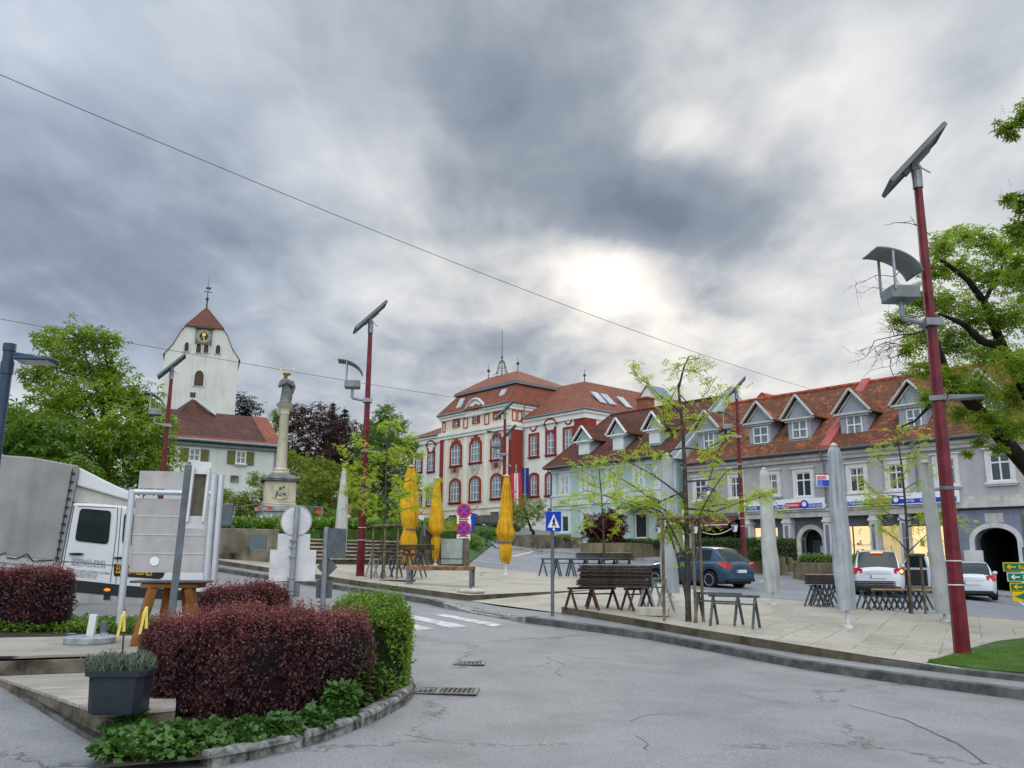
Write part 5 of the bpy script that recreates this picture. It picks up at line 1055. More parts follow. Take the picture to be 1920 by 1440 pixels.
# ---------------------------------------------------------------- parasols
M_yell = mat('yellow_canvas', (.62,.33,.015), .85, .22, 2.5, .3, streak=.35); M_cov = mat('grey_cover', (.36,.385,.42), .6, .12, 2., .25, streak=.3); M_cov2 = mat('pale_cover', (.45,.465,.455), .65, .12, 2., .25, streak=.35)
def parasol(px, pyb, pyt, label, prof, m, grp, Y=None, lean=0., strap=None, pleats=9, amp=.22, ragged=0., off=POFF, polem=None, seed=0, twist=.5):
    b = G(px, pyb, off) if Y is None else at(px, pyb, Y)
    H = toph(b, pyt); t = thing('parasol', label, 'parasol', b, random.uniform(0,1), grp)
    q = MB(); q.cyl((0,0,-.05),(0,0,H*.9),.035,n=10); q.cyl((0,0,-.02),(0,0,.06),.10,n=12); q.obj('pole', polem or M_whm, t, smooth=30)
    rr = random.Random(seed); n = pleats*6; vs = []; fs = []; N = 40; ph = [rr.uniform(0,6) for _ in range(4)]
    za, zb = prof[0][0], prof[-1][0]
    for i in range(N+1):
        f = i/N; zf = za+(zb-za)*f; r = (.82 if m in (M_cov, M_cov2) else 1)*np.interp(zf, [p_[0] for p_ in prof], [p_[1] for p_ in prof])
        for k in range(n):
            a = 2*math.pi*k/n; fl = abs(math.sin(pleats*a/2+twist*f*2+.4*math.sin(3*f*3+ph[0])))**.7
            g = 1-amp*(1-fl)*(.6+.5*math.sin(a+ph[0]+2*f))+.10*math.sin(2*a+ph[1]+3*f)+.07*math.sin(a+ph[3]+11*f)*math.sin(7*f+ph[0])+.05*math.sin(5*a+9*f+ph[2])
            z = H*zf
            if ragged and zf < prof[0][0]+.06: z -= ragged*abs(math.sin(pleats*a/2+ph[3]))*(1-(zf-prof[0][0])/.06)
            vs.append((r*g*math.cos(a)+lean*zf*H, r*g*math.sin(a)*.8, z))
    for i in range(N):
        for k in range(n): fs.append((i*n+k, i*n+(k+1)%n, (i+1)*n+(k+1)%n, (i+1)*n+k))
    fs.append(tuple(range(N*n, (N+1)*n))); q = MB(); q.add(vs, fs); q.obj('canopy', m, t, smooth=70)
    if strap:
        q = MB(); r = float(np.interp(strap, [p_[0] for p_ in prof], [p_[1] for p_ in prof]))*1.0; q.lathe([(r*.9,H*strap-.03),(r*1.02,H*strap-.02),(r*1.02,H*strap+.02),(r*.9,H*strap+.03)], 16); q.obj('strap', M_dgrey, t)
    q = MB(); q.lathe([(prof[-1][1]*1.25, H*prof[-1][0]-.03),(prof[-1][1]*1.3,H*prof[-1][0]+.01),(.02,H*prof[-1][0]+.05)], 10, c=(lean*H*prof[-1][0],0)); q.obj('cap', mat('cap_pale', (.55,.52,.42), .7), t)
    return t
gy = 'closed yellow parasols on the square'; gw = 'parasols under grey and white covers'
parasol(765,1062,872,'tall yellow closed parasol tied low, leftmost of the three yellow ones',[(.07,.28),(.14,.33),(.25,.36),(.33,.27),(.36,.24),(.41,.33),(.6,.36),(.8,.25),(.99,.12)],M_yell,gy,strap=.36,ragged=.22,seed=1,amp=.35)
parasol(816,1060,895,'yellow closed parasol with a ragged tail, middle one of the three',[(.14,.13),(.2,.2),(.28,.25),(.33,.17),(.345,.17),(.36,.33),(.42,.38),(.6,.31),(.8,.2),(.99,.10)],M_yell,gy,strap=.335,ragged=.35,seed=2,amp=.35)
parasol(948,1078,890,'yellow closed parasol standing nearest the street, rightmost of the three',[(.14,.14),(.19,.20),(.26,.24),(.31,.18),(.325,.18),(.34,.25),(.385,.29),(.40,.37),(.55,.26),(.8,.2),(.99,.09)],M_yell,gy,strap=.32,ragged=.12,seed=3,amp=.35)
parasol(637,1056,880,'narrow white covered parasol before the stone steps',[(.07,.26),(.3,.27),(.7,.22),(.97,.11),(1,.05)],M_cov2,gw,seed=4,amp=.22,pleats=5,Y=32.2)
parasol(1257,1122,852,'grey white covered parasol behind the staked tree',[(.035,.28),(.25,.29),(.7,.24),(.96,.18),(1,.06)],M_cov,gw,seed=5,amp=.26,pleats=6,Y=21.4)
parasol(1450,1134,880,'white covered parasol standing right of the blue car',[(.09,.28),(.3,.31),(.6,.25),(.85,.2),(.97,.15),(1,.05)],M_cov2,gw,seed=6,amp=.3,pleats=6,lean=-.02)
parasol(1590,1178,835,'tall grey covered parasol before the optician shop, nearest of the covered ones',[(.095,.25),(.3,.26),(.6,.22),(.85,.19),(.97,.17),(1,.06)],M_cov,gw,seed=7,amp=.34,pleats=6,lean=-.012)
parasol(1772,1165,868,'white covered parasol leaning left beside the nearest red lamp post',[(.05,.27),(.2,.30),(.45,.26),(.7,.24),(.9,.17),(1,.08)],M_cov2,gw,seed=8,amp=.4,pleats=5,lean=-.07,twist=1.4)
# ---------------------------------------------------------------- bench, parasol foot
M_wood = mat('bench_wood', (.30,.155,.065), .6, .35, 3, .2); M_wtop = mat('worn_wood', (.42,.33,.23), .7, .25, 5)
b = G(826,1098,POFF); bn = thing('bench', 'backless wooden bench on steel legs in the middle of the square', 'bench', b, R(-9))
q = MB(); q.box(-.92,.92,-.22,.22,.41,.52); q.obj('seat', M_wood, bn, bevel=.01)
for x in (-.87,.87):
    for y in (-.19,.19): q = MB(); q.box(x-.035,x+.035,y-.03,y+.03,-.02,.409); q.obj('leg', M_dgrey, bn)
b = G(883,1111,POFF); pf = thing('parasol_weight', 'low round concrete parasol weight with a short steel tube', 'parasol weight', b)
q = MB(); q.lathe([(.34,0),(.35,.04),(.3,.08),(.1,.10)], 24); q.obj('base', mat('pale_concrete', (.45,.42,.35), .9, .15, 4), pf, smooth=30); q = MB(); q.cyl((0,0,.09),(0,0,.5),.03,n=8); q.obj('tube', M_dgrey, pf)
ORD = 'topmost,second from the top,third from the top,fourth from the top,fifth from the top,sixth from the top,seventh from the top,middle,seventh from the bottom,sixth from the bottom,fifth from the bottom,fourth from the bottom,third from the bottom,second from the bottom,bottom'.split(',')
def orl(k, n):
    j = n-1-k
    return ORD[j] if j < (n+1)//2 else ORD[14-k]
# ---------------------------------------------------------------- trestles and boards
M_tr = mat('trestle_grey', (.085,.10,.11), .6, .3, 6); M_trr = mat('trestle_rust', (.10,.05,.04), .7, .4, 6); M_board = mat('board_brown', (.16,.085,.045), .7, .4, 3); M_boardd = mat('board_dark', (.055,.05,.048), .7, .3, 4)
def mk_trestle(m, loc=(0,0,0), rz=0, label='', H=.72, W=1.0, sp_=.24, grp='steel trestles on the square'):
    t = thing('trestle', label, 'trestle', loc, rz, grp)
    q = MB(); q.bar((-W/2-.08,0,H),(W/2+.08,0,H),.05); q.obj('top_bar', m, t)
    for x in (-W/2, W/2):
        q = MB()
        for s_ in (-1, 1): q.bar((x,0,H-.02),(x,s_*sp_,0),.04)
        q.obj('leg_pair', m, t)
    q = MB(); q.bar((-W/2,-sp_*.25,H*.75),(W/2,-sp_*.25,H*.75),.03); q.obj('brace', m, t)
    return t
def trestle_line(name_m, px, py, n, dx, dy, rz, labels, H=.72, off=POFF, W=1.0, sp_=.24):
    b0 = G(px, py, off); out_ = []
    for k in range(n):
        p_ = Vector((b0.x+dx*k, b0.y+dy*k, 0)); p_.z = h(p_.x, p_.y)+.26; out_.append(mk_trestle(name_m, p_, rz, labels[min(k, len(labels)-1)], H, W, sp_))
    return out_
def board(loc, rz, L, Wd, th, m, label, grp, name='table_board', rx=0):
    q = MB(); q.box(-L/2,L/2,-Wd/2,Wd/2,0,th*.6); q.box(-L/2+.02,L/2-.02,-Wd/2+.02,Wd/2-.02,th*.6,th,1); o = q.obj(name, m); o.location = loc; o.rotation_euler = (rx,0,rz); return tag(o, label, 'board', grp)
# pair at the right
b = G(1348,1170,POFF); mk_trestle(M_tr, b, R(-38), 'grey steel trestle right of the staked tree, left one of the close pair', .56, .8, .2)
b = G(1378,1176,POFF); mk_trestle(M_tr, b, R(-34), 'grey steel trestle right of the staked tree, right one of the close pair', .56, .8, .2)
# big stack of boards
b = G(1155,1143,POFF); a = R(-10)
for k, (dx, lab) in enumerate(((-.75,'rusty trestle under the left end of the board stack'), (-.28,'rusty trestle under the board stack, second from its left end'), (.45,'rusty trestle under the right end of the board stack'))):
    mk_trestle(M_trr, b+Vector((math.cos(a)*dx, math.sin(a)*dx-.02, 0)), a+R(50), lab, .44, .62, .18)
zz = .47
for k in range(12):
    w_ = random.uniform(.94,1.0); hh_ = .034; o = board(b+Vector((random.uniform(-.04,.04), random.uniform(-.03,.03), zz)), a+R(random.uniform(-1.2,1.2)), 1.62*w_, .62, hh_, [(M_board, M_boardd, M_trr, M_boardd)[k % 4], M_wtop if k == 11 else M_boardd], orl(k, 12)+' board of the tall stack on rusty trestles', 'boards stacked on rusty trestles'); zz += hh_+.006
b = G(1205,1146,POFF)
mk_trestle(M_galv, b+Vector((0,.1,0)), R(-80), 'galvanised trestle leaning at the right of the board stack', .66, .6, .2); mk_trestle(M_galv, b+Vector((.42,.25,0)), R(-78), 'galvanised trestle between the board stack and the covered parasol', .66, .6, .2)
q = MB(); q.box(-.32,.32,-.22,.22,0,.16); o = q.obj('concrete_block', mat('pale_concrete', (.45,.42,.35), .9, .15, 4), bevel=.015); o.location = G(1224,1154,POFF); o.rotation_euler = (0,0,R(-14)); tag(o, 'low concrete block lying beside the galvanised trestles', 'block')
# row behind the sign post
b = G(1030,1080,POFF); dv = Vector((.94,-.3,0)).normalized()
for k in range(6):
    mk_trestle(M_tr, b+dv*(k*.52)*1.0+Vector((0,0,0)), math.atan2(dv.y,dv.x)+R(58), 'dark trestle in the row behind the blue crossing sign, number %s from the left' % ('one two three four five six'.split()[k]), .58, .6, .2)
for k in range(4): board(b+dv*1.95+Vector((0,0,.62+k*.05)), math.atan2(dv.y,dv.x), 1.9-.0*k, .6, .04, [M_boardd, M_wtop if k == 3 else M_boardd], orl(k, 4)+' board of the low pile on trestles behind the crossing sign', 'boards behind the crossing sign')
# right rear stacks
b = G(1548,1137,POFF)
for k in range(5): mk_trestle(M_tr, b+Vector((-.32+k*.16,.06*k-.1,0)), R(60+k*4), 'dark trestle under the boards left of the tall grey parasol, '+'first second third fourth fifth'.split()[k]+' from the left', .52, .55, .2)
for k in range(6): board(b+Vector((0,0,.56+k*.045)), R(-14+k%3), .95-.02*(k%2), .5, .032, [M_boardd, M_wtop if k == 5 else M_boardd], orl(k, 6)+' dark board of the pile left of the tall grey parasol', 'boards left of the tall grey parasol')
b = G(1650,1143,POFF)
for k in range(6): mk_trestle(M_tr, b+Vector((-.35+k*.30,.02*k,0)), R(50), 'dark trestle right of the tall grey parasol, '+'first second third fourth fifth sixth'.split()[k]+' from the left', .46, .5, .19)
for k in range(5): board(b+Vector((-.15,.1,.50+k*.045)), R(-12), 1.15, .45, .032, [M_boardd, M_boardd], orl(k, 5)+' dark board of the pile right of the tall grey parasol', 'boards right of the tall grey parasol')
board(b+Vector((.75,.15,.50)), R(-13), 2.3, .28, .045, [M_wtop, mat('bench_orange', (.40,.22,.10), .6, .2, 4)], 'long orange brown bench board lying across the trestles at the right', None, 'bench_board') if False else None
o = board(b+Vector((.85,-.25,.49)), R(-13), 2.2, .28, .045, [M_wtop, mat('bench_orange', (.40,.22,.10), .6, .2, 4)], 'long orange brown bench board lying across the trestles at the right', 'bench boards')
# group at the left tree
b = G(704,1082,POFF)
mk_trestle(M_galv, b, R(75), 'galvanised trestle right at the foot of the lamp post by the steps', .66, .62, .2); mk_trestle(M_tr, b+Vector((.45,.2,0)), R(70), 'dark trestle between lamp post and young tree by the steps', .66, .62, .2)
mk_trestle(M_tr, b+Vector((1.25,.1,0)), R(80), 'dark trestle right of the young tree stakes by the steps', .62, .5, .2)
board(b+Vector((.28,.05,.70)), R(-6), 1.0, .5, .05, [M_trr, M_wood], 'brown board across two trestles left of the young tree', 'boards by the steps')
board(b+Vector((1.2,.05,.65)), R(-6), .75, .5, .05, [M_trr, M_boardd], 'dark board on the trestle right of the young tree', 'boards by the steps')
board(G(745,1089,.262), R(-8), .95, .5, .045, [M_trr, M_wtop], 'worn pale board lying flat on the paving by the young tree', 'boards by the steps')
b = G(735,1066,POFF)
for k in range(3): mk_trestle(M_tr, b+Vector((.5*k,0,0)), R(75), 'dark trestle of the rear table below the steps, number %s from the left' % ('one two three'.split()[k]), .62, .5, .2)
for k in range(4): board(b+Vector((.5,.1,.65+k*.05)), R(-4), 1.9, .6, .035, [M_boardd, M_wood if k == 3 else M_boardd], orl(k, 4)+' board of the pile on the rear trestles below the steps', 'boards below the steps')
mk_trestle(M_tr, G(776,1063,POFF), R(20), 'small dark trestle just right of the left yellow parasol', .6, .5, .2)
# ---------------------------------------------------------------- signs
M_sblue = mat('sign_blue', (.01,.05,.42), .35, .04); M_sred = mat('sign_red', (.60,.02,.05), .35, .04); M_swh = mat('sign_white', (.72,.73,.74), .4, .03); M_sblk = mat('sign_black', (.02,.02,.025), .5); M_sback = mat('sign_back', (.60,.60,.63), .5, .10, 3, .1, metal=.15); M_sedge = mat('sign_edge', (.30,.31,.33), .5)
def signpost(px, pyb, pyt, name, label, r=.03, off=0., Y=None, m=None, rz=0, cat='road sign', lean=0):
    b = G(px, pyb, off) if Y is None else at(px, pyb, Y)
    t = thing(name, label, cat, b, rz); H = toph(b, pyt); q = MB(); q.cyl((0,0,-.15),(lean,0,H),r,n=12); q.obj('post', m or M_dgrey, t, smooth=30); return t, H, b
t, H, b = signpost(1036,1153,962,'crossing_sign','blue square crossing sign with a walking figure on a grey post','',off=.12) if False else signpost(1036,1153,964,'crossing_sign','blue square crossing sign with a walking figure on a grey post',r=.038,off=.14,rz=R(22))
s_ = .33; z1 = toph(b, 959); z0 = toph(b, 996); s_ = (z1-z0)/2; zc_ = (z0+z1)/2
q = MB(); q.box(-s_*.86,s_*.86,-.07,-.045,z0,z1); pl = q.obj('plate', [M_sblue], t, bevel=.01)
q = MB(); q.prism([(-s_*.68,z0+s_*.35),(s_*.68,z0+s_*.35),(0,z1-s_*.28)],-.075,-.0701); q.obj('triangle', M_swh, pl)
q = MB(); q.sphere((.01,-.077,zc_+s_*.32), s_*.075, 8, 6, 0, (1,.3,1))
for A, B, w_ in (((0,.24),(.0,-.12),.15),((0,-.1),(-.17,-.5),.10),((.0,-.1),(.17,-.5),.10),((0,.18),(-.17,-.06),.07),((0,.18),(.15,-.02),.07)):
    q.bar((A[0]*s_,-.079,zc_+A[1]*s_),(B[0]*s_,-.079,zc_+B[1]*s_),w_*s_*1.2,.006,up=(0,1,0))
q.obj('walking_figure', M_sblk, pl)
q = MB(); q.tube([(0,-.076,z0+s_*.17),(0,-.0701,z0+s_*.17)], s_*.13, 12); q.obj('sticker', M_swh, pl)
# no stopping signs
t, H, b = signpost(868,1059,950,'no_stopping_sign','pole with two round blue and red no-stopping signs and white plates',r=.035,off=.3,rz=R(4),m=M_galv)
for n_, (py, nxt) in enumerate(((958,966),(991,1000))):
    z = toph(b, py); q = MB(); q.tube([(0,-.07,z),(0,-.05,z)], .29, 24); d = q.obj('disc', M_sred, t)
    q = MB(); q.tube([(0,-.075,z),(0,-.0701,z)], .215, 24); q.obj('blue_field', M_sblue, d)
    q = MB(); q.bar((-.17,-.079,z+.17),(.17,-.079,z-.17),.055,.006,up=(0,1,0)); q.bar((-.17,-.0795,z-.17),(.17,-.0795,z+.17),.055,.006,up=(0,1,0)); q.obj('cross', M_sred, d)
for a_, b_, n_ in ((966,983,5),(1002,1014,2)):
    z1, z0 = toph(b, a_), toph(b, b_); q = MB(); q.box(-.27,.27,-.065,-.05,z0,z1); pl = q.obj('plate', M_swh, t); q = MB()
    for k in range(n_): zz = z1-(z1-z0)*(k+.7)/(n_+.4); q.box(-.2,.2-.05*(k%2),-.068,-.0651,zz-.02,zz+.02)
    q.obj('print', M_sblk, pl)
# yield sign, round sign behind
t, H, b = signpost(788,1016,951,'yield_sign','small red and white triangular yield sign behind the yellow parasols',r=.04,Y=48,m=M_galv)
z = toph(b,952); z2 = toph(b,966); w_ = (z-z2)*.62
q = MB(); q.prism([(-w_,z),(0,z2),(w_,z)],-.06,-.04); pl = q.obj('plate', M_sred, t); q = MB(); q.prism([(-w_*.6,z-.09),(0,z2+.16),(w_*.6,z-.09)],-.066,-.0601); q.obj('white_field', M_swh, pl)
q = MB(); q.tube([(0,-.06,toph(b,972)),(0,-.04,toph(b,972))], .19, 16); q.obj('round_back', M_sback, t)
t, H, b = signpost(650,1000,948,'no_parking_sign','small round red and blue sign beside the white covered parasol at the steps',r=.03,Y=46,m=M_galv)
q = MB(); z = toph(b,956); q.tube([(0,-.06,z),(0,-.04,z)], .2, 18); d = q.obj('disc', M_sred, t); q = MB(); q.tube([(0,-.065,z),(0,-.0601,z)], .14, 18); q.obj('blue_field', M_sblue, d); q = MB(); q.box(-.18,.18,-.06,-.04,z-.55,z-.28); q.obj('plate', M_swh, t)
# blue information column by the black cars
b = at(881,1001,62.); t = thing('info_column', 'blue and white ticket machine column beside the black cars', 'ticket machine', b, R(10)); H = toph(b, 962)
q = MB(); q.box(-.33,.33,-.12,.12,-.1,H); cb_ = q.obj('body', M_sblue, t, bevel=.02); q = MB(); q.box(-.30,.06,-.13,-.121,.15,H*.68); q.obj('front_panel', M_swh, cb_); q = MB(); q.box(-.28,.0,-.135,-.131,.6,H*.5); q.obj('red_print', mat('print_pink',(.6,.2,.2),.6), cb_)
text_mesh('P', .35, M_swh, cb_, Matrix.Translation((-.12,-.125,H*.78)) @ TX); q = MB(); q.bar((.05,0,H),(.45,0,H+.45),.05); q.bar((.45,0,H+.45),(.6,0,H+.5),.12,.05); q.obj('solar_arm', M_dgrey, t)
# traffic sign backs in the left hedge
t, H, b = signpost(541,1172,950,'round_sign_back','round white sign back with two square plates below on one post',r=.045,Y=14.2,rz=R(6),m=M_galv,lean=.03)
z = toph(b,977); q = MB(); q.tube([(.02,.05,z),(.02,.065,z)], toph(b,948.5)-z, 32); q.obj('round_plate', M_sback, t); q = MB(); rr_ = toph(b,948.5)-z; q.tube([(.02+rr_*math.cos(2*math.pi*k/32),.055,z+rr_*math.sin(2*math.pi*k/32)) for k in range(33)], .012, 5); q.obj('round_rim', M_sedge, t)
for (xa_, xb_, pa_, pb_, m_) in ((-.26,.26,1001,1032,M_sback),(-.37,.37,1031,1090,M_sback),(-.14,.14,1094,1120,mat('plate_dark', (.22,.22,.22), .6))):
    q = MB(); q.box(xa_,xb_,.05,.065,toph(b,pb_),toph(b,pa_)); o = q.obj('square_plate', m_, t, bevel=.004)
    q = MB(); q.box(-.06,.06,-.055,.049,toph(b,pa_)-.12,toph(b,pa_)-.09); q.box(-.06,.06,-.055,.049,toph(b,pb_)+.04,toph(b,pb_)+.07); q.obj('clamp', M_galv, o)
t, H, b = signpost(603,1170,988,'plate_signpost','grey post with small edge-on plates and a dark diamond back',r=.045,Y=15.2,rz=R(-35),m=M_galv)
q = MB(); q.box(.05,.07,-.0,.42,toph(b,1045),toph(b,990)); q.obj('plate', M_dgrey, t)
z = toph(b,1063); q = MB(); q.M = Matrix.Translation((0,.06,z)) @ Matrix.Rotation(R(35),4,'Z') @ Matrix.Rotation(R(45),4,'Y'); q.box(-.13,.13,0,.015,-.13,.13); q.obj('diamond_plate', M_dgrey, t, bevel=.004)
q = MB(); q.M = Matrix.Rotation(R(35),4,'Z'); q.box(-.14,.14,.055,.07,toph(b,1122),toph(b,1088)); q.obj('lower_plate', M_dgrey, t)
# big information board (seen from behind)
b = at(222,1186,13.6); t = thing('board_frame', 'large grey sign board seen from behind between two aluminium tubes', 'sign board', b, R(10)); Z = lambda py, bb=b: toph(bb, py)
BW = (at(392,1150,13.6)-at(222,1150,13.6)).x*1.02; M_alu = mat('aluminium', (.52,.55,.60), .35, .06, 5, metal=.4)
q = MB(); q.cyl((0,0,-.2),(0,0,Z(918)),.055,n=12); q.obj('post', M_alu, t, smooth=30)
q = MB(); q.cyl((BW*.86,0,-.2),(BW*.86,0,Z(886)),.05,n=12); q.cyl((BW*.93,.06,-.2),(BW*.93,.06,Z(886)),.055,n=12); q.obj('post', M_alu, t, smooth=30)
q = MB(); q.cyl((0,0,Z(922)),(BW*.86,0,Z(922)),.045,n=10); q.obj('cross_tube', M_alu, t, smooth=30)
M_bgrey = mat('board_grey', (.41,.40,.40), .75, .10, 2.5, .15, streak=.2)
q = MB(); q.box(.06,BW*.82,.02,.05,Z(1073),Z(934)); pn = q.obj('board', M_bgrey, t)
q = MB()
for py in (967,1002,1037): q.box(.06,BW*.82,.012,.0195,Z(py)-.006,Z(py)+.006)
q.obj('seam', M_alu, pn); q = MB(); q.tube([(BW*.30,.01,Z(1052)),(BW*.30,.019,Z(1052))], .07, 14); q.obj('paint_spot', M_swh, pn)
q = MB(); q.box(.08,BW*.86,.02,.05,Z(915),Z(882)); q.obj('top_board', M_bgrey, t)
# leaning grey post with a mirror box, nearer
b = at(315,1200,11.); t = thing('post_with_box', 'dark grey post with a small open sign box, in front of the large board', 'sign post', b, R(12)); tp = at(354,872,11.)-Vector(b)
tp = Matrix.Rotation(-R(12),3,'Z') @ tp; q = MB(); q.bar((0,0,-.3),tuple(tp),.085,.05); q.obj('post', M_dgrey, t)
ux = tp.normalized(); q = MB(); A = Vector(tp)*.985; B = Vector(tp)*.665
for o_ in (.07,.26): q.bar(A+Vector((o_,.0,0)), B+Vector((o_,.0,0)), .03, .16)
q.bar(A+Vector((.03,0,.0)),A+Vector((.28,0,0)),.03,.16); q.bar(B+Vector((.03,0,.0)),B+Vector((.28,0,0)),.03,.16); bx_ = q.obj('box', M_sback, t)
q = MB(); q.bar(A+Vector((.165,.05,0)), B+Vector((.165,.05,0)), .17, .02); q.obj('box_back', mat('box_brown', (.15,.13,.10), .8, .2, 4), bx_)
t, H, b = signpost(398,1150,925,'grey_box_post','slim post carrying a small dark box right of the large board',r=.04,Y=15.5,m=M_dgrey)
q = MB(); q.box(.05,.22,-.05,.05,toph(b,987),toph(b,944)); q.obj('box', M_dgrey, t, bevel=.02)
# yellow and green direction signs at the right edge
b = at(1962,1160,21.); t = thing('direction_sign', 'stack of green and yellow arrow direction signs at the right edge', 'road sign', b, R(-8)); M_dgr = mat('sign_green', (.01,.17,.07), .4, .04); M_dye = mat('sign_yellow', (.75,.48,.01), .4, .04)
q = MB(); q.cyl((.35,.1,-1.),(.35,.1,toph(b,960)),.04,n=10); q.cyl((1.2,.1,-1.),(1.2,.1,toph(b,960)),.04,n=10); q.obj('post', M_galv, t)
for k, (pa_, pb_, xl_, edge, tx, tc_) in enumerate(((1055,1072,-.85,M_dye,'Bad','y'),(1074,1091,-.78,M_swh,'Feldbach','w'),(1093,1109,-.74,M_dye,'Graz','y'),(1110,1128,-.70,M_dye,'Zentrum','y'))):
    z1, z0 = toph(b,pa_), toph(b,pb_); q = MB(); q.box(xl_,1.3,-.02,.0,z0,z1); pl = q.obj('arrow_plate', edge, t, bevel=.004)
    q = MB(); g_ = .03; xo = .02
    if k == 3: q.prism([(xl_+.04,(z0+z1)/2),(xl_+.28,z0+.02),(1.28,z0+.02),(1.28,z1-.02),(xl_+.28,z1-.02)],-.026,-.0201)
    else: q.box(xl_+.02,1.28,-.026,-.0201,z0+.018,z1-.018)
    fl = q.obj('green_field', M_dgr, pl)
    mm = M_dye if tc_ == 'y' else M_swh; zc_ = (z0+z1)/2
    if k < 3: q = MB(); q.bar((xl_+.10,-.03,zc_),(xl_+.28,-.03,zc_),.028,.006,up=(0,1,0)); q.bar((xl_+.09,-.031,zc_),(xl_+.16,-.031,zc_+.05),.028,.006,up=(0,1,0)); q.bar((xl_+.09,-.032,zc_),(xl_+.16,-.032,zc_-.05),.028,.006,up=(0,1,0)); q.obj('arrow', mm, fl)
    text_mesh(tx, .14, mm, fl, Matrix.Translation((xl_+.34,-.028,zc_-.05)) @ TX, ext=.003)
q = MB(); q.box(-.35,-.02,.03,.05,toph(b,1053),toph(b,1026)); q.obj('side_plate', M_dgr, t)
q = MB(); q.box(-.30,.6,.01,.03,toph(b,1010),toph(b,964)); q.obj('back_plate', mat('plate_brown', (.13,.12,.10), .7), t)
# ---------------------------------------------------------------- temporary fence round the column
b = at(493,1003,39.5); ft = thing('temporary_fence', 'light steel site fence with red tape tags round the column foot', 'fence', (0,0,0)); 
A = at(493,944,39.5); B = at(604,951,38.2); zA = hillz(A.x,A.y); zB_ = hillz(B.x,B.y); C_ = at(440,950,40.5)
for P_ in (A, B, C_):
    q = MB(); q.cyl((P_.x,P_.y,hillz(P_.x,P_.y)-.1),tuple(P_),.03,n=8); q.obj('post', M_galv, ft)
q = MB(); q.bar(A, B, .03); q.bar(A, C_, .03); q.obj('rail', M_galv, ft)
for (px_, py_, Yv) in ((487,953,39.6),(506,953,39.4),(598,959,38.3)):
    P_ = at(px_,py_,Yv); q = MB(); q.box(-.13,.13,-.01,.01,-.07,.07); o = q.obj('tape_tag', mat('tape_red', (.75,.06,.05), .5), ft); o.location = P_
# green bollard
b = G(912,1026,.05); o = MB(); o.cyl((0,0,0),(0,0,1.05),.07,.05,10); o.box(-.2,.2,-.1,.1,0,.06); o = o.obj('bollard', mat('bollard_green', (.015,.06,.05), .5)); o.location = b; tag(o, 'dark green bollard post at the mouth of the uphill street', 'bollard')
# ---------------------------------------------------------------- overhead cables
def cable(name, a, b, sag, r, label):
    q = MB(); n = 24; q.tube([Vector(a).lerp(Vector(b), i/n)-Vector((0,0,sag*4*(i/n)*(1-i/n))) for i in range(n+1)], r, 5); o = q.obj(name, M_iron); return tag(o, label, 'cable')
cable('overhead_cable', at(-900,-250,14.), at(1532,733,54.), .75, .011, 'long black overhead cable sloping from the upper left to the grey house roof')
cable('overhead_cable', at(-900,420,45.), at(858,746,96.), .5, .022, 'thin lower cable crossing behind the column to the town hall roof')
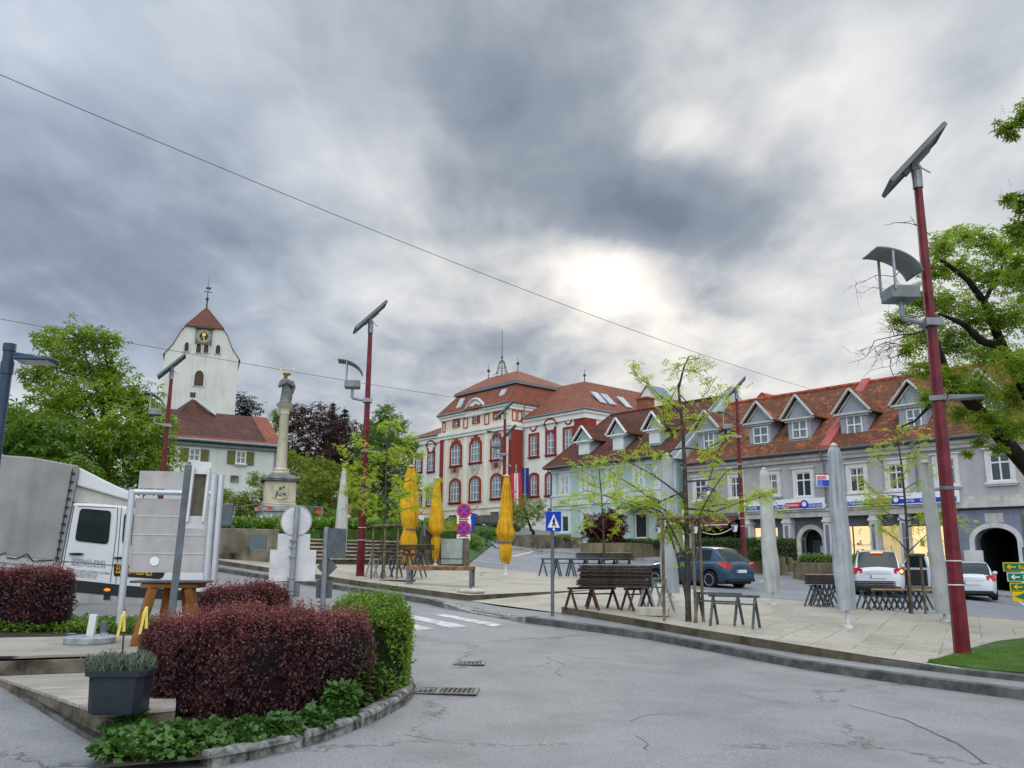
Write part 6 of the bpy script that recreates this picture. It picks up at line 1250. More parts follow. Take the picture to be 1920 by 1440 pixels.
# ================================================================ vehicles
M_tyre = mat('tyre', (.018,.018,.02), .85, .2, 20); M_rim = mat('alloy', (.45,.46,.48), .35, .08, 8, metal=.5); M_trim = mat('black_trim', (.025,.027,.03), .6, .1, 6)
M_cgl = glass('car_glass', (.008,.018,.016), .08); M_cgl.node_tree.nodes['Principled BSDF'].inputs['Specular IOR Level'].default_value = .35; M_redl = mat('tail_red', (.42,.01,.015), .15, .1, 20, coat=.6); M_plate = mat('number_plate', (.62,.64,.66), .5, .08, 30)
def paint(name, c, metal=.3):
    m = mat(name, c, .32, .03, 2., metal=metal, coat=.7); return m
def car(label, loc, head, L, Wd, Hh, pm, rear=.55, hatch=.45, ws=.34, grp=None, belt=.90, hood=.86, brake=False, door=False, name='parked_car', rails=False):
    """front at +x, centre of the rear bumper at the origin"""
    t = thing(name, label, 'car', loc, head, grp); r = .31; x1w, x2w = .78, L-.82; hw = Wd/2
    zi = lambda x, T: float(np.interp(x, [a for a, b in T], [b for a, b in T]))
    bt = [(0,belt-.12),(.10,belt+.0),(.45,belt+.05),(L*.5,belt),(L-1.25,hood+.06),(L-.7,hood),(L-.15,hood-.16),(L,hood-.34)]
    wt = [(0,hw*.80),(.06,hw*.88),(.25,hw*.96),(.7,hw),(L-.9,hw),(L-.3,hw*.90),(L-.08,hw*.74),(L,hw*.6)]
    xs = sorted(set([0,.02,.06,.12,.2,.3,L-.02,L-.08,L-.16,L-.3]+[x1w+(r+.07)*math.cos(R(a)) for a in range(0,181,15)]+[x2w+(r+.07)*math.cos(R(a)) for a in range(0,181,15)]+list(np.linspace(.35,L-.35,14))))
    xs = [x for x in xs if 0 <= x <= L]; vs = []; fs = []; ms = []; NS = 9
    def low(x):
        z = .24 if .15 < x < L-.1 else .30
        for xw in (x1w, x2w):
            d = (r+.07)**2-(x-xw)**2
            if d > 0: z = max(z, r+math.sqrt(d)-.0)
        return z
    for x in xs:
        w = zi(x, wt); zb = zi(x, bt); zl = min(low(x), zb-.08); ze = .0 if x > .1 else 0
        half = [(w*.94, zl), (w*.985, zl+(zb-zl)*.18), (w, zl+(zb-zl)*.5), (w*.985, zl+(zb-zl)*.78), (w*.93, zb-.015), (w*.86, zb+.01), (w*.45, zb+.04), (0, zb+.05)]
        row = [(x, y, z) for y, z in half]+[(x, -y, z) for y, z in half[-2::-1]]
        vs += row
    n = 15
    for i in range(len(xs)-1):
        for k in range(n-1): fs.append((i*n+k, i*n+k+1, (i+1)*n+k+1, (i+1)*n+k))
    fs += [tuple(range(n)), tuple(range((len(xs)-1)*n, len(xs)*n))[::-1]]
    q = MB(); q.add(vs, fs); body = q.obj('body', pm, t, smooth=38)
    # greenhouse
    xr0, xr1, xf1, xf0 = .10, .10+hatch, L*ws+L*.30, L*.30+L*ws+.75
    xf1 = L-1.25-.72; xf0 = L-1.18
    rt = [(xr0,belt+.02),(xr1,Hh-.07),(xr1+.35,Hh-.02),((xr1+xf1)/2,Hh),(xf1,Hh-.05),(xf0,hood+.08)]
    gx = sorted(set([xr0,xr0+hatch*.5,xr1,xr1+.12,xr1+.35,xr1+.62,xr1+.70,(xr1+xf1)/2-.04,(xr1+xf1)/2+.05,xf1-.3,xf1,xf1+.06,(xf1+xf0)/2,xf0])); vs = []; fs = []; ms = []
    for x in gx:
        zr = zi(x, rt); zb = zi(x, bt)-.01; zr = max(zr, zb+.01); w = zi(x, wt)*.90; k_ = (zr-zb)/(Hh-belt)
        tw = w*(1-.24*k_); half = [(w, zb), (w*.985-(w-tw)*.15, zb+(zr-zb)*.12), (tw, zb+(zr-zb)*.86), (tw*.93, zr-.01), (tw*.5, zr+.02*k_), (0, zr+.025*k_)]
        vs += [(x, y, z) for y, z in half]+[(x, -y, z) for y, z in half[-2::-1]]
    n = 11
    for i in range(len(gx)-1):
        xm = (gx[i]+gx[i+1])/2; sideg = (xr1+.12 < xm < xf1+.0 and not (xr1+.62 < xm < xr1+.70) and not abs(xm-(xr1+xf1)/2-.005) < .045) or xf1+.06 < xm < (xf1+xf0)/2+.2
        topg = xm < xr1 or xm > xf1+.0
        for k in range(n-1):
            kk = min(k, n-2-k); m_ = 0
            if kk == 1 and sideg: m_ = 1
            if kk >= 3 and topg: m_ = 1
            if xm < xr1 and xm < xr0+hatch*.12: m_ = 0
            fs.append((i*n+k, i*n+k+1, (i+1)*n+k+1, (i+1)*n+k)); ms.append(m_)
    q = MB(); q.v = vs; q.f = fs; q.m = ms; q.obj('cabin', [pm, M_cgl], t, smooth=38)
    # underbody
    q = MB(); q.box(.2, L-.2, -hw*.86, hw*.86, .16, .5); q.obj('underbody', M_trim, t)
    for x in (x1w, x2w):
        for s_ in (-1, 1):
            y = s_*(hw-.11); q = MB(); prof = [(r*.62,-.10),(r*.9,-.105),(r,-.07),(r,.07),(r*.9,.105),(r*.62,.10)]
            q.M = Matrix.Translation((x,y,r)) @ Matrix.Rotation(R(90),4,'X'); q.lathe(prof, 24); wl = q.obj('wheel', M_tyre, t, smooth=35)
            q = MB(); q.M = Matrix.Translation((x,y,r)) @ Matrix.Rotation(R(90),4,'X'); f = -s_
            q.tube([(r*.64*math.cos(2*math.pi*k/20),r*.64*math.sin(2*math.pi*k/20),f*.09) for k in range(21)], .018, 6); q.cyl((0,0,f*.05),(0,0,f*.095),.06,n=10)
            for k in range(7): a = 2*math.pi*k/7; q.bar((.03*math.cos(a),.03*math.sin(a),f*.085),(r*.62*math.cos(a),r*.62*math.sin(a),f*.085),.05,.02)
            q.obj('rim', M_rim, wl, smooth=35)
            q = MB(); q.M = Matrix.Translation((x,y,r)) @ Matrix.Rotation(R(90),4,'X'); q.cyl((0,0,f*.02),(0,0,f*.03),r*.66,n=18); q.obj('brake_disc', M_trim, wl)
    for s_ in (-1, 1):
        m_ = M_redl; q = MB()
        pts = [(-.012,s_*hw*.58,belt-.17),(.02,s_*hw*.93,belt-.20),(.32,s_*hw*1.0,belt-.02),(.34,s_*hw*.965,belt+.06),(.03,s_*hw*.86,belt+.03),(-.008,s_*hw*.60,belt-.03)]
        ins = [(x+.10,y*.86,z) for x, y, z in pts]; q.add(pts+ins, [(0,1,4,5),(1,2,3,4),(5,4,10,11),(4,3,9,10),(0,6,7,1),(1,7,8,2),(2,8,9,3),(0,5,11,6)]); tl = q.obj('tail_light', m_, t)
        if brake and s_ == -1: q = MB(); q.sphere((.02,s_*hw*.84,belt-.10), .055, 8, 6); q.obj('lit_lamp', lamp_mat('brake_orange', (1.,.35,.05), 4.), tl)
        q = MB(); q.add([(L-.28,s_*hw*.93,hood-.20),(L-.05,s_*hw*.66,hood-.28),(L-.12,s_*hw*.64,hood-.17),(L-.42,s_*hw*.92,hood-.08)], [(0,1,2,3)]); q.obj('headlight', M_plate, t).modifiers.new('t','SOLIDIFY').thickness = .03
        q = MB(); q.sphere((xf0-.35,s_*(hw+.06),belt+.08), .09, 10, 6, 0, (.7,1.1,.8)); q.obj('mirror', pm, t)
        for x in (xr1+.95, xf1-.15): q = MB(); q.box(x-.09,x+.09,s_*hw*.985-.012,s_*hw*.985+.02*s_+.012,belt-.14,belt-.11); q.obj('door_handle', pm, t, bevel=.006)
    q = MB(); q.box(-.03,.0,-.26,.26,belt-.34,belt-.23); pl = q.obj('number_plate', M_plate, t); q = MB(); q.box(-.034,-.0301,.225,.26,belt-.34,belt-.23); q.obj('plate_band', M_sblue, pl)
    q = MB(); q.box(-.03,.06,-hw*.80,hw*.80,.24,.36); q.obj('rear_skirt', M_trim, t, bevel=.02)
    q = MB(); q.box(-.01,.03,-.42,.42,belt-.20,belt-.16); q.obj('hatch_strip', M_rim if rails else pm, t, bevel=.008)
    if brake: q = MB(); q.box(xr1-.13,xr1-.07,-.2,.2,Hh-.10,Hh-.06); q.obj('high_brake_light', lamp_mat('brake_red', (1.,.12,.05), 3.), t)
    if rails:
        for s_ in (-1,1): q = MB(); q.tube([(xr1+.05,s_*hw*.66,Hh-.03),(xr1+.2,s_*hw*.66,Hh+.03),(xf1-.2,s_*hw*.66,Hh+.03),(xf1,s_*hw*.66,Hh-.03)], .018, 6); q.obj('roof_rail', M_rim, t)
    if door:
        q = MB(); q.M = Matrix.Translation((x2w-.55,-hw,0)) @ Matrix.Rotation(R(62),4,'Z'); D_ = [(-1.05,.30),(0,.30),(.0,belt),(-.35,Hh-.12),(-.95,Hh-.08),(-1.1,belt)]
        q.prism(D_, -.05, .05); dr = q.obj('open_door', pm, t, bevel=.02); q = MB(); q.M = Matrix.Translation((x2w-.55,-hw,0)) @ Matrix.Rotation(R(62),4,'Z'); q.prism([(-1.02,belt+.03),(-.10,belt+.03),(-.38,Hh-.18),(-.92,Hh-.15)], -.06, .06); q.obj('door_window', M_cgl, dr); q = MB(); q.M = Matrix.Translation((x2w-.55,-hw,0)) @ Matrix.Rotation(R(62),4,'Z'); q.box(-1.0,-.1,.051,.08,.35,belt-.05); q.obj('door_lining', M_trim, dr)
    return t
P_blue = paint('paint_steel_blue', (.028,.068,.118)); P_white = paint('paint_silver_white', (.50,.53,.58), .1); P_blk = paint('paint_black', (.006,.007,.010), 0.); P_blk.node_tree.nodes['Principled BSDF'].inputs['Coat Weight'].default_value = .15; P_sil = paint('paint_silver', (.45,.46,.48), .25)
hd = Vector((-.69,.726)); ang = math.atan2(hd.y, hd.x)
def carat(px, py, head, off=.02): b = G(px, py, off); return b
b = G(1392,1104,.01); b = Vector((b.x, b.y, b.z)); car('steel blue hatchback parked beside the staked tree, seen from its rear left', b, math.atan2(.80,-.60), 4.25, 1.79, 1.48, P_blue, hatch=.55)
b = G(1650,1119,.01); car('silver white people carrier with brake lights on and a door open', b, math.atan2(.93,.36), 4.35, 1.80, 1.62, P_white, hatch=.38, brake=True, door=True, rails=True, belt=.98)
b = G(1826,1126,.01); car('silver white hatchback parked before the grey arched gateway', b, math.atan2(.90,.44), 4.05, 1.70, 1.44, P_white, hatch=.5, belt=.92)
for px_, L_, H_, lab in ((828,4.5,1.45,'black saloon parked before the town hall behind the middle yellow parasol'), (884,4.7,1.62,'black estate car parked before the town hall beside the blue ticket machine')):
    b = at(px_, 999, 82.); b.z = at(px_, 998.5, 82.).z; car(lab, b, R(-9), L_, 1.8, H_, P_blk, hatch=.6, grp='black cars parked before the town hall')
b = at(664,984,66.); car('dark car parked in the bushes behind the nearest steps lamp post', b, R(-5), 4.4, 1.8, 1.5, P_blk, hatch=.6, grp='black cars parked before the town hall')
# ---------------------------------------------------------------- truck with grey tarpaulin and white crew cab
TF = Frame((at(130,1052,17.).x, 17., 0), (.83,.55)); tk = thing('delivery_truck', 'white crew cab truck with grey tarpaulin body, seen from its side', 'truck', TF.o, TF.rz)
M_tarp = mat('tarpaulin_grey', (.29,.29,.285), .75, .12, 1.3, .15, streak=.35); M_tw = paint('truck_white', (.60,.62,.65), 0.); M_tw.node_tree.nodes['Principled BSDF'].inputs['Roughness'].default_value = .4; M_side = mat('dropside_alu', (.42,.44,.46), .4, .1, 3, metal=.3); M_ledge = mat('white_tarp', (.50,.50,.47), .6, .15, 2, .1, streak=.3)
def tpoly(pts, y0=0.): return [TF.uv(px, py, y0) for px, py in pts]
def tprism(name, pts, y0, y1, m, par=tk, bevel=0.0): q = MB(); q.prism(tpoly(pts, y0), y0, y1); return q.obj(name, m, par, bevel=bevel)
tb = tprism('tarpaulin', [(148,873),(60,857),(-60,848),(-420,818),(-420,1020),(0,1043),(106,1055)], 0., 2.1, M_tarp, bevel=.03)
tprism('corner_flap', [(149,875),(138,874),(98,1086),(107,1088)], -.02, .0, mat('tarp_edge', (.24,.25,.26), .7), tb)
q = MB()
for k in range(11): f = k/10; x, z = TF.uv(137-30*f, 888+158*f, -.02); q.box(x-.035,x+.035,-.045,-.021,z-.02,z+.02)
x0_, z0_ = TF.uv(136,880,-.02); x1_, z1_ = TF.uv(104,1060,-.02); q.bar((x0_,-.03,z0_),(x1_,-.03,z1_),.018,.014,up=(0,1,0)); q.obj('lacing', M_trim, tb)
ds = tprism('dropside', [(-420,1018),(0,1041),(108,1054),(103,1090),(0,1074),(-420,1050)], -.03, 2.1, M_side, bevel=.01)
for k in (1,2,3): 
    f = k/4; a_ = TF.uv(-200, 1018+8+32*f*1.0, -.03); b_ = TF.uv(104, 1054+33*f, -.03); q = MB(); q.bar((a_[0],-.045,a_[1]),(b_[0],-.045,b_[1]),.03,.03,up=(0,1,0)); q.obj('rib', M_side, ds)
q = MB()
for (a_, b_) in (((-60,1040),(-20,1046)),((-20,1046),(12,1036)),((12,1045),(30,1048)),((30,1048),(52,1038)),((52,1040),(62,1052)),((62,1052),(100,1050))): 
    A = TF.uv(*a_, -.05); B = TF.uv(*b_, -.05); q.tube([(A[0],-.05,A[1]),(B[0],-.05,B[1])], .012, 5)
q.obj('tie_cord', M_trim, tb)
tprism('chassis', [(-420,1052),(0,1076),(103,1092),(106,1112),(0,1110),(-420,1090)], .15, 1.9, M_trim)
q = MB(); x, z = TF.uv(10,1082,.15); q.sphere((x,.14,z), .045, 8, 6, 0, (1.5,.5,.7)); q.obj('marker_light', lamp_mat('marker_orange', (.8,.22,.02), .3), tk)
# wind deflector
df = tprism('wind_deflector', [(149,876),(200,902),(262,931),(262,941),(240,938),(143,910)], .05, 2.0, M_tw, bevel=.03)
tprism('deflector_skirt', [(143,911),(240,939),(240,949),(137,941)], .12, 1.95, M_ledge, df)
# cab
cab = tprism('cab', [(137,942),(180,944),(240,949),(296,962),(322,985),(347,1040),(394,1056),(402,1075),(404,1116),(392,1128),(106,1096)], .0, 2.0, M_tw, bevel=.05)
tprism('lower_panel', [(118,1085),(240,1098),(402,1112),(402,1128),(240,1119),(112,1107)], -.012, -.0, M_trim, cab)
tprism('sill_panel', [(112,1108),(240,1119),(350,1126),(345,1143),(240,1138),(112,1127)], -.0, 1.95, mat('sill_grey', (.36,.37,.36), .6, .12, 3, streak=.4), cab)
tprism('side_step', [(120,1142),(240,1143),(262,1150),(120,1153)], .0, .3, M_side, cab)
tprism('underbody', [(100,1128),(345,1143),(345,1158),(100,1150)], .35, 1.7, M_trim, cab)
def rwin(name, pts, m, y=-.006, par=cab):
    q = MB(); P_ = tpoly(pts, 0); c = Vector((sum(p_[0] for p_ in P_)/len(P_), sum(p_[1] for p_ in P_)/len(P_))); out_ = []
    n = len(P_)
    for i in range(n):
        a = Vector(P_[i]); pr_ = Vector(P_[i-1]); nx = Vector(P_[(i+1)%n])
        for t_ in (0,.25,.5,.75,1): 
            e0 = a+(pr_-a)*.13; e1 = a+(nx-a)*.13; out_.append(tuple(e0*(1-t_)**2+a*2*t_*(1-t_)+e1*t_*t_))
    q.prism(out_, y-.006, y); return q.obj(name, m, par)
rwin('side_window', [(150,953),(209,958),(203,1021),(140,1014)], M_cgl); rwin('side_window', [(233,962),(290,968),(318,1000),(322,1030),(228,1020)], M_cgl)
q = MB()
for pl_ in ([(221,950),(219,990),(207,1092)], [(228,951),(224,1000),(217,1094)], [(139,948),(122,1040),(113,1092)], [(145,949),(217,952)], [(113,1052),(213,1060)]):
    P_ = [TF.uv(*a_, 0) for a_ in pl_]; q.tube([(x,-.001,z) for x, z in P_], .008, 4)
q.obj('door_seam', mat('seam_dark', (.10,.11,.13), .7), cab)
for px_, py_ in ((143,1038.5),(226,1046)): x, z = TF.uv(px_,py_,0); q = MB(); q.sphere((x,-.03,z), .14, 12, 6, 0, (1,.3,.17)); q.obj('door_handle', M_trim, cab)
nm = tprism('name_panel', [(213.7,1057),(262,1064),(309.6,1072),(306,1082),(298,1086),(262,1083),(213.7,1080)], -.01, -.001, M_sblk, cab)
x, z = TF.uv(216,1076,-.02); x2, z2 = TF.uv(305,1083.5,-.02); an = math.atan2(z2-z, x2-x)
text_mesh('EDLER.WIEDNER', .27, mat('name_yellow', (.75,.42,.01), .5), nm, Matrix.Translation((x,-.014,z+.02)) @ Matrix.Rotation(-an,4,'Y') @ TX, ext=.003, sx=(x2-x)/2.62)
for (px_, py_, tt, sz) in ((133,1053,'SPENGLEREI',.10),(133,1060,'BAU+DACH',.10),(130,1071,'DACHDECKEREI GMBH',.062),(130,1076,'8330 FELDBACH',.062),(129,1081,'TELEFON 03152',.062)):
    x, z = TF.uv(px_,py_,-.01); text_mesh(tt, sz, mat('door_print', (.18,.20,.22), .6), cab, Matrix.Translation((x,-.006,z)) @ Matrix.Rotation(-an,4,'Y') @ TX, ext=.001, sx=1.15)
x, z = TF.uv(201,1106,-.02); q = MB(); q.sphere((x,-.02,z), .045, 8, 6, 0, (1.4,.5,.7)); q.obj('marker_light', lamp_mat('marker_orange', (.8,.22,.02), .3), cab)
x, z = TF.uv(201,1119,-.02); q = MB(); q.box(x-.06,x+.06,-.012,-.001,z-.06,z+.05); q.obj('vent', M_trim, cab)
for px_, py_ in ((350,1118),(30,1120)):
    x, z = TF.uv(px_,py_,.15); q = MB(); q.M = Matrix.Translation((x,.2,z)) @ Matrix.Rotation(R(90),4,'X'); q.lathe([(.24,-.13),(.36,-.13),(.38,-.09),(.38,.09),(.36,.13),(.24,.13)], 24); wl = q.obj('wheel', M_tyre, tk, smooth=35)
    q = MB(); q.M = Matrix.Translation((x,.2,z)) @ Matrix.Rotation(R(90),4,'X'); q.lathe([(.02,.10),(.12,.12),(.25,.06),(.25,.0),(.02,.0)], 18); q.obj('rim', M_rim, wl, smooth=35)
# ================================================================ deck, island bed and the things on them
def RZ(px, py, z):
    a = ray(px, py); t = (z-EYE)/a.z; return Vector((a.x*t, t, z))
def deckmat(name, rz, c1=(.26,.235,.20), c2=(.40,.37,.33), w=.14):
    m = bpy.data.materials.new(name); m.use_nodes = True; n = m.node_tree; b = n.nodes['Principled BSDF']; b.inputs['Roughness'].default_value = .85
    t = ND(n, 'ShaderNodeTexCoord'); mp = ND(n, 'ShaderNodeMapping'); mp.inputs[2].default_value = (0,0,rz); LK(n, t.outputs['Object'], mp.inputs[0]); s = ND(n, 'ShaderNodeSeparateXYZ'); LK(n, mp.outputs[0], s.inputs[0])
    v = mth(n, 'DIVIDE', s.outputs[1], w); idx = mth(n, 'FLOOR', v); fr = mth(n, 'FRACT', v)
    wn = ND(n, 'ShaderNodeTexWhiteNoise'); wn.noise_dimensions = '1D'; LK(n, idx, wn.inputs['W'])
    mp2 = ND(n, 'ShaderNodeMapping'); mp2.inputs[3].default_value = (2.,30.,2.); LK(n, mp.outputs[0], mp2.inputs[0]); ns = ND(n, 'ShaderNodeTexNoise'); ns.inputs['Scale'].default_value = 1.6; ns.inputs['Detail'].default_value = 6; LK(n, mp2.outputs[0], ns.inputs['Vector'])
    c = mixc(n, ramp(n, ns.outputs[0], [(.3,0.),(.7,1.)]), c1, c2); c = mixc(n, mth(n, 'MULTIPLY', wn.outputs[0], .4), c, tuple(x*.55 for x in c1))
    n3 = ND(n, 'ShaderNodeTexNoise'); n3.inputs['Scale'].default_value = 1.2; n3.inputs['Detail'].default_value = 5; LK(n, t.outputs['Object'], n3.inputs['Vector']); c = mixc(n, mth(n, 'MULTIPLY', ramp(n, n3.outputs[0], [(.45,0.),(.7,1.)]), .5), c, (.10,.10,.075))
    gap = ramp(n, fr, [(.0,1.),(.045,1.),(.07,0.)]); c = mixc(n, gap, c, (.012,.012,.01)); LK(n, c, b.inputs['Base Color'])
    bp = ND(n, 'ShaderNodeBump'); bp.inputs['Strength'].default_value = .6; bp.inputs['Distance'].default_value = .01; LK(n, mth(n, 'SUBTRACT', ns.outputs[0], mth(n, 'MULTIPLY', gap, 2.)), bp.inputs['Height']); LK(n, bp.outputs[0], b.inputs['Normal']); return m
zl_, zu_ = .33, .52
fa, fb = RZ(0,1257,zl_), RZ(300,1247,zl_); dz_ang = -math.atan2((fb-fa).y, (fb-fa).x)
M_deck = deckmat('deck_planks', dz_ang); M_fas = mat('fascia_wood', (.17,.145,.11), .85, .4, 3, .4, streak=.5, bscale=25)
dk = thing('wooden_deck', 'weathered two-step wooden deck in the lower left corner', 'deck', (0,0,0))
def slab(name, pts, z0, z1, m, par, m2=None): q = MB(); q.hprism([(p_.x,p_.y) for p_ in pts], z0, z1); return q.obj(name, m, par, bevel=.006)
cor = RZ(197,1337,zl_); lft = RZ(-60,1249.6,zl_); rb = RZ(330,1252,zl_); rf_ = RZ(330,1326,zl_)
slab('lower_step', [cor, rf_, rb, lft], zl_-.035, zl_, M_deck, dk)
def fasc(name, a, b, z0, z1, t=.035):
    a = Vector((a.x,a.y,0)); b = Vector((b.x,b.y,0)); n = Vector((-(b-a).y,(b-a).x,0)).normalized()*t; q = MB(); A = [a, b, b+n, a+n]
    q.add([(p_.x,p_.y,z0) for p_ in A]+[(p_.x,p_.y,z1) for p_ in A], [(0,3,2,1),(4,5,6,7),(0,1,5,4),(1,2,6,5),(2,3,7,6),(3,0,4,7)]); return q.obj(name, M_fas, dk, bevel=.004)
ctr = (cor+rb)/2; ins_ = lambda p_, k=.01: p_+(ctr-p_).normalized()*k
fasc('fascia', ins_(lft), ins_(cor), zl_-.22, zl_-.037); fasc('fascia', ins_(cor,.03), ins_(rf_), zl_-.22, zl_-.037)
u0, u1, u2, u3 = RZ(-500,1246,zu_), RZ(330,1220,zu_), RZ(330,1190,zu_), RZ(-500,1204,zu_)
slab('upper_step', [u0, u1, u2, u3], zu_-.035, zu_, M_deck, dk); fasc('fascia', RZ(-500,1250,zu_-.0), RZ(330,1223,zu_), zl_+.003, zu_-.037)
q = MB(); q.box(-6,-1.9,10.8,12.4,0,.3) if False else None
# bed: soil, kerb stones, back kerb, grass
KC = [(150,1462), (395,1441), (480,1425), (600,1395), (700,1356), (762,1322), (780,1300), (772,1283), (748,1268), (722,1255)]
KW = [tuple(G(*p_))[:2] for p_ in KC]
bk = [tuple(G(*p_))[:2] for p_ in ((690,1195), (620,1172), (480,1166), (300,1172), (100,1176), (-120,1178), (-500,1172))]
lf = [tuple(G(*p_))[:2] for p_ in ((-500,1150), (0,1284), (186,1402), (205,1450))]
sheet('planting_bed', KW+bk+[lf[1], lf[2], lf[3]], lambda x, y: .07, M_soil, step=.6)
def kerbstones(line, w, hh_, m, L0=.75, name='kerb'):
    # individual stones with small gaps, one mesh
    q = MB(); pts = [Vector(p_) for p_ in line]; d = [0]
    for i in range(1, len(pts)): d.append(d[-1]+(pts[i]-pts[i-1]).length)
    f = lambda s_: Vector((np.interp(s_, d, [p_.x for p_ in pts]), np.interp(s_, d, [p_.y for p_ in pts])))
    s_ = 0
    while s_ < d[-1]-.1:
        e = min(d[-1], s_+L0*random.uniform(.8,1.2)); a, b = f(s_+.008), f(e-.008); n = Vector((-(b-a).y,(b-a).x)).normalized(); j = random.uniform(-.012,.012)
        za = h(*a)+hh_+j; zb__ = h(*b)+hh_+random.uniform(-.012,.012); k = 4; vs = []; fs = []
        for i in range(k+1):
            p_ = a.lerp(b, i/k); z = za+(zb__-za)*i/k+random.uniform(-.006,.006); o_ = random.uniform(-.006,.006)
            for (u_, zz_) in ((o_, -.12), (o_, z-h(*p_)-.025), (.022+o_, z-h(*p_)), (w-.02, z-h(*p_)), (w, z-h(*p_)-.02), (w, -.12)): c = p_+n*u_; vs.append((c.x, c.y, h(*p_)+zz_))
        for i in range(k):
            for t_ in range(5): fs.append((i*6+t_, i*6+6+t_, i*6+7+t_, i*6+1+t_))
        fs += [tuple(range(6)), tuple(range(k*6, k*6+6))[::-1]]; q.add(vs, fs); s_ = e
    o = q.obj(name, m, smooth=50); o['kind'] = 'structure'; return o
kerbstones(KW[1:], .15, .115, mat('granite_kerb', (.24,.24,.23), .85, .45, 9, .8, bscale=45)); kerbstones([lf[1], lf[2]], .08, .06, M_kerb); kerbstones([lf[2], tuple(Vector(lf[2])+Vector((.45,.02)))], .08, .07, M_kerbl, .5)
kerbstones([bk[2], bk[3], bk[4], bk[5], bk[6]], .15, .16, M_kerbl, 1.)
# grates in the road
def grate(px, py, lx, ly, rz, label, mdl=True):
    b = G(px, py); t = thing('drain_grate', label, 'drain grate', b, rz); nz_ = Vector((h(b.x-.3,b.y)-h(b.x+.3,b.y), h(b.x,b.y-.3)-h(b.x,b.y+.3), .6)).normalized()
    q = MB(); q.prism([(0,0)]*3,0,0) if False else None
    q.box(-lx-.05,lx+.05,-ly-.05,-ly,.003,.014); q.box(-lx-.05,lx+.05,ly,ly+.05,.003,.014); q.box(-lx-.05,-lx,-ly+.001,ly-.001,.003,.014); q.box(lx,lx+.05,-ly+.001,ly-.001,.003,.014)
    if mdl: q.box(-.025,.025,-ly+.001,ly-.001,.003,.0145)
    q.obj('frame', mat('iron_frame', (.14,.14,.14), .7, .3, 8), t); q = MB(); n_ = int(2*lx/.055)
    q.box(-lx,lx,-ly,ly,.002,.006,1)
    for k in range(n_): x = -lx+.03+k*(2*lx-.06)/(n_-1); q.box(x-.013,x+.013,-ly,ly,.0062,.012)
    q.obj('bars', [mat('iron_bars', (.075,.065,.06), .7, .3, 8), mat('drain_dark', (.01,.01,.01), .9)], t)
grate(822,1296,.42,.19,R(-3),'wide iron drain grate in the road beside the kerbed bed'); grate(880,1244,.17,.16,R(0),'small square iron cover in the middle of the road', False); grate(752,1239,.15,.14,R(0),'small iron cover half hidden behind the green bush end', False)
# parasol weight on the deck
b = RZ(168,1206,zu_); t = thing('parasol_weight', 'heavy round galvanised parasol weight with a square white stub on the deck', 'parasol weight', b, R(10))
q = MB(); q.lathe([(.30,0),(.31,.01),(.31,.075),(.29,.09),(.06,.095)], 28); q.obj('base', mat('weathered_zinc', (.30,.33,.36), .6, .2, 6, .2), t, smooth=30); q = MB(); q.bar((0,0,.09),(.02,0,.36),.09); q.obj('stub', M_whm, t, bevel=.006)
for x in (-.2,.2): q = MB(); q.tube([(x-.04,-.1,.085),(x-.04,-.1,.13),(x+.04,-.1,.13),(x+.04,-.1,.085)], .008, 6); q.obj('handle', M_galv, t)
q = MB(); q.box(-.04,.04,-.03,.03,0,.22); o = q.obj('bollard', M_dgrey, bevel=.01); o.location = RZ(193,1196,zu_); tag(o, 'very short dark grey post stub behind the round weight on the deck', 'post stub')
# wooden stand
b = RZ(317,1207,zu_); t = thing('wooden_stand', 'rustic orange brown wooden high table with dark slab top and splayed legs', 'high table', b, R(8)); M_ow = mat('orange_wood', (.33,.135,.035), .6, .3, 2.5, .25, streak=.3); Ht = toph(b,1088)
q = MB(); q.hprism([(-.48,-.30),(.42,-.32),(.47,.0),(.44,.30),(-.46,.31),(-.50,.05)], Ht-.03, Ht); q.obj('top', mat('slab_dark', (.10,.095,.095), .5, .2, 5, .1), t, bevel=.008)
q = MB(); q.hprism([(-.36,-.26),(.36,-.26),(.36,.26),(-.36,.26)], Ht-.095, Ht-.031); q.obj('apron', M_ow, t, bevel=.02)
for x, y, w_ in ((-.22,-.17,.15),(-.06,-.2,.13) if False else (-.10,.17,.12),(.24,-.17,.13),(.12,.17,.12)): q = MB(); q.bar((x,y,Ht-.096),(x*1.65,y*1.3,0),w_,w_*.8); q.obj('leg', M_ow, t, bevel=.015)
# planter pot
b = RZ(222,1335,zl_); t = thing('planter_pot', 'dark grey rectangular plastic planter with lavender on the lower deck', 'planter', b, R(4)); M_pot = mat('pot_plastic', (.025,.032,.040), .45, .1, 8)
q = MB(); w0, w1, d0, d1, Hp = .20, .24, .15, .175, .35
def ring(w, d, z, r_=.05): return [(x_+sx*0, y_, z) for x_, y_, sx in [(-w+r_,-d,0),(w-r_,-d,0),(w,-d+r_,0),(w,d-r_,0),(w-r_,d,0),(-w+r_,d,0),(-w,d-r_,0),(-w,-d+r_,0)]]
rs_ = [ring(w0,d0,.0), ring(w0+.01,d0+.01,.02), ring(w1-.015,d1-.015,Hp-.05), ring(w1+.012,d1+.012,Hp-.045), ring(w1+.015,d1+.015,Hp), ring(w1-.02,d1-.02,Hp), ring(w1-.03,d1-.03,Hp-.06)]
q.add([v for r_ in rs_ for v in r_], [(i*8+k, i*8+(k+1)%8, (i+1)*8+(k+1)%8, (i+1)*8+k) for i in range(6) for k in range(8)]+[tuple(range(8))[::-1]]); q.obj('pot', M_pot, t, smooth=35)
q = MB(); q.box(-w1+.03,w1-.03,-d1+.03,d1-.03,Hp-.09,Hp-.06); q.obj('soil', M_soil, t); POT = (b, Hp, w1, d1, t)
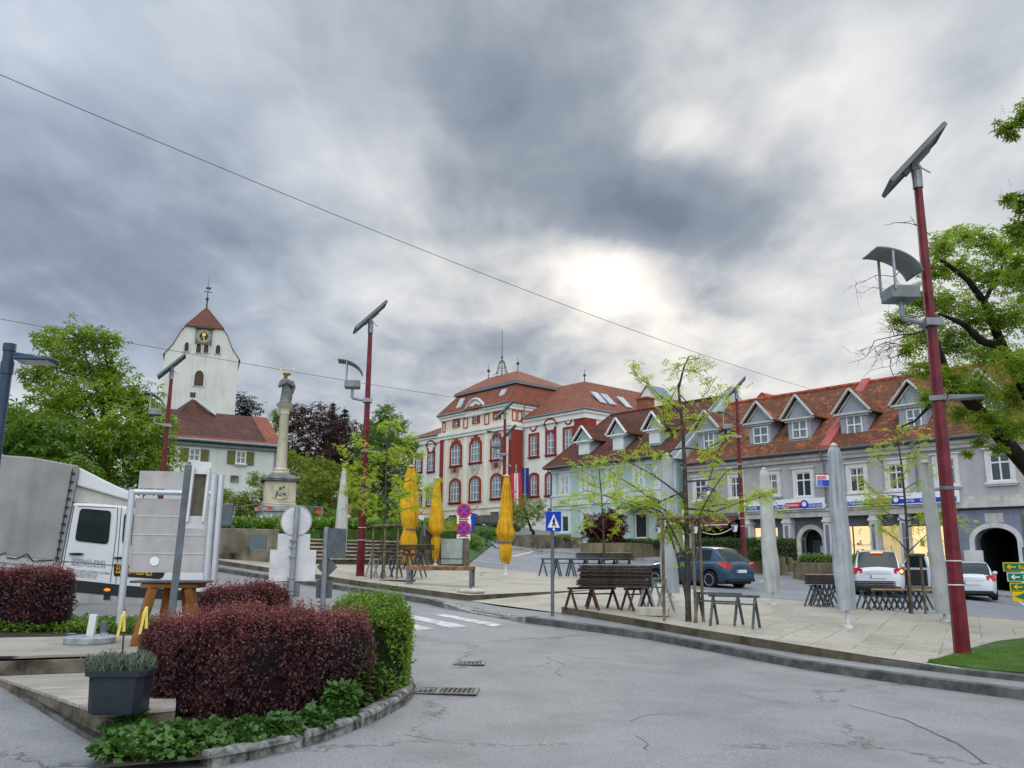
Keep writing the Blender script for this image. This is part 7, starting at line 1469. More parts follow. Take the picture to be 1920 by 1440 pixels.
for (px_, py0, py1, lab) in ((226,1250,1150,'left'),(243,1250,1140,'right')):
    pass
for k, (dx, lx_, hh_, lab) in enumerate(((-.06,-.02,.56,'thin bare stake with a yellow ribbon in the planter, left one'), (.06,.05,.60,'thin bare stake with a yellow ribbon in the planter, right one'))):
    o_ = b+Vector((dx+.03,.05,Hp-.07)); s_ = thing('ribbon_stake', lab, 'stake', o_, 0, 'stakes in the planter'); q = MB(); q.tube([(0,0,0),(lx_*.4,0,hh_*.5),(lx_,0,hh_)], .008, 6); q.obj('stick', mat('stick_brown', (.09,.06,.045), .8), s_)
    q = MB()
    for pts in ([(lx_+.005,-.012,hh_*.97),(lx_-.012,-.02,hh_*.88),(lx_-.02,-.02,hh_*.72),(lx_-.035,-.015,hh_*.58)], [(lx_+.005,-.012,hh_*.97),(lx_+.012,-.025,hh_*.9),(lx_+.018,-.02,hh_*.78),(lx_+.02,-.015,hh_*.66)]):
        vs = []
        for x, y, z in pts: vs += [(x-.014,y,z),(x+.014,y-.012,z+.004)]
        q.add(vs, [(2*i,2*i+1,2*i+3,2*i+2) for i in range(3)])
    q.obj('ribbon', mat('ribbon_yellow', (.75,.62,.14), .6), s_).modifiers.new('t','SOLIDIFY').thickness = .004
# ================================================================ planter walls of the far street
def planter(label, pts, top, toppx, m=M_wall, inset=.18, fill=True):
    """pts: visible base corners (px,py) on the far pavement, left to right, then depth"""
    W_ = [G(*p_, .13) for p_ in pts]; n = Vector((.759,.651,0)); back = [W_[-1]+n*2.0, W_[0]+n*2.0]; poly = W_+back
    z1 = toppx; t = thing('planter_wall', label, 'planter wall', W_[0]); o0 = W_[0]
    q = MB(); q.hprism([(p_.x-o0.x, p_.y-o0.y) for p_ in poly], min(p_.z for p_ in W_)-.3-o0.z, z1-o0.z); q.obj('wall', m, t, bevel=.02)
    c = sum(poly, Vector())/len(poly); q = MB(); q.hprism([((p_.x-c.x)*.9+c.x-o0.x, (p_.y-c.y)*.9+c.y-o0.y) for p_ in poly], z1-o0.z+.001, z1-o0.z+.03); q.obj('soil', M_soil, t)
    return poly, z1
M_pw = mat('planter_concrete', (.20,.165,.10), .9, .3, 1.2, .3, streak=.75)
zt_ = G(1180,1046,.13).z+toph(G(1180,1046,.13), 1018); PL1 = planter('tall stained concrete planter wall with the red maple', [(1088,1036),(1184,1047),(1229,1043)], 1018, zt_, M_pw)
zt_ = G(1003,1028,.13).z+toph(G(1003,1028,.13), 1004); PL2 = planter('grey concrete planter wall below the round shrub at the town hall', [(925,1018),(1006,1029),(1052,1027)], 1004, zt_, M_wall)
zt_ = G(1500,1080,.13).z+toph(G(1500,1080,.13), 1055); PL3 = planter('low concrete planter wall before the arched shop entrance', [(1487,1080),(1575,1092),(1612,1088)], 1055, zt_, M_pw)
zt_ = G(1420,1068,.13).z+toph(G(1420,1068,.13), 1044); PL4 = planter('low concrete planter wall with a clipped hedge left of the shop', [(1285,1056),(1398,1068),(1462,1075),(1480,1072)], 1044, zt_, M_pw)
zt_ = G(1680,1100,.13).z+.45; PL5 = planter('low concrete planter wall behind the white people carrier', [(1640,1096),(1740,1107),(1775,1104)], 1055, zt_, M_pw)
# cafe lanterns and rope
M_lan = mat('lantern_blue', (.10,.16,.40), .4, .2, 8)
lp_ = []
for px_, py_, lab in ((1236,994,'left of the covered parasol'),(1304,993,'left end of the rope at the cafe'),(1379,990,'right end of the rope at the cafe')):
    Y_ = 47. if px_ > 1290 else 50.; b = at(px_, 1025, Y_); t = thing('lantern', 'small blue and white post lantern, '+lab, 'lantern', b, GF.rz, 'cafe lanterns'); z = toph(b, py_)
    q = MB(); q.cyl((0,0,-.3),(0,0,z-.2),.03,n=8); q.obj('post', M_trim, t); q = MB(); q.lathe([(.12,z-.2),(.2,z+.16),(.02,z+.17)],6); q.box(-.08,.08,-.19,-.15,z-.1,z+.1,1); lb = q.obj('lantern_glass', [M_swh, M_lan], t); q = MB(); q.lathe([(.24,z+.17),(.16,z+.25),(.02,z+.30)],6); q.obj('lantern_roof', M_trim, lb); lp_.append(b+Vector((0,0,z+.1)))
a, b = lp_[1], lp_[2]; q = MB(); q.tube([a.lerp(b, i/12)-Vector((0,0,1.6*(i/12)*(1-i/12))) for i in range(13)], .025, 5); o = q.obj('rope', mat('rope_pale', (.5,.48,.42), .8)); tag(o, 'pale rope hanging between two cafe lanterns', 'rope')
# ================================================================ plants
def rotmats(n, tilt=1.0, rs=RN):
    """random rotations: full turn about z, tilted by up to tilt radians"""
    a = rs.uniform(0, 2*np.pi, n); b = rs.uniform(-tilt, tilt, n); c = rs.uniform(-tilt, tilt, n)
    ca, sa, cb, sb, cc, sc = np.cos(a), np.sin(a), np.cos(b), np.sin(b), np.cos(c), np.sin(c); Z = np.zeros(n); O = np.ones(n)
    Rz = np.stack([ca,-sa,Z,sa,ca,Z,Z,Z,O],1).reshape(n,3,3); Rx = np.stack([O,Z,Z,Z,cb,-sb,Z,sb,cb],1).reshape(n,3,3); Ry = np.stack([cc,Z,sc,Z,O,Z,-sc,Z,cc],1).reshape(n,3,3)
    return Rz @ Rx @ Ry
def scatter(name, tv, tf, pos, sc, m, parent=None, tilt=1.0, rot=None, smooth=False):
    pos = np.asarray(pos, float); n = len(pos); tv = np.asarray(tv, float); k = len(tv)
    Rm = rotmats(n, tilt) if rot is None else rot; sc = np.asarray(sc, float).reshape(-1,1,1)
    V = np.einsum('nij,kj->nki', Rm, tv)*sc+pos[:,None,:]; fl = np.concatenate([np.asarray(f) for f in tf]); ln = np.array([len(f) for f in tf])
    me = bpy.data.meshes.new(name); me.vertices.add(n*k); me.vertices.foreach_set('co', V.reshape(-1)); L = len(fl)
    me.loops.add(n*L); me.loops.foreach_set('vertex_index', (fl[None,:]+(np.arange(n)*k)[:,None]).reshape(-1))
    me.polygons.add(n*len(tf)); st = np.concatenate([[0], np.cumsum(ln)[:-1]]); me.polygons.foreach_set('loop_start', (st[None,:]+(np.arange(n)*L)[:,None]).reshape(-1))
    try: me.polygons.foreach_set('loop_total', np.tile(ln, n))
    except Exception: pass
    me.materials.append(m); me.update(calc_edges=True); me.validate()
    o = bpy.data.objects.new(name, me); COL.objects.link(o); o.parent = parent; return o
def palmate(n=5, droop=.35, w=.30):
    v = [(0,0,0)]; f = []
    for i in range(n):
        a = 2*math.pi*i/n+.2; c, s_ = math.cos(a), math.sin(a); b = len(v); l = 1.0 if i % 2 else .85
        v += [(c*.55*l-s_*w*.5, s_*.55*l+c*w*.5, -droop*.25), (c*l, s_*l, -droop), (c*.55*l+s_*w*.5, s_*.55*l-c*w*.5, -droop*.25)]; f.append((0, b, b+1, b+2))
    return v, f
LEAF1 = ([(0,0,0),(.30,.5,.06),(0,1,0),(-.30,.5,.06)], [(0,1,2,3)])
PALM = palmate(); 
SPRAY = ([], [])
for i in range(4):
    for s_ in (-1, 1):
        b = len(SPRAY[0]); y = .15+i*.24; SPRAY[0].extend([(0,y,-.10*i*i*.3),(s_*.20,y-.02,-.05-.03*i*i),(s_*.34,y+.13,-.12-.03*i*i),(s_*.10,y+.14,-.03-.03*i*i)]); SPRAY[1].append((b,b+1,b+2,b+3))
IVY = ([(0,0,0),(.45,.15,.05),(.38,.5,0),(.62,.75,-.05),(.2,.8,.05),(0,1.1,-.05),(-.2,.8,.05),(-.62,.75,-.05),(-.38,.5,0),(-.45,.15,.05)], [(0,1,2,3,4,5,6,7,8,9)])
M_bark = mat('bark', (.055,.045,.035), .95, .4, 6, .8, bscale=30); M_bark2 = mat('bark_light', (.13,.115,.095), .9, .3, 8, .5); M_barkd = mat('bark_dark', (.022,.018,.014), .95, .3, 6, .6)
def limb(q, a, b, r0, r1, sag=.0, jit=.25, n=6, k=7):
    a, b = Vector(a), Vector(b); L = (b-a).length; pts = []
    j1 = Vector((random.uniform(-1,1),random.uniform(-1,1),random.uniform(-.5,.5)))*jit*L*.3
    for i in range(n+1):
        t = i/n; pts.append(a.lerp(b, t)+j1*math.sin(math.pi*t)+Vector((0,0,sag*L*math.sin(math.pi*t))))
    q.tube(pts, [r0+(r1-r0)*i/n for i in range(n+1)], k); return pts
def crown_tree(name, label, base, blobs, m, leaf=.2, dens=1.0, tmpl=PALM, trunk_r=.35, barkm=None, group=None, tilt=.9, cat='tree', fill=.55, dj=.6, stalks=0, droop=0., core=None, zt=None, limbs=True):
    """blobs: (column, row, radius in px, distance)"""
    base = Vector(base); t = thing(name, label, cat, base, 0, group); P_ = []; C = []
    for (px, py, rp, Y) in blobs:
        r = rp/F*Y; c = at(px, py, Y+random.uniform(-dj, dj)*r); C.append((c, r))
        n = max(8, int(dens*26.0*(r/leaf)**2*.62)); u = RN.normal(size=(n,3)); u /= np.linalg.norm(u, axis=1)[:,None]
        rad = r*np.where(RN.rand(n) < fill, RN.uniform(.78,1.06,n), RN.uniform(.25,.85,n)); ph_ = RN.uniform(0,6,3)
        lump = 1+.26*np.sin(u[:,0]*5+ph_[0])*np.sin(u[:,2]*6+ph_[1])+.10*np.sin(u[:,1]*11+ph_[2])+.06*RN.normal(size=n)
        P_.append(np.array(c)[None,:]+u*(rad*lump)[:,None]*np.array([1,1,.86]))
    P_ = np.concatenate(P_)-np.array(base)
    lo = scatter('crown', *tmpl, P_, leaf*RN.uniform(.65,1.25,len(P_)), m, t, tilt)
    q = MB(); cs = sorted(C, key=lambda e: e[0].z); mid = sum((c for c, r in C), Vector())/len(C); top = Vector((mid.x, mid.y, mid.z+.3*(cs[-1][0].z-mid.z)))-base; fork = top*.42
    q.tube([(0,0,-.4),(0,0,.3),tuple(fork*.5),tuple(fork),tuple(top)], [trunk_r*1.35,trunk_r,trunk_r*.85,trunk_r*.7,trunk_r*.3], 9)
    if limbs:
        for c, r in C:
            e = c-base; f0 = fork.lerp(top, random.uniform(0,.8)) if e.z > fork.z else fork*random.uniform(.6,1); pts = limb(q, f0, e, trunk_r*.24, trunk_r*.04, -.05)
            for k in range(3): v = Vector(RN.normal(size=3)).normalized()*r*.7; limb(q, pts[-2], e+v, trunk_r*.05, trunk_r*.015, n=3, k=4)
    q.obj('trunk', barkm or M_bark, t, smooth=60); return t, lo
G_ch = leafmat('chestnut_leaves', (.035,.085,.008), (.26,.38,.035)); G_ch2 = leafmat('chestnut_leaves_dark', (.025,.065,.008), (.14,.25,.025)); G_yel = leafmat('honey_locust_leaves', (.20,.30,.015), (.45,.55,.05), .5)
G_bee = leafmat('copper_beech_leaves', (.018,.007,.008), (.065,.022,.022), .2); G_con = leafmat('conifer_needles', (.010,.022,.014), (.028,.05,.028), .1); G_bus = leafmat('shrub_leaves', (.07,.12,.01), (.26,.32,.03)); G_mid = leafmat('mid_green_leaves', (.04,.09,.012), (.15,.27,.03))
G_hed = leafmat('hedge_leaves', (.02,.045,.008), (.07,.12,.02), .25); G_red = leafmat('barberry_leaves', (.028,.011,.015), (.108,.041,.046), .25, 7.); G_redt = leafmat('barberry_tips', (.11,.024,.03), (.25,.075,.08), .35); G_prv = leafmat('privet_leaves', (.06,.13,.012), (.19,.30,.035)); G_ivy = leafmat('ivy_leaves', (.018,.065,.012), (.09,.19,.035), .25); G_map = leafmat('red_maple_leaves', (.03,.005,.008), (.11,.018,.02), .25)
def hb(px, Y, off=0.): 
    p_ = at(px, 1052, Y); return Vector((p_.x, p_.y, (hillz if (p_.x < -2.5 and p_.y > 37) else h)(p_.x, p_.y)+off))
# the big chestnuts on the left
crown_tree('chestnut_tree', 'big bright green chestnut tree between street lamp and church', hb(185,44), [(96,640,32,44),(150,632,36,43),(195,640,34,44),(130,680,50,43),(195,690,42,44),(75,700,38,44),(215,735,48,43),(262,750,40,43),(150,750,60,42),(95,760,50,43),(292,800,42,43),(230,810,62,42),(160,830,60,42),(302,850,38,43),(258,870,52,42),(190,890,50,42),(290,895,38,42)], G_ch, .34, .95, trunk_r=.42)
crown_tree('chestnut_tree', 'lower spreading chestnut crown above the truck at the left edge', hb(25,38), [(-30,790,60,38),(20,800,48,38),(60,810,52,37),(25,850,50,37),(80,860,48,37),(110,820,46,38),(-20,850,60,37),(120,880,40,37),(150,900,44,36),(60,900,50,37)], G_ch2, .32, .95, trunk_r=.3)
# row behind the column
crown_tree('copper_beech', 'dark red copper beech behind the column', hb(600,88), [(556,800,34,86),(560,770,18,86),(598,790,40,88),(640,815,44,87),(580,850,46,86),(635,870,50,86),(690,860,40,86),(540,850,30,86),(600,915,44,85),(670,910,40,85),(690,825,24,88)], G_bee, .42, .75, trunk_r=.5)
def conifer(label, px, pyt, pyb, wpx, Y, m=None, lean=0):
    b = hb(px, Y); t = thing('conifer', label, 'conifer', b, 0, 'conifers behind the houses'); zt = toph(b, pyt); z0 = max(1., toph(b, pyb)); rw = wpx/F*Y/2; P_ = []
    for k in range(int((zt-z0)/.42)):
        z = z0+(zt-z0)*k/int((zt-z0)/.42); rr = rw*(1-(z-z0)/(zt-z0))**.85+.12
        for j in range(9):
            a = random.uniform(0,6.28); Lb = rr*random.uniform(.7,1.1)
            for s_ in np.linspace(.15,1,max(3,int(Lb/.22))): P_.append((Lb*s_*math.cos(a)+random.uniform(-.1,.1), Lb*s_*math.sin(a)+random.uniform(-.1,.1), z-.25*Lb*s_*s_+random.uniform(-.12,.12)))
    scatter('crown', *PALM, P_, RN.uniform(.22,.42,len(P_)), m or G_con, t, .6); q = MB(); q.tube([(0,0,-.5),(0,0,zt)], [.3,.03], 7); q.obj('trunk', M_bark, t)
conifer('slim dark conifer between the copper beech and the green tree', 633, 763, 900, 66, 96); conifer('broad dark conifer rising behind the copper beech', 610, 752, 900, 90, 104)
crown_tree('cedar_tree', 'dark cedar at the right foot of the church tower', hb(462,112), [(455,748,18,110),(470,765,24,110),(452,775,24,110),(478,790,20,110),(450,800,26,110)], G_con, .5, .6, trunk_r=.3, tilt=.4)
crown_tree('small_tree', 'light green tree top just left of the column capital', hb(528,92), [(520,780,16,90),(540,772,14,90),(530,800,22,90)], G_mid, .4, .8, trunk_r=.2)
crown_tree('maple_tree', 'upright mid green tree left of the town hall', hb(722,66), [(722,775,20,64),(705,800,24,64),(742,795,24,65),(680,835,26,64),(722,830,34,64),(762,835,24,64),(700,870,36,63),(745,875,34,63),(722,915,40,63),(675,890,28,63),(770,900,22,63),(725,960,40,62),(690,950,30,62)], G_mid, .30, .95, trunk_r=.28)
for k, (lab, bl) in enumerate((('yellow green shrub close behind the column shaft', [(520,905,24,50),(562,880,34,51),(590,905,34,50),(560,925,34,49),(545,855,16,51),(600,870,20,51)]), ('yellow green shrub right of the column, under the beech', [(625,890,26,52),(650,910,30,52),(610,935,30,51),(660,940,26,51),(640,960,24,50)]), ('yellow green shrub left of the column pedestal', [(480,900,18,50),(495,925,18,49),(470,940,24,49),(440,940,22,49),(415,950,20,48),(425,925,12,48)]))):
    crown_tree('flowering_shrub', lab, hb(bl[0][0]+10, bl[0][3]), bl, G_bus, .16, .8, trunk_r=.08, cat='shrub', group='shrubs round the column')
for k, (lab, bl, gm) in enumerate((('dark green shrub below the parish house', [(430,975,24,44),(455,970,22,44),(405,970,22,44),(470,985,16,43)], G_hed), ('dense green shrub right of the column foot', [(585,975,20,46),(612,968,22,46),(600,990,20,45)], G_mid), ('dark clipped shrub behind the nearest steps', [(690,975,22,52),(715,988,16,50),(665,985,18,50)], G_hed), ('green shrub under the left yellow parasol', [(725,988,14,46),(700,990,14,46)], G_mid), ('yellow shrub beside the yield sign', [(775,984,9,56),(760,985,10,56)], G_bus), ('round green shrub behind the utility cabinet', [(862,1018,20,47),(880,1012,18,47),(850,1025,15,46),(893,1020,14,48)], G_mid), ('low green shrub left of the green bollard', [(905,1000,14,60),(925,1002,16,60),(890,1000,10,60),(938,1006,10,60)], G_mid))):
    crown_tree('garden_shrub', lab, hb(bl[0][0], bl[0][3]), bl, gm, .13, .8, trunk_r=.05, cat='shrub', limbs=False, group='garden shrubs above the square')
b_ = at(1000, 1005, 61); crown_tree('round_shrub', 'airy round olive green shrub in front of the flags', (b_.x,b_.y,b_.z), [(960,960,20,60),(985,950,24,61),(1005,965,20,60),(975,975,20,60),(1012,945,12,60),(955,945,10,60)], G_bus, .14, .55, trunk_r=.12, cat='shrub')
b_ = Vector(sum(PL1[0], Vector())/len(PL1[0])); b_.z = PL1[1]; Ym = b_.y
crown_tree('red_maple', 'dark red maple bush in the tall concrete planter', b_, [(1118,985,24,Ym),(1145,975,26,Ym+.4),(1160,990,18,Ym),(1130,1000,24,Ym-.3),(1155,1003,16,Ym),(1105,1000,14,Ym)], G_map, .14, 1.2, trunk_r=.08, cat='shrub')
# ground cover with flowers on the garden edge
def hillcover(name, label, px0, px1, Yn, Yf, n, m, sc, hh_=.25):
    pts = []
    while len(pts) < n:
        px_ = random.uniform(px0, px1); Y_ = random.uniform(Yn, Yf)
        if Yn < 45 and px0 > 300 and Y_ < (WL[1]+.5 if px_ < 518 else (WL[1]+2.3+(WS[1]-WL[1])*(px_-520)/270+(1.2 if px_ > 780 else 0))): continue
        p_ = at(px_, 1052, Y_); pts.append((p_.x, p_.y, (hillz if p_.x < -2.2 else h)(p_.x, p_.y)+random.uniform(.0, hh_)))
    o = scatter(name, *LEAF1, pts, RN.uniform(sc*.6, sc*1.4, n), m, None, 1.2); o['kind'] = 'stuff'; return o
hillcover('ground_cover', '', 395, 520, WL[1]+.6, WL[1]+7, 9000, G_mid, .16, .35); hillcover('ground_cover', '', 520, 840, WL[1]+2.3, WL[1]+9, 14000, G_mid, .17, .4); hillcover('meadow', '', -300, 860, 46, 80, 26000, G_bus, .30, .45); hillcover('meadow', '', -900, 395, 33, 50, 22000, G_ch2, .26, .35)
hillcover('flowers', '', 395, 780, WL[1]+1.5, WL[1]+8, 260, mat('flower_white', (.75,.72,.70), .6), .12, .5)
# ---------------------------------------------------------------- hedges
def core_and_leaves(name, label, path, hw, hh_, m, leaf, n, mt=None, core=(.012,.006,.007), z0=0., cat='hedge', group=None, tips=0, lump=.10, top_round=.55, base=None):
    """hedge along a world polyline (x,y); leaves cover a solid dark core"""
    pts = [Vector(p_) for p_ in path]; b = pts[0]; zz = base if base is not None else h(b.x, b.y); t = thing(name, label, cat, (b.x, b.y, zz), 0, group)
    d = [0]
    for i in range(1, len(pts)): d.append(d[-1]+(pts[i]-pts[i-1]).length)
    T_ = d[-1]; xs_, ys_ = [p_.x for p_ in pts], [p_.y for p_ in pts]
    def prof(s_, a, k=1.0):
        # s_ along, a angle over the section (0..pi), superellipse; ends rounded
        e = np.clip(np.minimum(s_, T_-s_)/(hw*.95), 0, 1); en = np.sqrt(1-(1-e)**2*.96)
        x = np.interp(s_, d, xs_); y = np.interp(s_, d, ys_); x2 = np.interp(s_+.05, d, xs_)-np.interp(s_-.05, d, xs_); y2 = np.interp(s_+.05, d, ys_)-np.interp(s_-.05, d, ys_); l = np.hypot(x2, y2)+1e-9
        nx, ny = -y2/l, x2/l; ca, sa = np.cos(a), np.sin(a); ex = .58
        u = np.sign(ca)*np.abs(ca)**ex*hw*en*k; w = np.abs(sa)**ex*hh_*(.72+.28*en)*k
        lm = lump*(np.sin(s_*4.1+u*3)*np.sin(w*5.+s_)+.6*np.sin(s_*9.3+a*4)+.5*np.sin(s_*2.3+1.)*np.sin(a*3+s_*1.7)); u = u*(1+lm*.9); w = w*(1+lm*.35)
        return np.stack([x+nx*u-b.x, y+ny*u-b.y, z0+w], -1)
    q = MB(); ns_, na = 26, 14; vs = []
    for i in range(ns_+1):
        for j in range(na+1): vs.append(tuple(prof(np.float64(T_*i/ns_), np.float64(math.pi*j/na), .90)))
    fs = [(i*(na+1)+j, i*(na+1)+j+1, (i+1)*(na+1)+j+1, (i+1)*(na+1)+j) for i in range(ns_) for j in range(na)]+[tuple(range(na+1)), tuple(range(ns_*(na+1), (ns_+1)*(na+1)))[::-1]]
    q.add(vs, fs); q.obj('twigs', mat(name+'_core', core, .95, .4, 12, .8), t, smooth=80)  # solid core; the hedge's inner shade is put into its colour
    n = int(n*1.35)
    ta = np.linspace(0, math.pi, 400); tu, tw = np.sign(np.cos(ta))*np.abs(np.cos(ta))**.58*hw, np.clip(np.sin(ta),0,1)**.58*hh_; tl_ = np.concatenate([[0], np.cumsum(np.hypot(np.diff(tu), np.diff(tw)))])
    s_ = RN.uniform(0, T_, n); a = np.interp(RN.uniform(0, tl_[-1], n), tl_, ta); P_ = prof(s_, a, RN.uniform(.86, 1.05, n)[...]) if False else prof(s_, a, 1.0)
    gap = np.sin(s_*23+3*np.sin(a*9))*np.sin(a*17+2*np.sin(s_*11))+.6*np.sin(s_*41+a*13)*np.sin(a*29-s_*7); kp = gap+RN.normal(size=n)*.35 > -.35; s_, a, gap = s_[kp], a[kp], gap[kp]; n = len(s_); P_ = P_[kp]
    c0 = prof(s_, np.full(n, math.pi/2), .5); f = (RN.uniform(.82, 1.03, n)+.05*np.clip(gap, -1, 1))[:,None]; P_ = c0+(P_-c0)*f+RN.normal(size=(n,3))*leaf*.5
    lo = scatter('leaves', *LEAF1, P_, leaf*RN.uniform(.6,1.4,n), m, t, 1.5)
    if tips:
        s_ = RN.uniform(0, T_, tips); a = math.pi/2+RN.normal(size=tips)*.50; a = np.clip(a, .15, math.pi-.15); B_ = prof(s_, a, .97); Q_ = []; 
        for p_ in B_:
            L = random.uniform(.04, .10)*random.choice((1,1,2)); dx, dy = random.uniform(-.3,.3), random.uniform(-.3,.3)
            for k in range(6): Q_.append((p_[0]+dx*L*k/5, p_[1]+dy*L*k/5, p_[2]+L*k/5))
        scatter('shoots', *LEAF1, Q_, leaf*RN.uniform(.6,1.2,len(Q_)), mt or m, t, 1.0)
    return t
fx = lambda px, Y: (at(px,1052,Y).x, Y)
core_and_leaves('barberry_hedge', 'large dark red barberry hedge in the kerbed bed, nearest of the three', [fx(283,8.85), fx(380,8.95), fx(500,9.05), fx(600,9.35), fx(680,9.85)], .68, .90, G_red, .031, 74000, G_redt, z0=.05, group='dark red barberry hedges', tips=4200, lump=.13, base=.08)
core_and_leaves('barberry_hedge', 'dark red barberry hedge behind the wooden high table', [fx(385,13.2), fx(460,13.2), fx(545,13.4)], .45, .85, G_red, .036, 20000, G_redt, group='dark red barberry hedges', tips=900)
core_and_leaves('barberry_hedge', 'dark red barberry hedge in front of the truck at the left edge', [fx(-230,13.1), fx(-60,13.2), fx(60,13.35), fx(140,13.4)], .46, .74, G_red, .040, 30000, G_redt, group='dark red barberry hedges', tips=1100)
core_and_leaves('privet_bush', 'bright green privet bush at the right end of the red hedge', [fx(650,10.9), fx(694,10.5), fx(716,9.7)], .44, 1.08, G_prv, .036, 26000, G_prv, core=(.01,.02,.005), cat='bush', tips=700, base=.08, lump=.13)
def gz_(p_): return h(p_[0], p_[1])
# ivy along the kerb and under the hedge
def patch(name, n, m, tmpl, sc, fn, tilt=1.0, kind='stuff'):
    pts = []; k = 0
    while len(pts) < n and k < n*20:
        k += 1; p_ = fn()
        if p_ is not None: pts.append(p_)
    o = scatter(name, *tmpl, pts, RN.uniform(sc*.55, sc*1.35, len(pts)), m, None, tilt)
    if kind: o['kind'] = kind
    return o
IP = [(215,1395),(250,1365),(330,1360),(420,1375),(500,1372),(560,1350),(620,1330),(660,1300),(700,1285),(640,1320),(560,1385),(480,1400),(380,1412),(300,1420),(235,1425)]
CL = [(G(*p_, .08), r_) for p_, r_ in (((235,1412),.26),((275,1400),.30),((330,1398),.30),((395,1395),.30),((460,1388),.26),((520,1378),.22),((585,1364),.16),((640,1345),.14),((240,1370),.22),((300,1412),.26))]
def ivyp():
    c, r_ = random.choice(CL); a = random.uniform(0,6.28); q_ = r_*math.sqrt(random.random()); z = .17*(1-(q_/r_)**2)*random.uniform(.55,1)
    return (c.x+q_*math.cos(a), c.y+q_*math.sin(a)*.9, h(c.x,c.y)+.07+z+random.uniform(0,.04))
patch('ivy', 4600, G_ivy, IVY, .055, ivyp, .9)
CL2 = [(G(665,1318,.1), .16, .62), (G(690,1310,.1), .16, .40), (G(640,1335,.1), .16, .28)]
def wp():
    c, r_, hh_ = random.choice(CL2); a = random.uniform(0,6.28); q_ = r_*math.sqrt(random.random()); return (c.x+q_*math.cos(a), c.y-.1+q_*math.sin(a)*.6, h(c.x,c.y)+.08+random.uniform(.02,hh_))
patch('weeds', 1500, G_ivy, LEAF1, .085, wp, .8); 
p0_, p1_ = G(135,1365), G(200,1392)
patch('weeds', 260, G_prv, IVY, .04, lambda: (lambda p_: (p_.x+random.uniform(-.05,.12), p_.y+random.uniform(0,.25), h(p_.x,p_.y)+random.uniform(.02,.14)))(p0_.lerp(p1_, random.random())), .8)
patch('weeds', 7000, G_mid, LEAF1, .06, lambda: (lambda p_: (p_.x, p_.y, h(*p_[:2])+.08+random.uniform(0,.12)))(G(random.uniform(-80,300), random.uniform(1178,1196))), 1.0)
patch('grass_blades', 16000, leafmat('lawn_blades', (.05,.12,.012), (.13,.24,.03), .3), ([(-.05,0,0),(.05,0,0),(0,.15,1)], [(0,1,2)]), .045, lambda: (lambda u, v: (lambda a, b: (a[0]+(b[0]-a[0])*v, a[1]+(b[1]-a[1])*v, h(a[0]+(b[0]-a[0])*v, a[1]+(b[1]-a[1])*v)+.21))((GRASS_R[0][0]+(GRASS_R[3][0]-GRASS_R[0][0])*u, GRASS_R[0][1]+(GRASS_R[3][1]-GRASS_R[0][1])*u), (GRASS_R[0][0]+(GRASS_R[2][0]-GRASS_R[0][0])*u, GRASS_R[0][1]+(GRASS_R[2][1]-GRASS_R[0][1])*u)))(random.uniform(.01,1), random.uniform(.02,.98)), .35)
# lavender in the planter
b, Hp, w1, d1, pt_ = POT; P_ = []; 
for cx_, cw_ in ((-.13,.14),(.14,.09)):
    for k in range(420):
        a = random.uniform(0,6.28); r_ = cw_*math.sqrt(random.random()); L = random.uniform(.06,.17)*(1-.4*r_/cw_); 
        for j in range(3): P_.append((cx_+r_*math.cos(a)*(1+.35*j/2), r_*math.sin(a)*.9*(1+.3*j/2), Hp-.06+L*j/2+.01))
lv = thing('lavender', 'grey green lavender growing in the dark planter', 'plant', b, R(4)); scatter('foliage', [(-.10,0,0),(.10,0,0),(.05,.1,1),(-.05,.1,1)], [(0,1,2,3)], P_, RN.uniform(.04,.08,len(P_)), leafmat('lavender_leaves', (.06,.09,.065), (.16,.21,.16), .2), lv, .5)
# hedges of the far planters
n_ = Vector((.759,.651,0))
def phedge(label, PL, i0, i1, hh_, hw, m=G_hed, inset=.85, n=9000, leaf=.085):
    poly, z1 = PL; a, b = poly[i0]+n_*inset, poly[i1]+n_*inset; return core_and_leaves('clipped_hedge', label, [(a.x,a.y),(b.x,b.y)], hw, hh_, m, leaf, n, core=(.01,.015,.006), base=z1-.15, group='planter hedges')
phedge('clipped dark green hedge along the cafe planter', PL4, 0, 3, 1.15, .62); phedge('low green planting in the planter before the shop arch', PL3, 0, 2, .5, .6, G_mid, n=4000); phedge('low dark green planting round the red maple', PL1, 0, 2, .4, .6, n=3500); phedge('low green planting in the planter behind the white people carrier', PL5, 0, 2, .55, .5, n=3500); phedge('low grass edge on the planter below the round shrub', PL2, 0, 2, .22, .6, G_bus, n=2500)
b_ = (PL4[0][2]+n_*.7); b_ = Vector((*b_.xy, PL4[1])); crown_tree('box_bush', 'round dark box bush right of the red lamp post in the cafe planter', b_, [(1425,1035,17,b_.y),(1412,1040,13,b_.y),(1440,1040,13,b_.y)], G_hed, .10, 1.2, trunk_r=.05, cat='bush', limbs=False)
b_ = (PL5[0][0]+n_*.9); crown_tree('yucca', 'spiky dark green yucca behind the white people carrier', Vector((*b_.xy, PL5[1])), [(1655,1030,14,b_.y),(1645,1036,12,b_.y),(1668,1036,12,b_.y)], G_hed, .30, .6, tmpl=([(-.04,0,0),(.04,0,0),(0,1,.1)],[(0,1,2)]), trunk_r=.05, cat='plant', limbs=False)
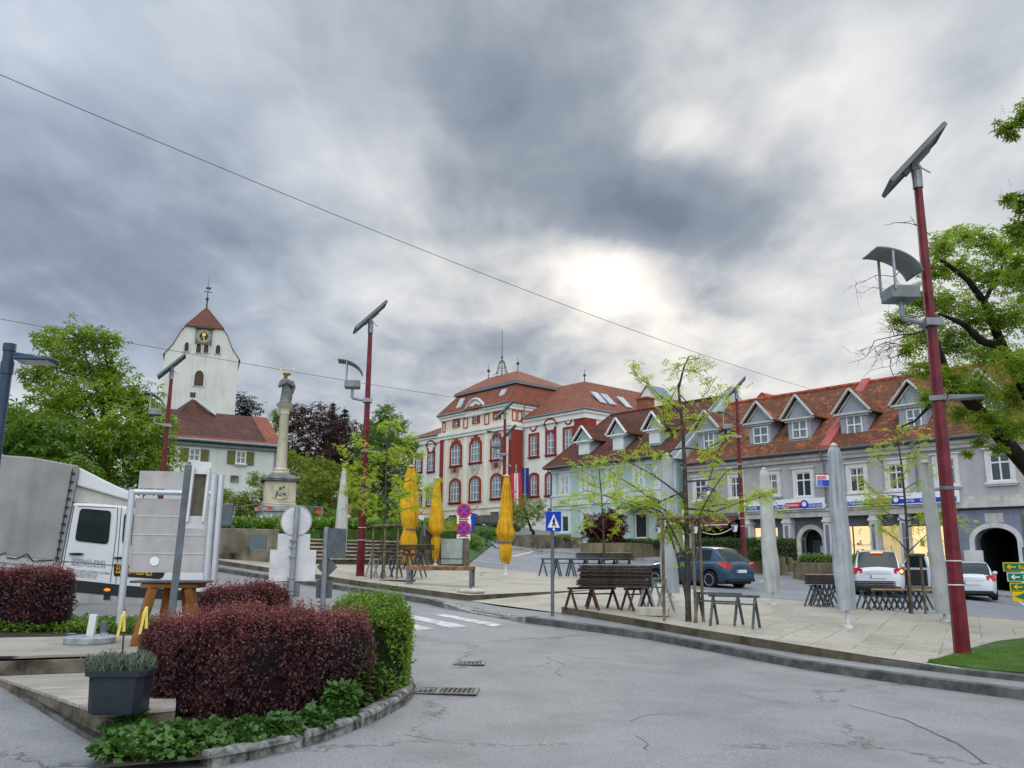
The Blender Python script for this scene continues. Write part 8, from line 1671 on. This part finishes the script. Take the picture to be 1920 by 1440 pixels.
# ---------------------------------------------------------------- young trees of the square
def young_tree(label, px, py, Y, trunk, branches, dens, leaf=.17, r0=.055, off=POFF, stakes=None, spread=.35, topdens=1.):
    b = G(px, py, off) if Y is None else hb(px, Y, off); Y_ = b.y; t = thing('honey_locust', label, 'young tree', b, 0, 'young honey locust trees'); q = MB()
    tp = [Vector((0,0,-.1))]+[at(x, y, Y_)-b for x, y in trunk]; n = len(tp); q.tube(tp, [r0*(1-.82*i/(n-1)) for i in range(n)], 8); P_ = []; rr = random.Random(int(px))
    def leaves_on(pts, d):
        for i in range(len(pts)-1):
            L = (pts[i+1]-pts[i]).length; k = max(1, int(L*d))
            for j in range(k): 
                c = pts[i].lerp(pts[i+1], rr.random()); P_.append(tuple(c+Vector((rr.gauss(0,.07), rr.gauss(0,.07), rr.gauss(.0,.06)))))
    for (f, ends) in branches:
        i = min(n-2, int(f*(n-1))); a = tp[i].lerp(tp[i+1], f*(n-1)-i); prev = a; r_ = r0*(1-.75*f)*.5; dy = rr.uniform(-1,1)*spread
        L0 = (at(*ends[-1], Y_)-b-a).length
        for k, e in enumerate(ends):
            e3 = at(e[0], e[1], Y_+dy*L0*(k+1)/len(ends))-b; pts = limb(q, prev, e3, r_, r_*.55, .03, .12, n=5, k=5); r_ *= .55
            if k > 0 or len(ends) == 1: leaves_on(pts[1:] if len(ends) == 1 else pts, dens*1.3)
            for m_ in range(max(2, int((e3-prev).length*3.2))):
                s_ = pts[rr.randint(2,5)]; dv_ = (e3-prev).normalized(); v = (dv_*rr.uniform(.2,.8)+Vector((rr.gauss(0,.45),rr.gauss(0,.45),rr.gauss(.05,.35)))).normalized()*rr.uniform(.18,.5); tw = limb(q, s_, s_+v, .006, .003, .02, .1, n=3, k=4); leaves_on(tw, dens*2.0)
            prev = e3
    leaves_on(tp[int(n*.75):], dens*topdens)
    scatter('crown', *SPRAY, P_, leaf*RN.uniform(.6,1.25,len(P_)), G_yel, t, .9); q.obj('trunk', M_bark2 if False else mat('young_bark', (.075,.062,.055), .9, .3, 12), t, smooth=60)
    if stakes:
        Hs, cols = stakes; sk = thing('tree_stakes', 'round wooden stakes with cross beam holding '+label.split(',')[0].replace('the young tree ', 'the tree '), 'tree stakes', b, R(12), 'tree stakes'); M_stk = mat('stake_wood', (.17,.13,.085), .85, .3, 5, .4); pp = []
        for (x, y) in cols: q = MB(); q.tube([(x,y,-.1),(x*.95,y*.95,Hs)], .032, 8); q.obj('stake', M_stk, sk, smooth=60); pp.append((x,y))
        for i in range(len(pp)-1): q = MB(); a, c = Vector((*pp[i],Hs-.03)), Vector((*pp[i+1],Hs-.03)); d_ = (c-a).normalized()*.09; q.tube([a-d_+Vector((0,-.035,.02*i)), c+d_+Vector((0,-.035,.02*i))], .035, 8); q.obj('cross_beam', M_stk, sk, smooth=60)
    return t
young_tree('the large young tree right of the board stack, tallest of the four', 1291,1165,None, [(1290,1130),(1288,1000),(1284,880),(1280,800),(1272,730),(1282,690),(1292,668)],
 [(.10,[(1250,985),(1245,1010)]),(.22,[(1240,960),(1195,945),(1150,935)]),(.22,[(1330,950),(1380,945),(1452,918)]),(.30,[(1200,920),(1150,890),(1130,870)]),(.28,[(1330,930),(1365,880)]),(.36,[(1215,885),(1175,865)]),(.40,[(1330,900),(1345,850)]),(.38,[(1240,940),(1215,930)]),(.34,[(1340,960),(1400,940),(1445,930)]),(.5,[(1240,850),(1200,835)]),(.5,[(1320,845),(1350,830)]),(.58,[(1250,800),(1235,775)]),(.6,[(1320,790),(1352,745),(1355,735)]),(.62,[(1235,740),(1205,712),(1190,703)]),(.7,[(1300,770),(1330,730)]),(.78,[(1255,755)]),(.85,[(1312,700)]),(.92,[(1268,690)]),(.95,[(1310,672)]),(.24,[(1280,985),(1300,975)]),(.3,[(1190,950),(1100,920)])], 17, .16, .065, stakes=(2.0,[(-.50,.0),(.06,-.22),(.30,-.02)]))
young_tree('the young tree behind the board stack', 1135,1102,None, [(1133,1060),(1131,980),(1127,920),(1123,880),(1122,850)], [(.35,[(1100,965),(1075,955)]),(.4,[(1160,950),(1185,940)]),(.5,[(1095,935),(1062,940),(1046,945)]),(.5,[(1155,925),(1180,905)]),(.62,[(1100,905),(1080,895)]),(.65,[(1150,900),(1160,880)]),(.8,[(1105,870)]),(.85,[(1140,860)]),(.3,[(1100,985),(1085,990)]),(.3,[(1160,985)]),(.7,[(1085,880),(1075,872)])], 18, .15, .04)
young_tree('the young tree before the stone steps', 718,1086,None, [(719,1040),(722,960),(724,880),(727,830),(730,800),(727,780)], [(.3,[(690,950),(660,945)]),(.3,[(760,955),(785,950)]),(.42,[(690,905),(655,890)]),(.42,[(770,900),(800,915),(808,930)]),(.5,[(690,880),(648,850)]),(.52,[(760,870),(785,850)]),(.62,[(700,850),(680,830)]),(.65,[(750,845),(765,825)]),(.8,[(712,800)]),(.85,[(745,795)]),(.45,[(740,900),(750,920)]),(.36,[(700,930),(670,920),(645,930)]),(.36,[(750,930),(770,925)]),(.55,[(725,860),(740,840)])], 25, .16, .05, stakes=(1.55,[(-.34,.05),(.0,-.16),(.40,.0)]))
young_tree('the young tree left of the nearest lamp post', 1708,1150,None, [(1704,1100),(1702,1020),(1697,940),(1690,870),(1684,830),(1678,800)], [(.3,[(1665,1000),(1650,990)]),(.3,[(1740,1000),(1760,985)]),(.42,[(1660,960),(1625,925)]),(.42,[(1735,965),(1765,960)]),(.52,[(1650,930),(1608,895)]),(.55,[(1730,900),(1745,880)]),(.65,[(1660,880),(1645,858)]),(.7,[(1715,860),(1730,820)]),(.85,[(1665,835)]),(.9,[(1700,800)]),(.4,[(1780,975),(1800,980)]),(.6,[(1690,900),(1700,880)]),(.48,[(1640,950),(1612,940)])], 20, .15, .05, stakes=(1.45,[(-.05,-.12),(.42,.0)]))
# ---------------------------------------------------------------- big chestnut at the right
b = Vector((13.4, 17.6, .1)); t = thing('chestnut_tree', 'big overhanging chestnut with dark limbs at the right edge', 'tree', b)
RB = [(1765,460,34),(1805,440,30),(1845,450,34),(1880,470,34),(1915,450,36),(1755,505,34),(1800,500,40),(1850,520,44),(1905,520,44),(1725,560,40),(1775,570,44),(1830,590,44),(1890,600,48),(1950,560,60),(1690,600,28),(1735,630,40),(1790,640,46),(1850,660,46),(1905,680,44),(1700,650,20),(1730,690,34),(1780,710,42),(1835,730,42),(1890,750,44),(1745,745,30),(1800,775,30),(1850,790,34),(1900,800,30),(1835,830,14),(1812,850,10),(1870,840,16),(1940,700,60),(1940,800,40)]
P_ = []; q = MB()
for px, py, rp in RB:
    Y_ = 16.8+random.uniform(-1.3,1.6); r_ = rp/F*Y_; c = at(px, py, Y_); n = int(25+300*r_*r_/.16*.62)
    u = RN.normal(size=(n,3)); u /= np.linalg.norm(u,axis=1)[:,None]; rad = r_*RN.uniform(.25,1.12,n); P_.append(np.array(c)+u*rad[:,None]*np.array([1,1.2,.8])-np.array(b))
    e = c-b
P_ = np.concatenate(P_); scatter('crown', *PALM, P_, .105*RN.uniform(.6,1.3,len(P_)), leafmat('chestnut_leaves_fresh', (.06,.13,.012), (.30,.42,.045), .5), t, .7)
def pl(pts, r, Y0, Y1, k=8): 
    n = len(pts); q.tube([at(x, y, Y0+(Y1-Y0)*i/(n-1))-b for i, (x, y) in enumerate(pts)], r, k)
T0 = [(2030,1010),(1975,930),(1920,868),(1879,822),(1841,777),(1794,730),(1772,690),(1755,640)]; q.tube([(0,0,-.4)]+[at(x,y,17.4)-b for x, y in T0[:2]], [.42,.34,.26], 10)
pl(T0[1:], [.20,.16,.15,.13,.11,.08,.05], 17.4, 16.4); pl([(1975,930),(1975,840),(1940,760),(1916,720),(1879,649),(1845,566),(1815,525),(1770,491),(1752,482)], [.20,.17,.14,.12,.10,.08,.06,.04,.02], 17.4, 16.6)
pl([(1879,649),(1840,640),(1810,610),(1790,600),(1760,588)], [.09,.08,.06,.05,.02], 16.9, 16.4); pl([(1794,730),(1745,760),(1715,790),(1690,800)], [.05,.035,.025,.012], 16.6, 16.1, 5); pl([(1975,840),(1990,700),(1960,560),(1940,450)], [.2,.15,.1,.04], 17.4, 18)
pl([(1845,566),(1870,520),(1900,450)], [.05,.03,.015], 16.9, 17.2, 5); pl([(1841,777),(1830,730),(1850,690)], [.05,.03,.012], 17, 17.5, 5)
q.obj('trunk', M_barkd, t, smooth=60)
# bare twigs
q = MB(); rr = random.Random(5)
def twig(p, d, L, r_, dep):
    n = 4; pts = [p]; 
    for i in range(n): d = (d+Vector((rr.gauss(0,.22),rr.gauss(0,.22),rr.gauss(-.05,.22)))).normalized(); pts.append(pts[-1]+d*L/n)
    q.tube(pts, [r_*(1-.6*i/n) for i in range(n+1)], 4)
    if dep:
        for k in range(3): i = rr.randint(1,n); twig(pts[i], (d+Vector((rr.gauss(0,.6),rr.gauss(0,.4),rr.gauss(0,.6)))).normalized(), L*rr.uniform(.45,.75), r_*.55, dep-1)
for (a_, e_) in (((1745,640),(1650,690)),((1740,600),(1640,590)),((1735,620),(1620,640)),((1745,590),(1650,510)),((1730,655),(1655,660)),((1745,440),(1690,415))):
    q = MB(); A, E_ = at(*a_,16.5)-b, at(*e_,16.2)-b; twig(A, (E_-A).normalized(), (E_-A).length*.8, .016, 3 if a_[1] > 500 else 1); q.obj('dead_branch', M_barkd, t)
b = Vector((13.5, 12.6, 0)); t = thing('chestnut_tree', 'nearer chestnut whose branch tips reach in at the upper right corner', 'tree', b); P_ = []; q = MB()
for px, py, rp in [(1885,238,20),(1905,228,16),(1925,210,26),(1895,255,12),(1915,380,26),(1890,372,14),(1930,420,36),(1900,430,18),(1905,490,22),(1940,520,40)]:
    Y_ = 12.3+random.uniform(-.3,.3); r_ = rp/F*Y_; c = at(px, py, Y_); n = int(14+110*r_*r_/.04*.62); u = RN.normal(size=(n,3)); u /= np.linalg.norm(u,axis=1)[:,None]; P_.append(np.array(c)+u*(r_*RN.uniform(.2,1.1,n))[:,None]-np.array(b))
P_ = np.concatenate(P_); scatter('crown', *PALM, P_, .10*RN.uniform(.6,1.25,len(P_)), G_ch, t, .7)
q.tube([(0,0,-.4),(-.1,0,3),(-.3,0,6),(-.6,0,9)], [.35,.28,.2,.08], 9)
for e_ in ((1890,240),(1935,215),(1905,400),(1915,490),(1880,372)): limb(q, (-.4,0,7.5), at(*e_,12.3)-b, .07, .008, .06, .15, 6, 6)
q.obj('trunk', M_barkd, t, smooth=60)
Q_ = []
for px, py in ((1880,215),(1897,262),(1893,352),(1878,372),(1905,395)):
    c = at(px, py, 12.25)-b
    for k in range(26): z = random.uniform(0,.16); a = random.uniform(0,6.28); r_ = .035*(1-z/.17); Q_.append((c.x+r_*math.cos(a), c.y+r_*math.sin(a), c.z+z))
scatter('blossoms', *LEAF1, Q_, RN.uniform(.012,.022,len(Q_)), mat('blossom_cream', (.6,.48,.36), .6), t, 1.5)
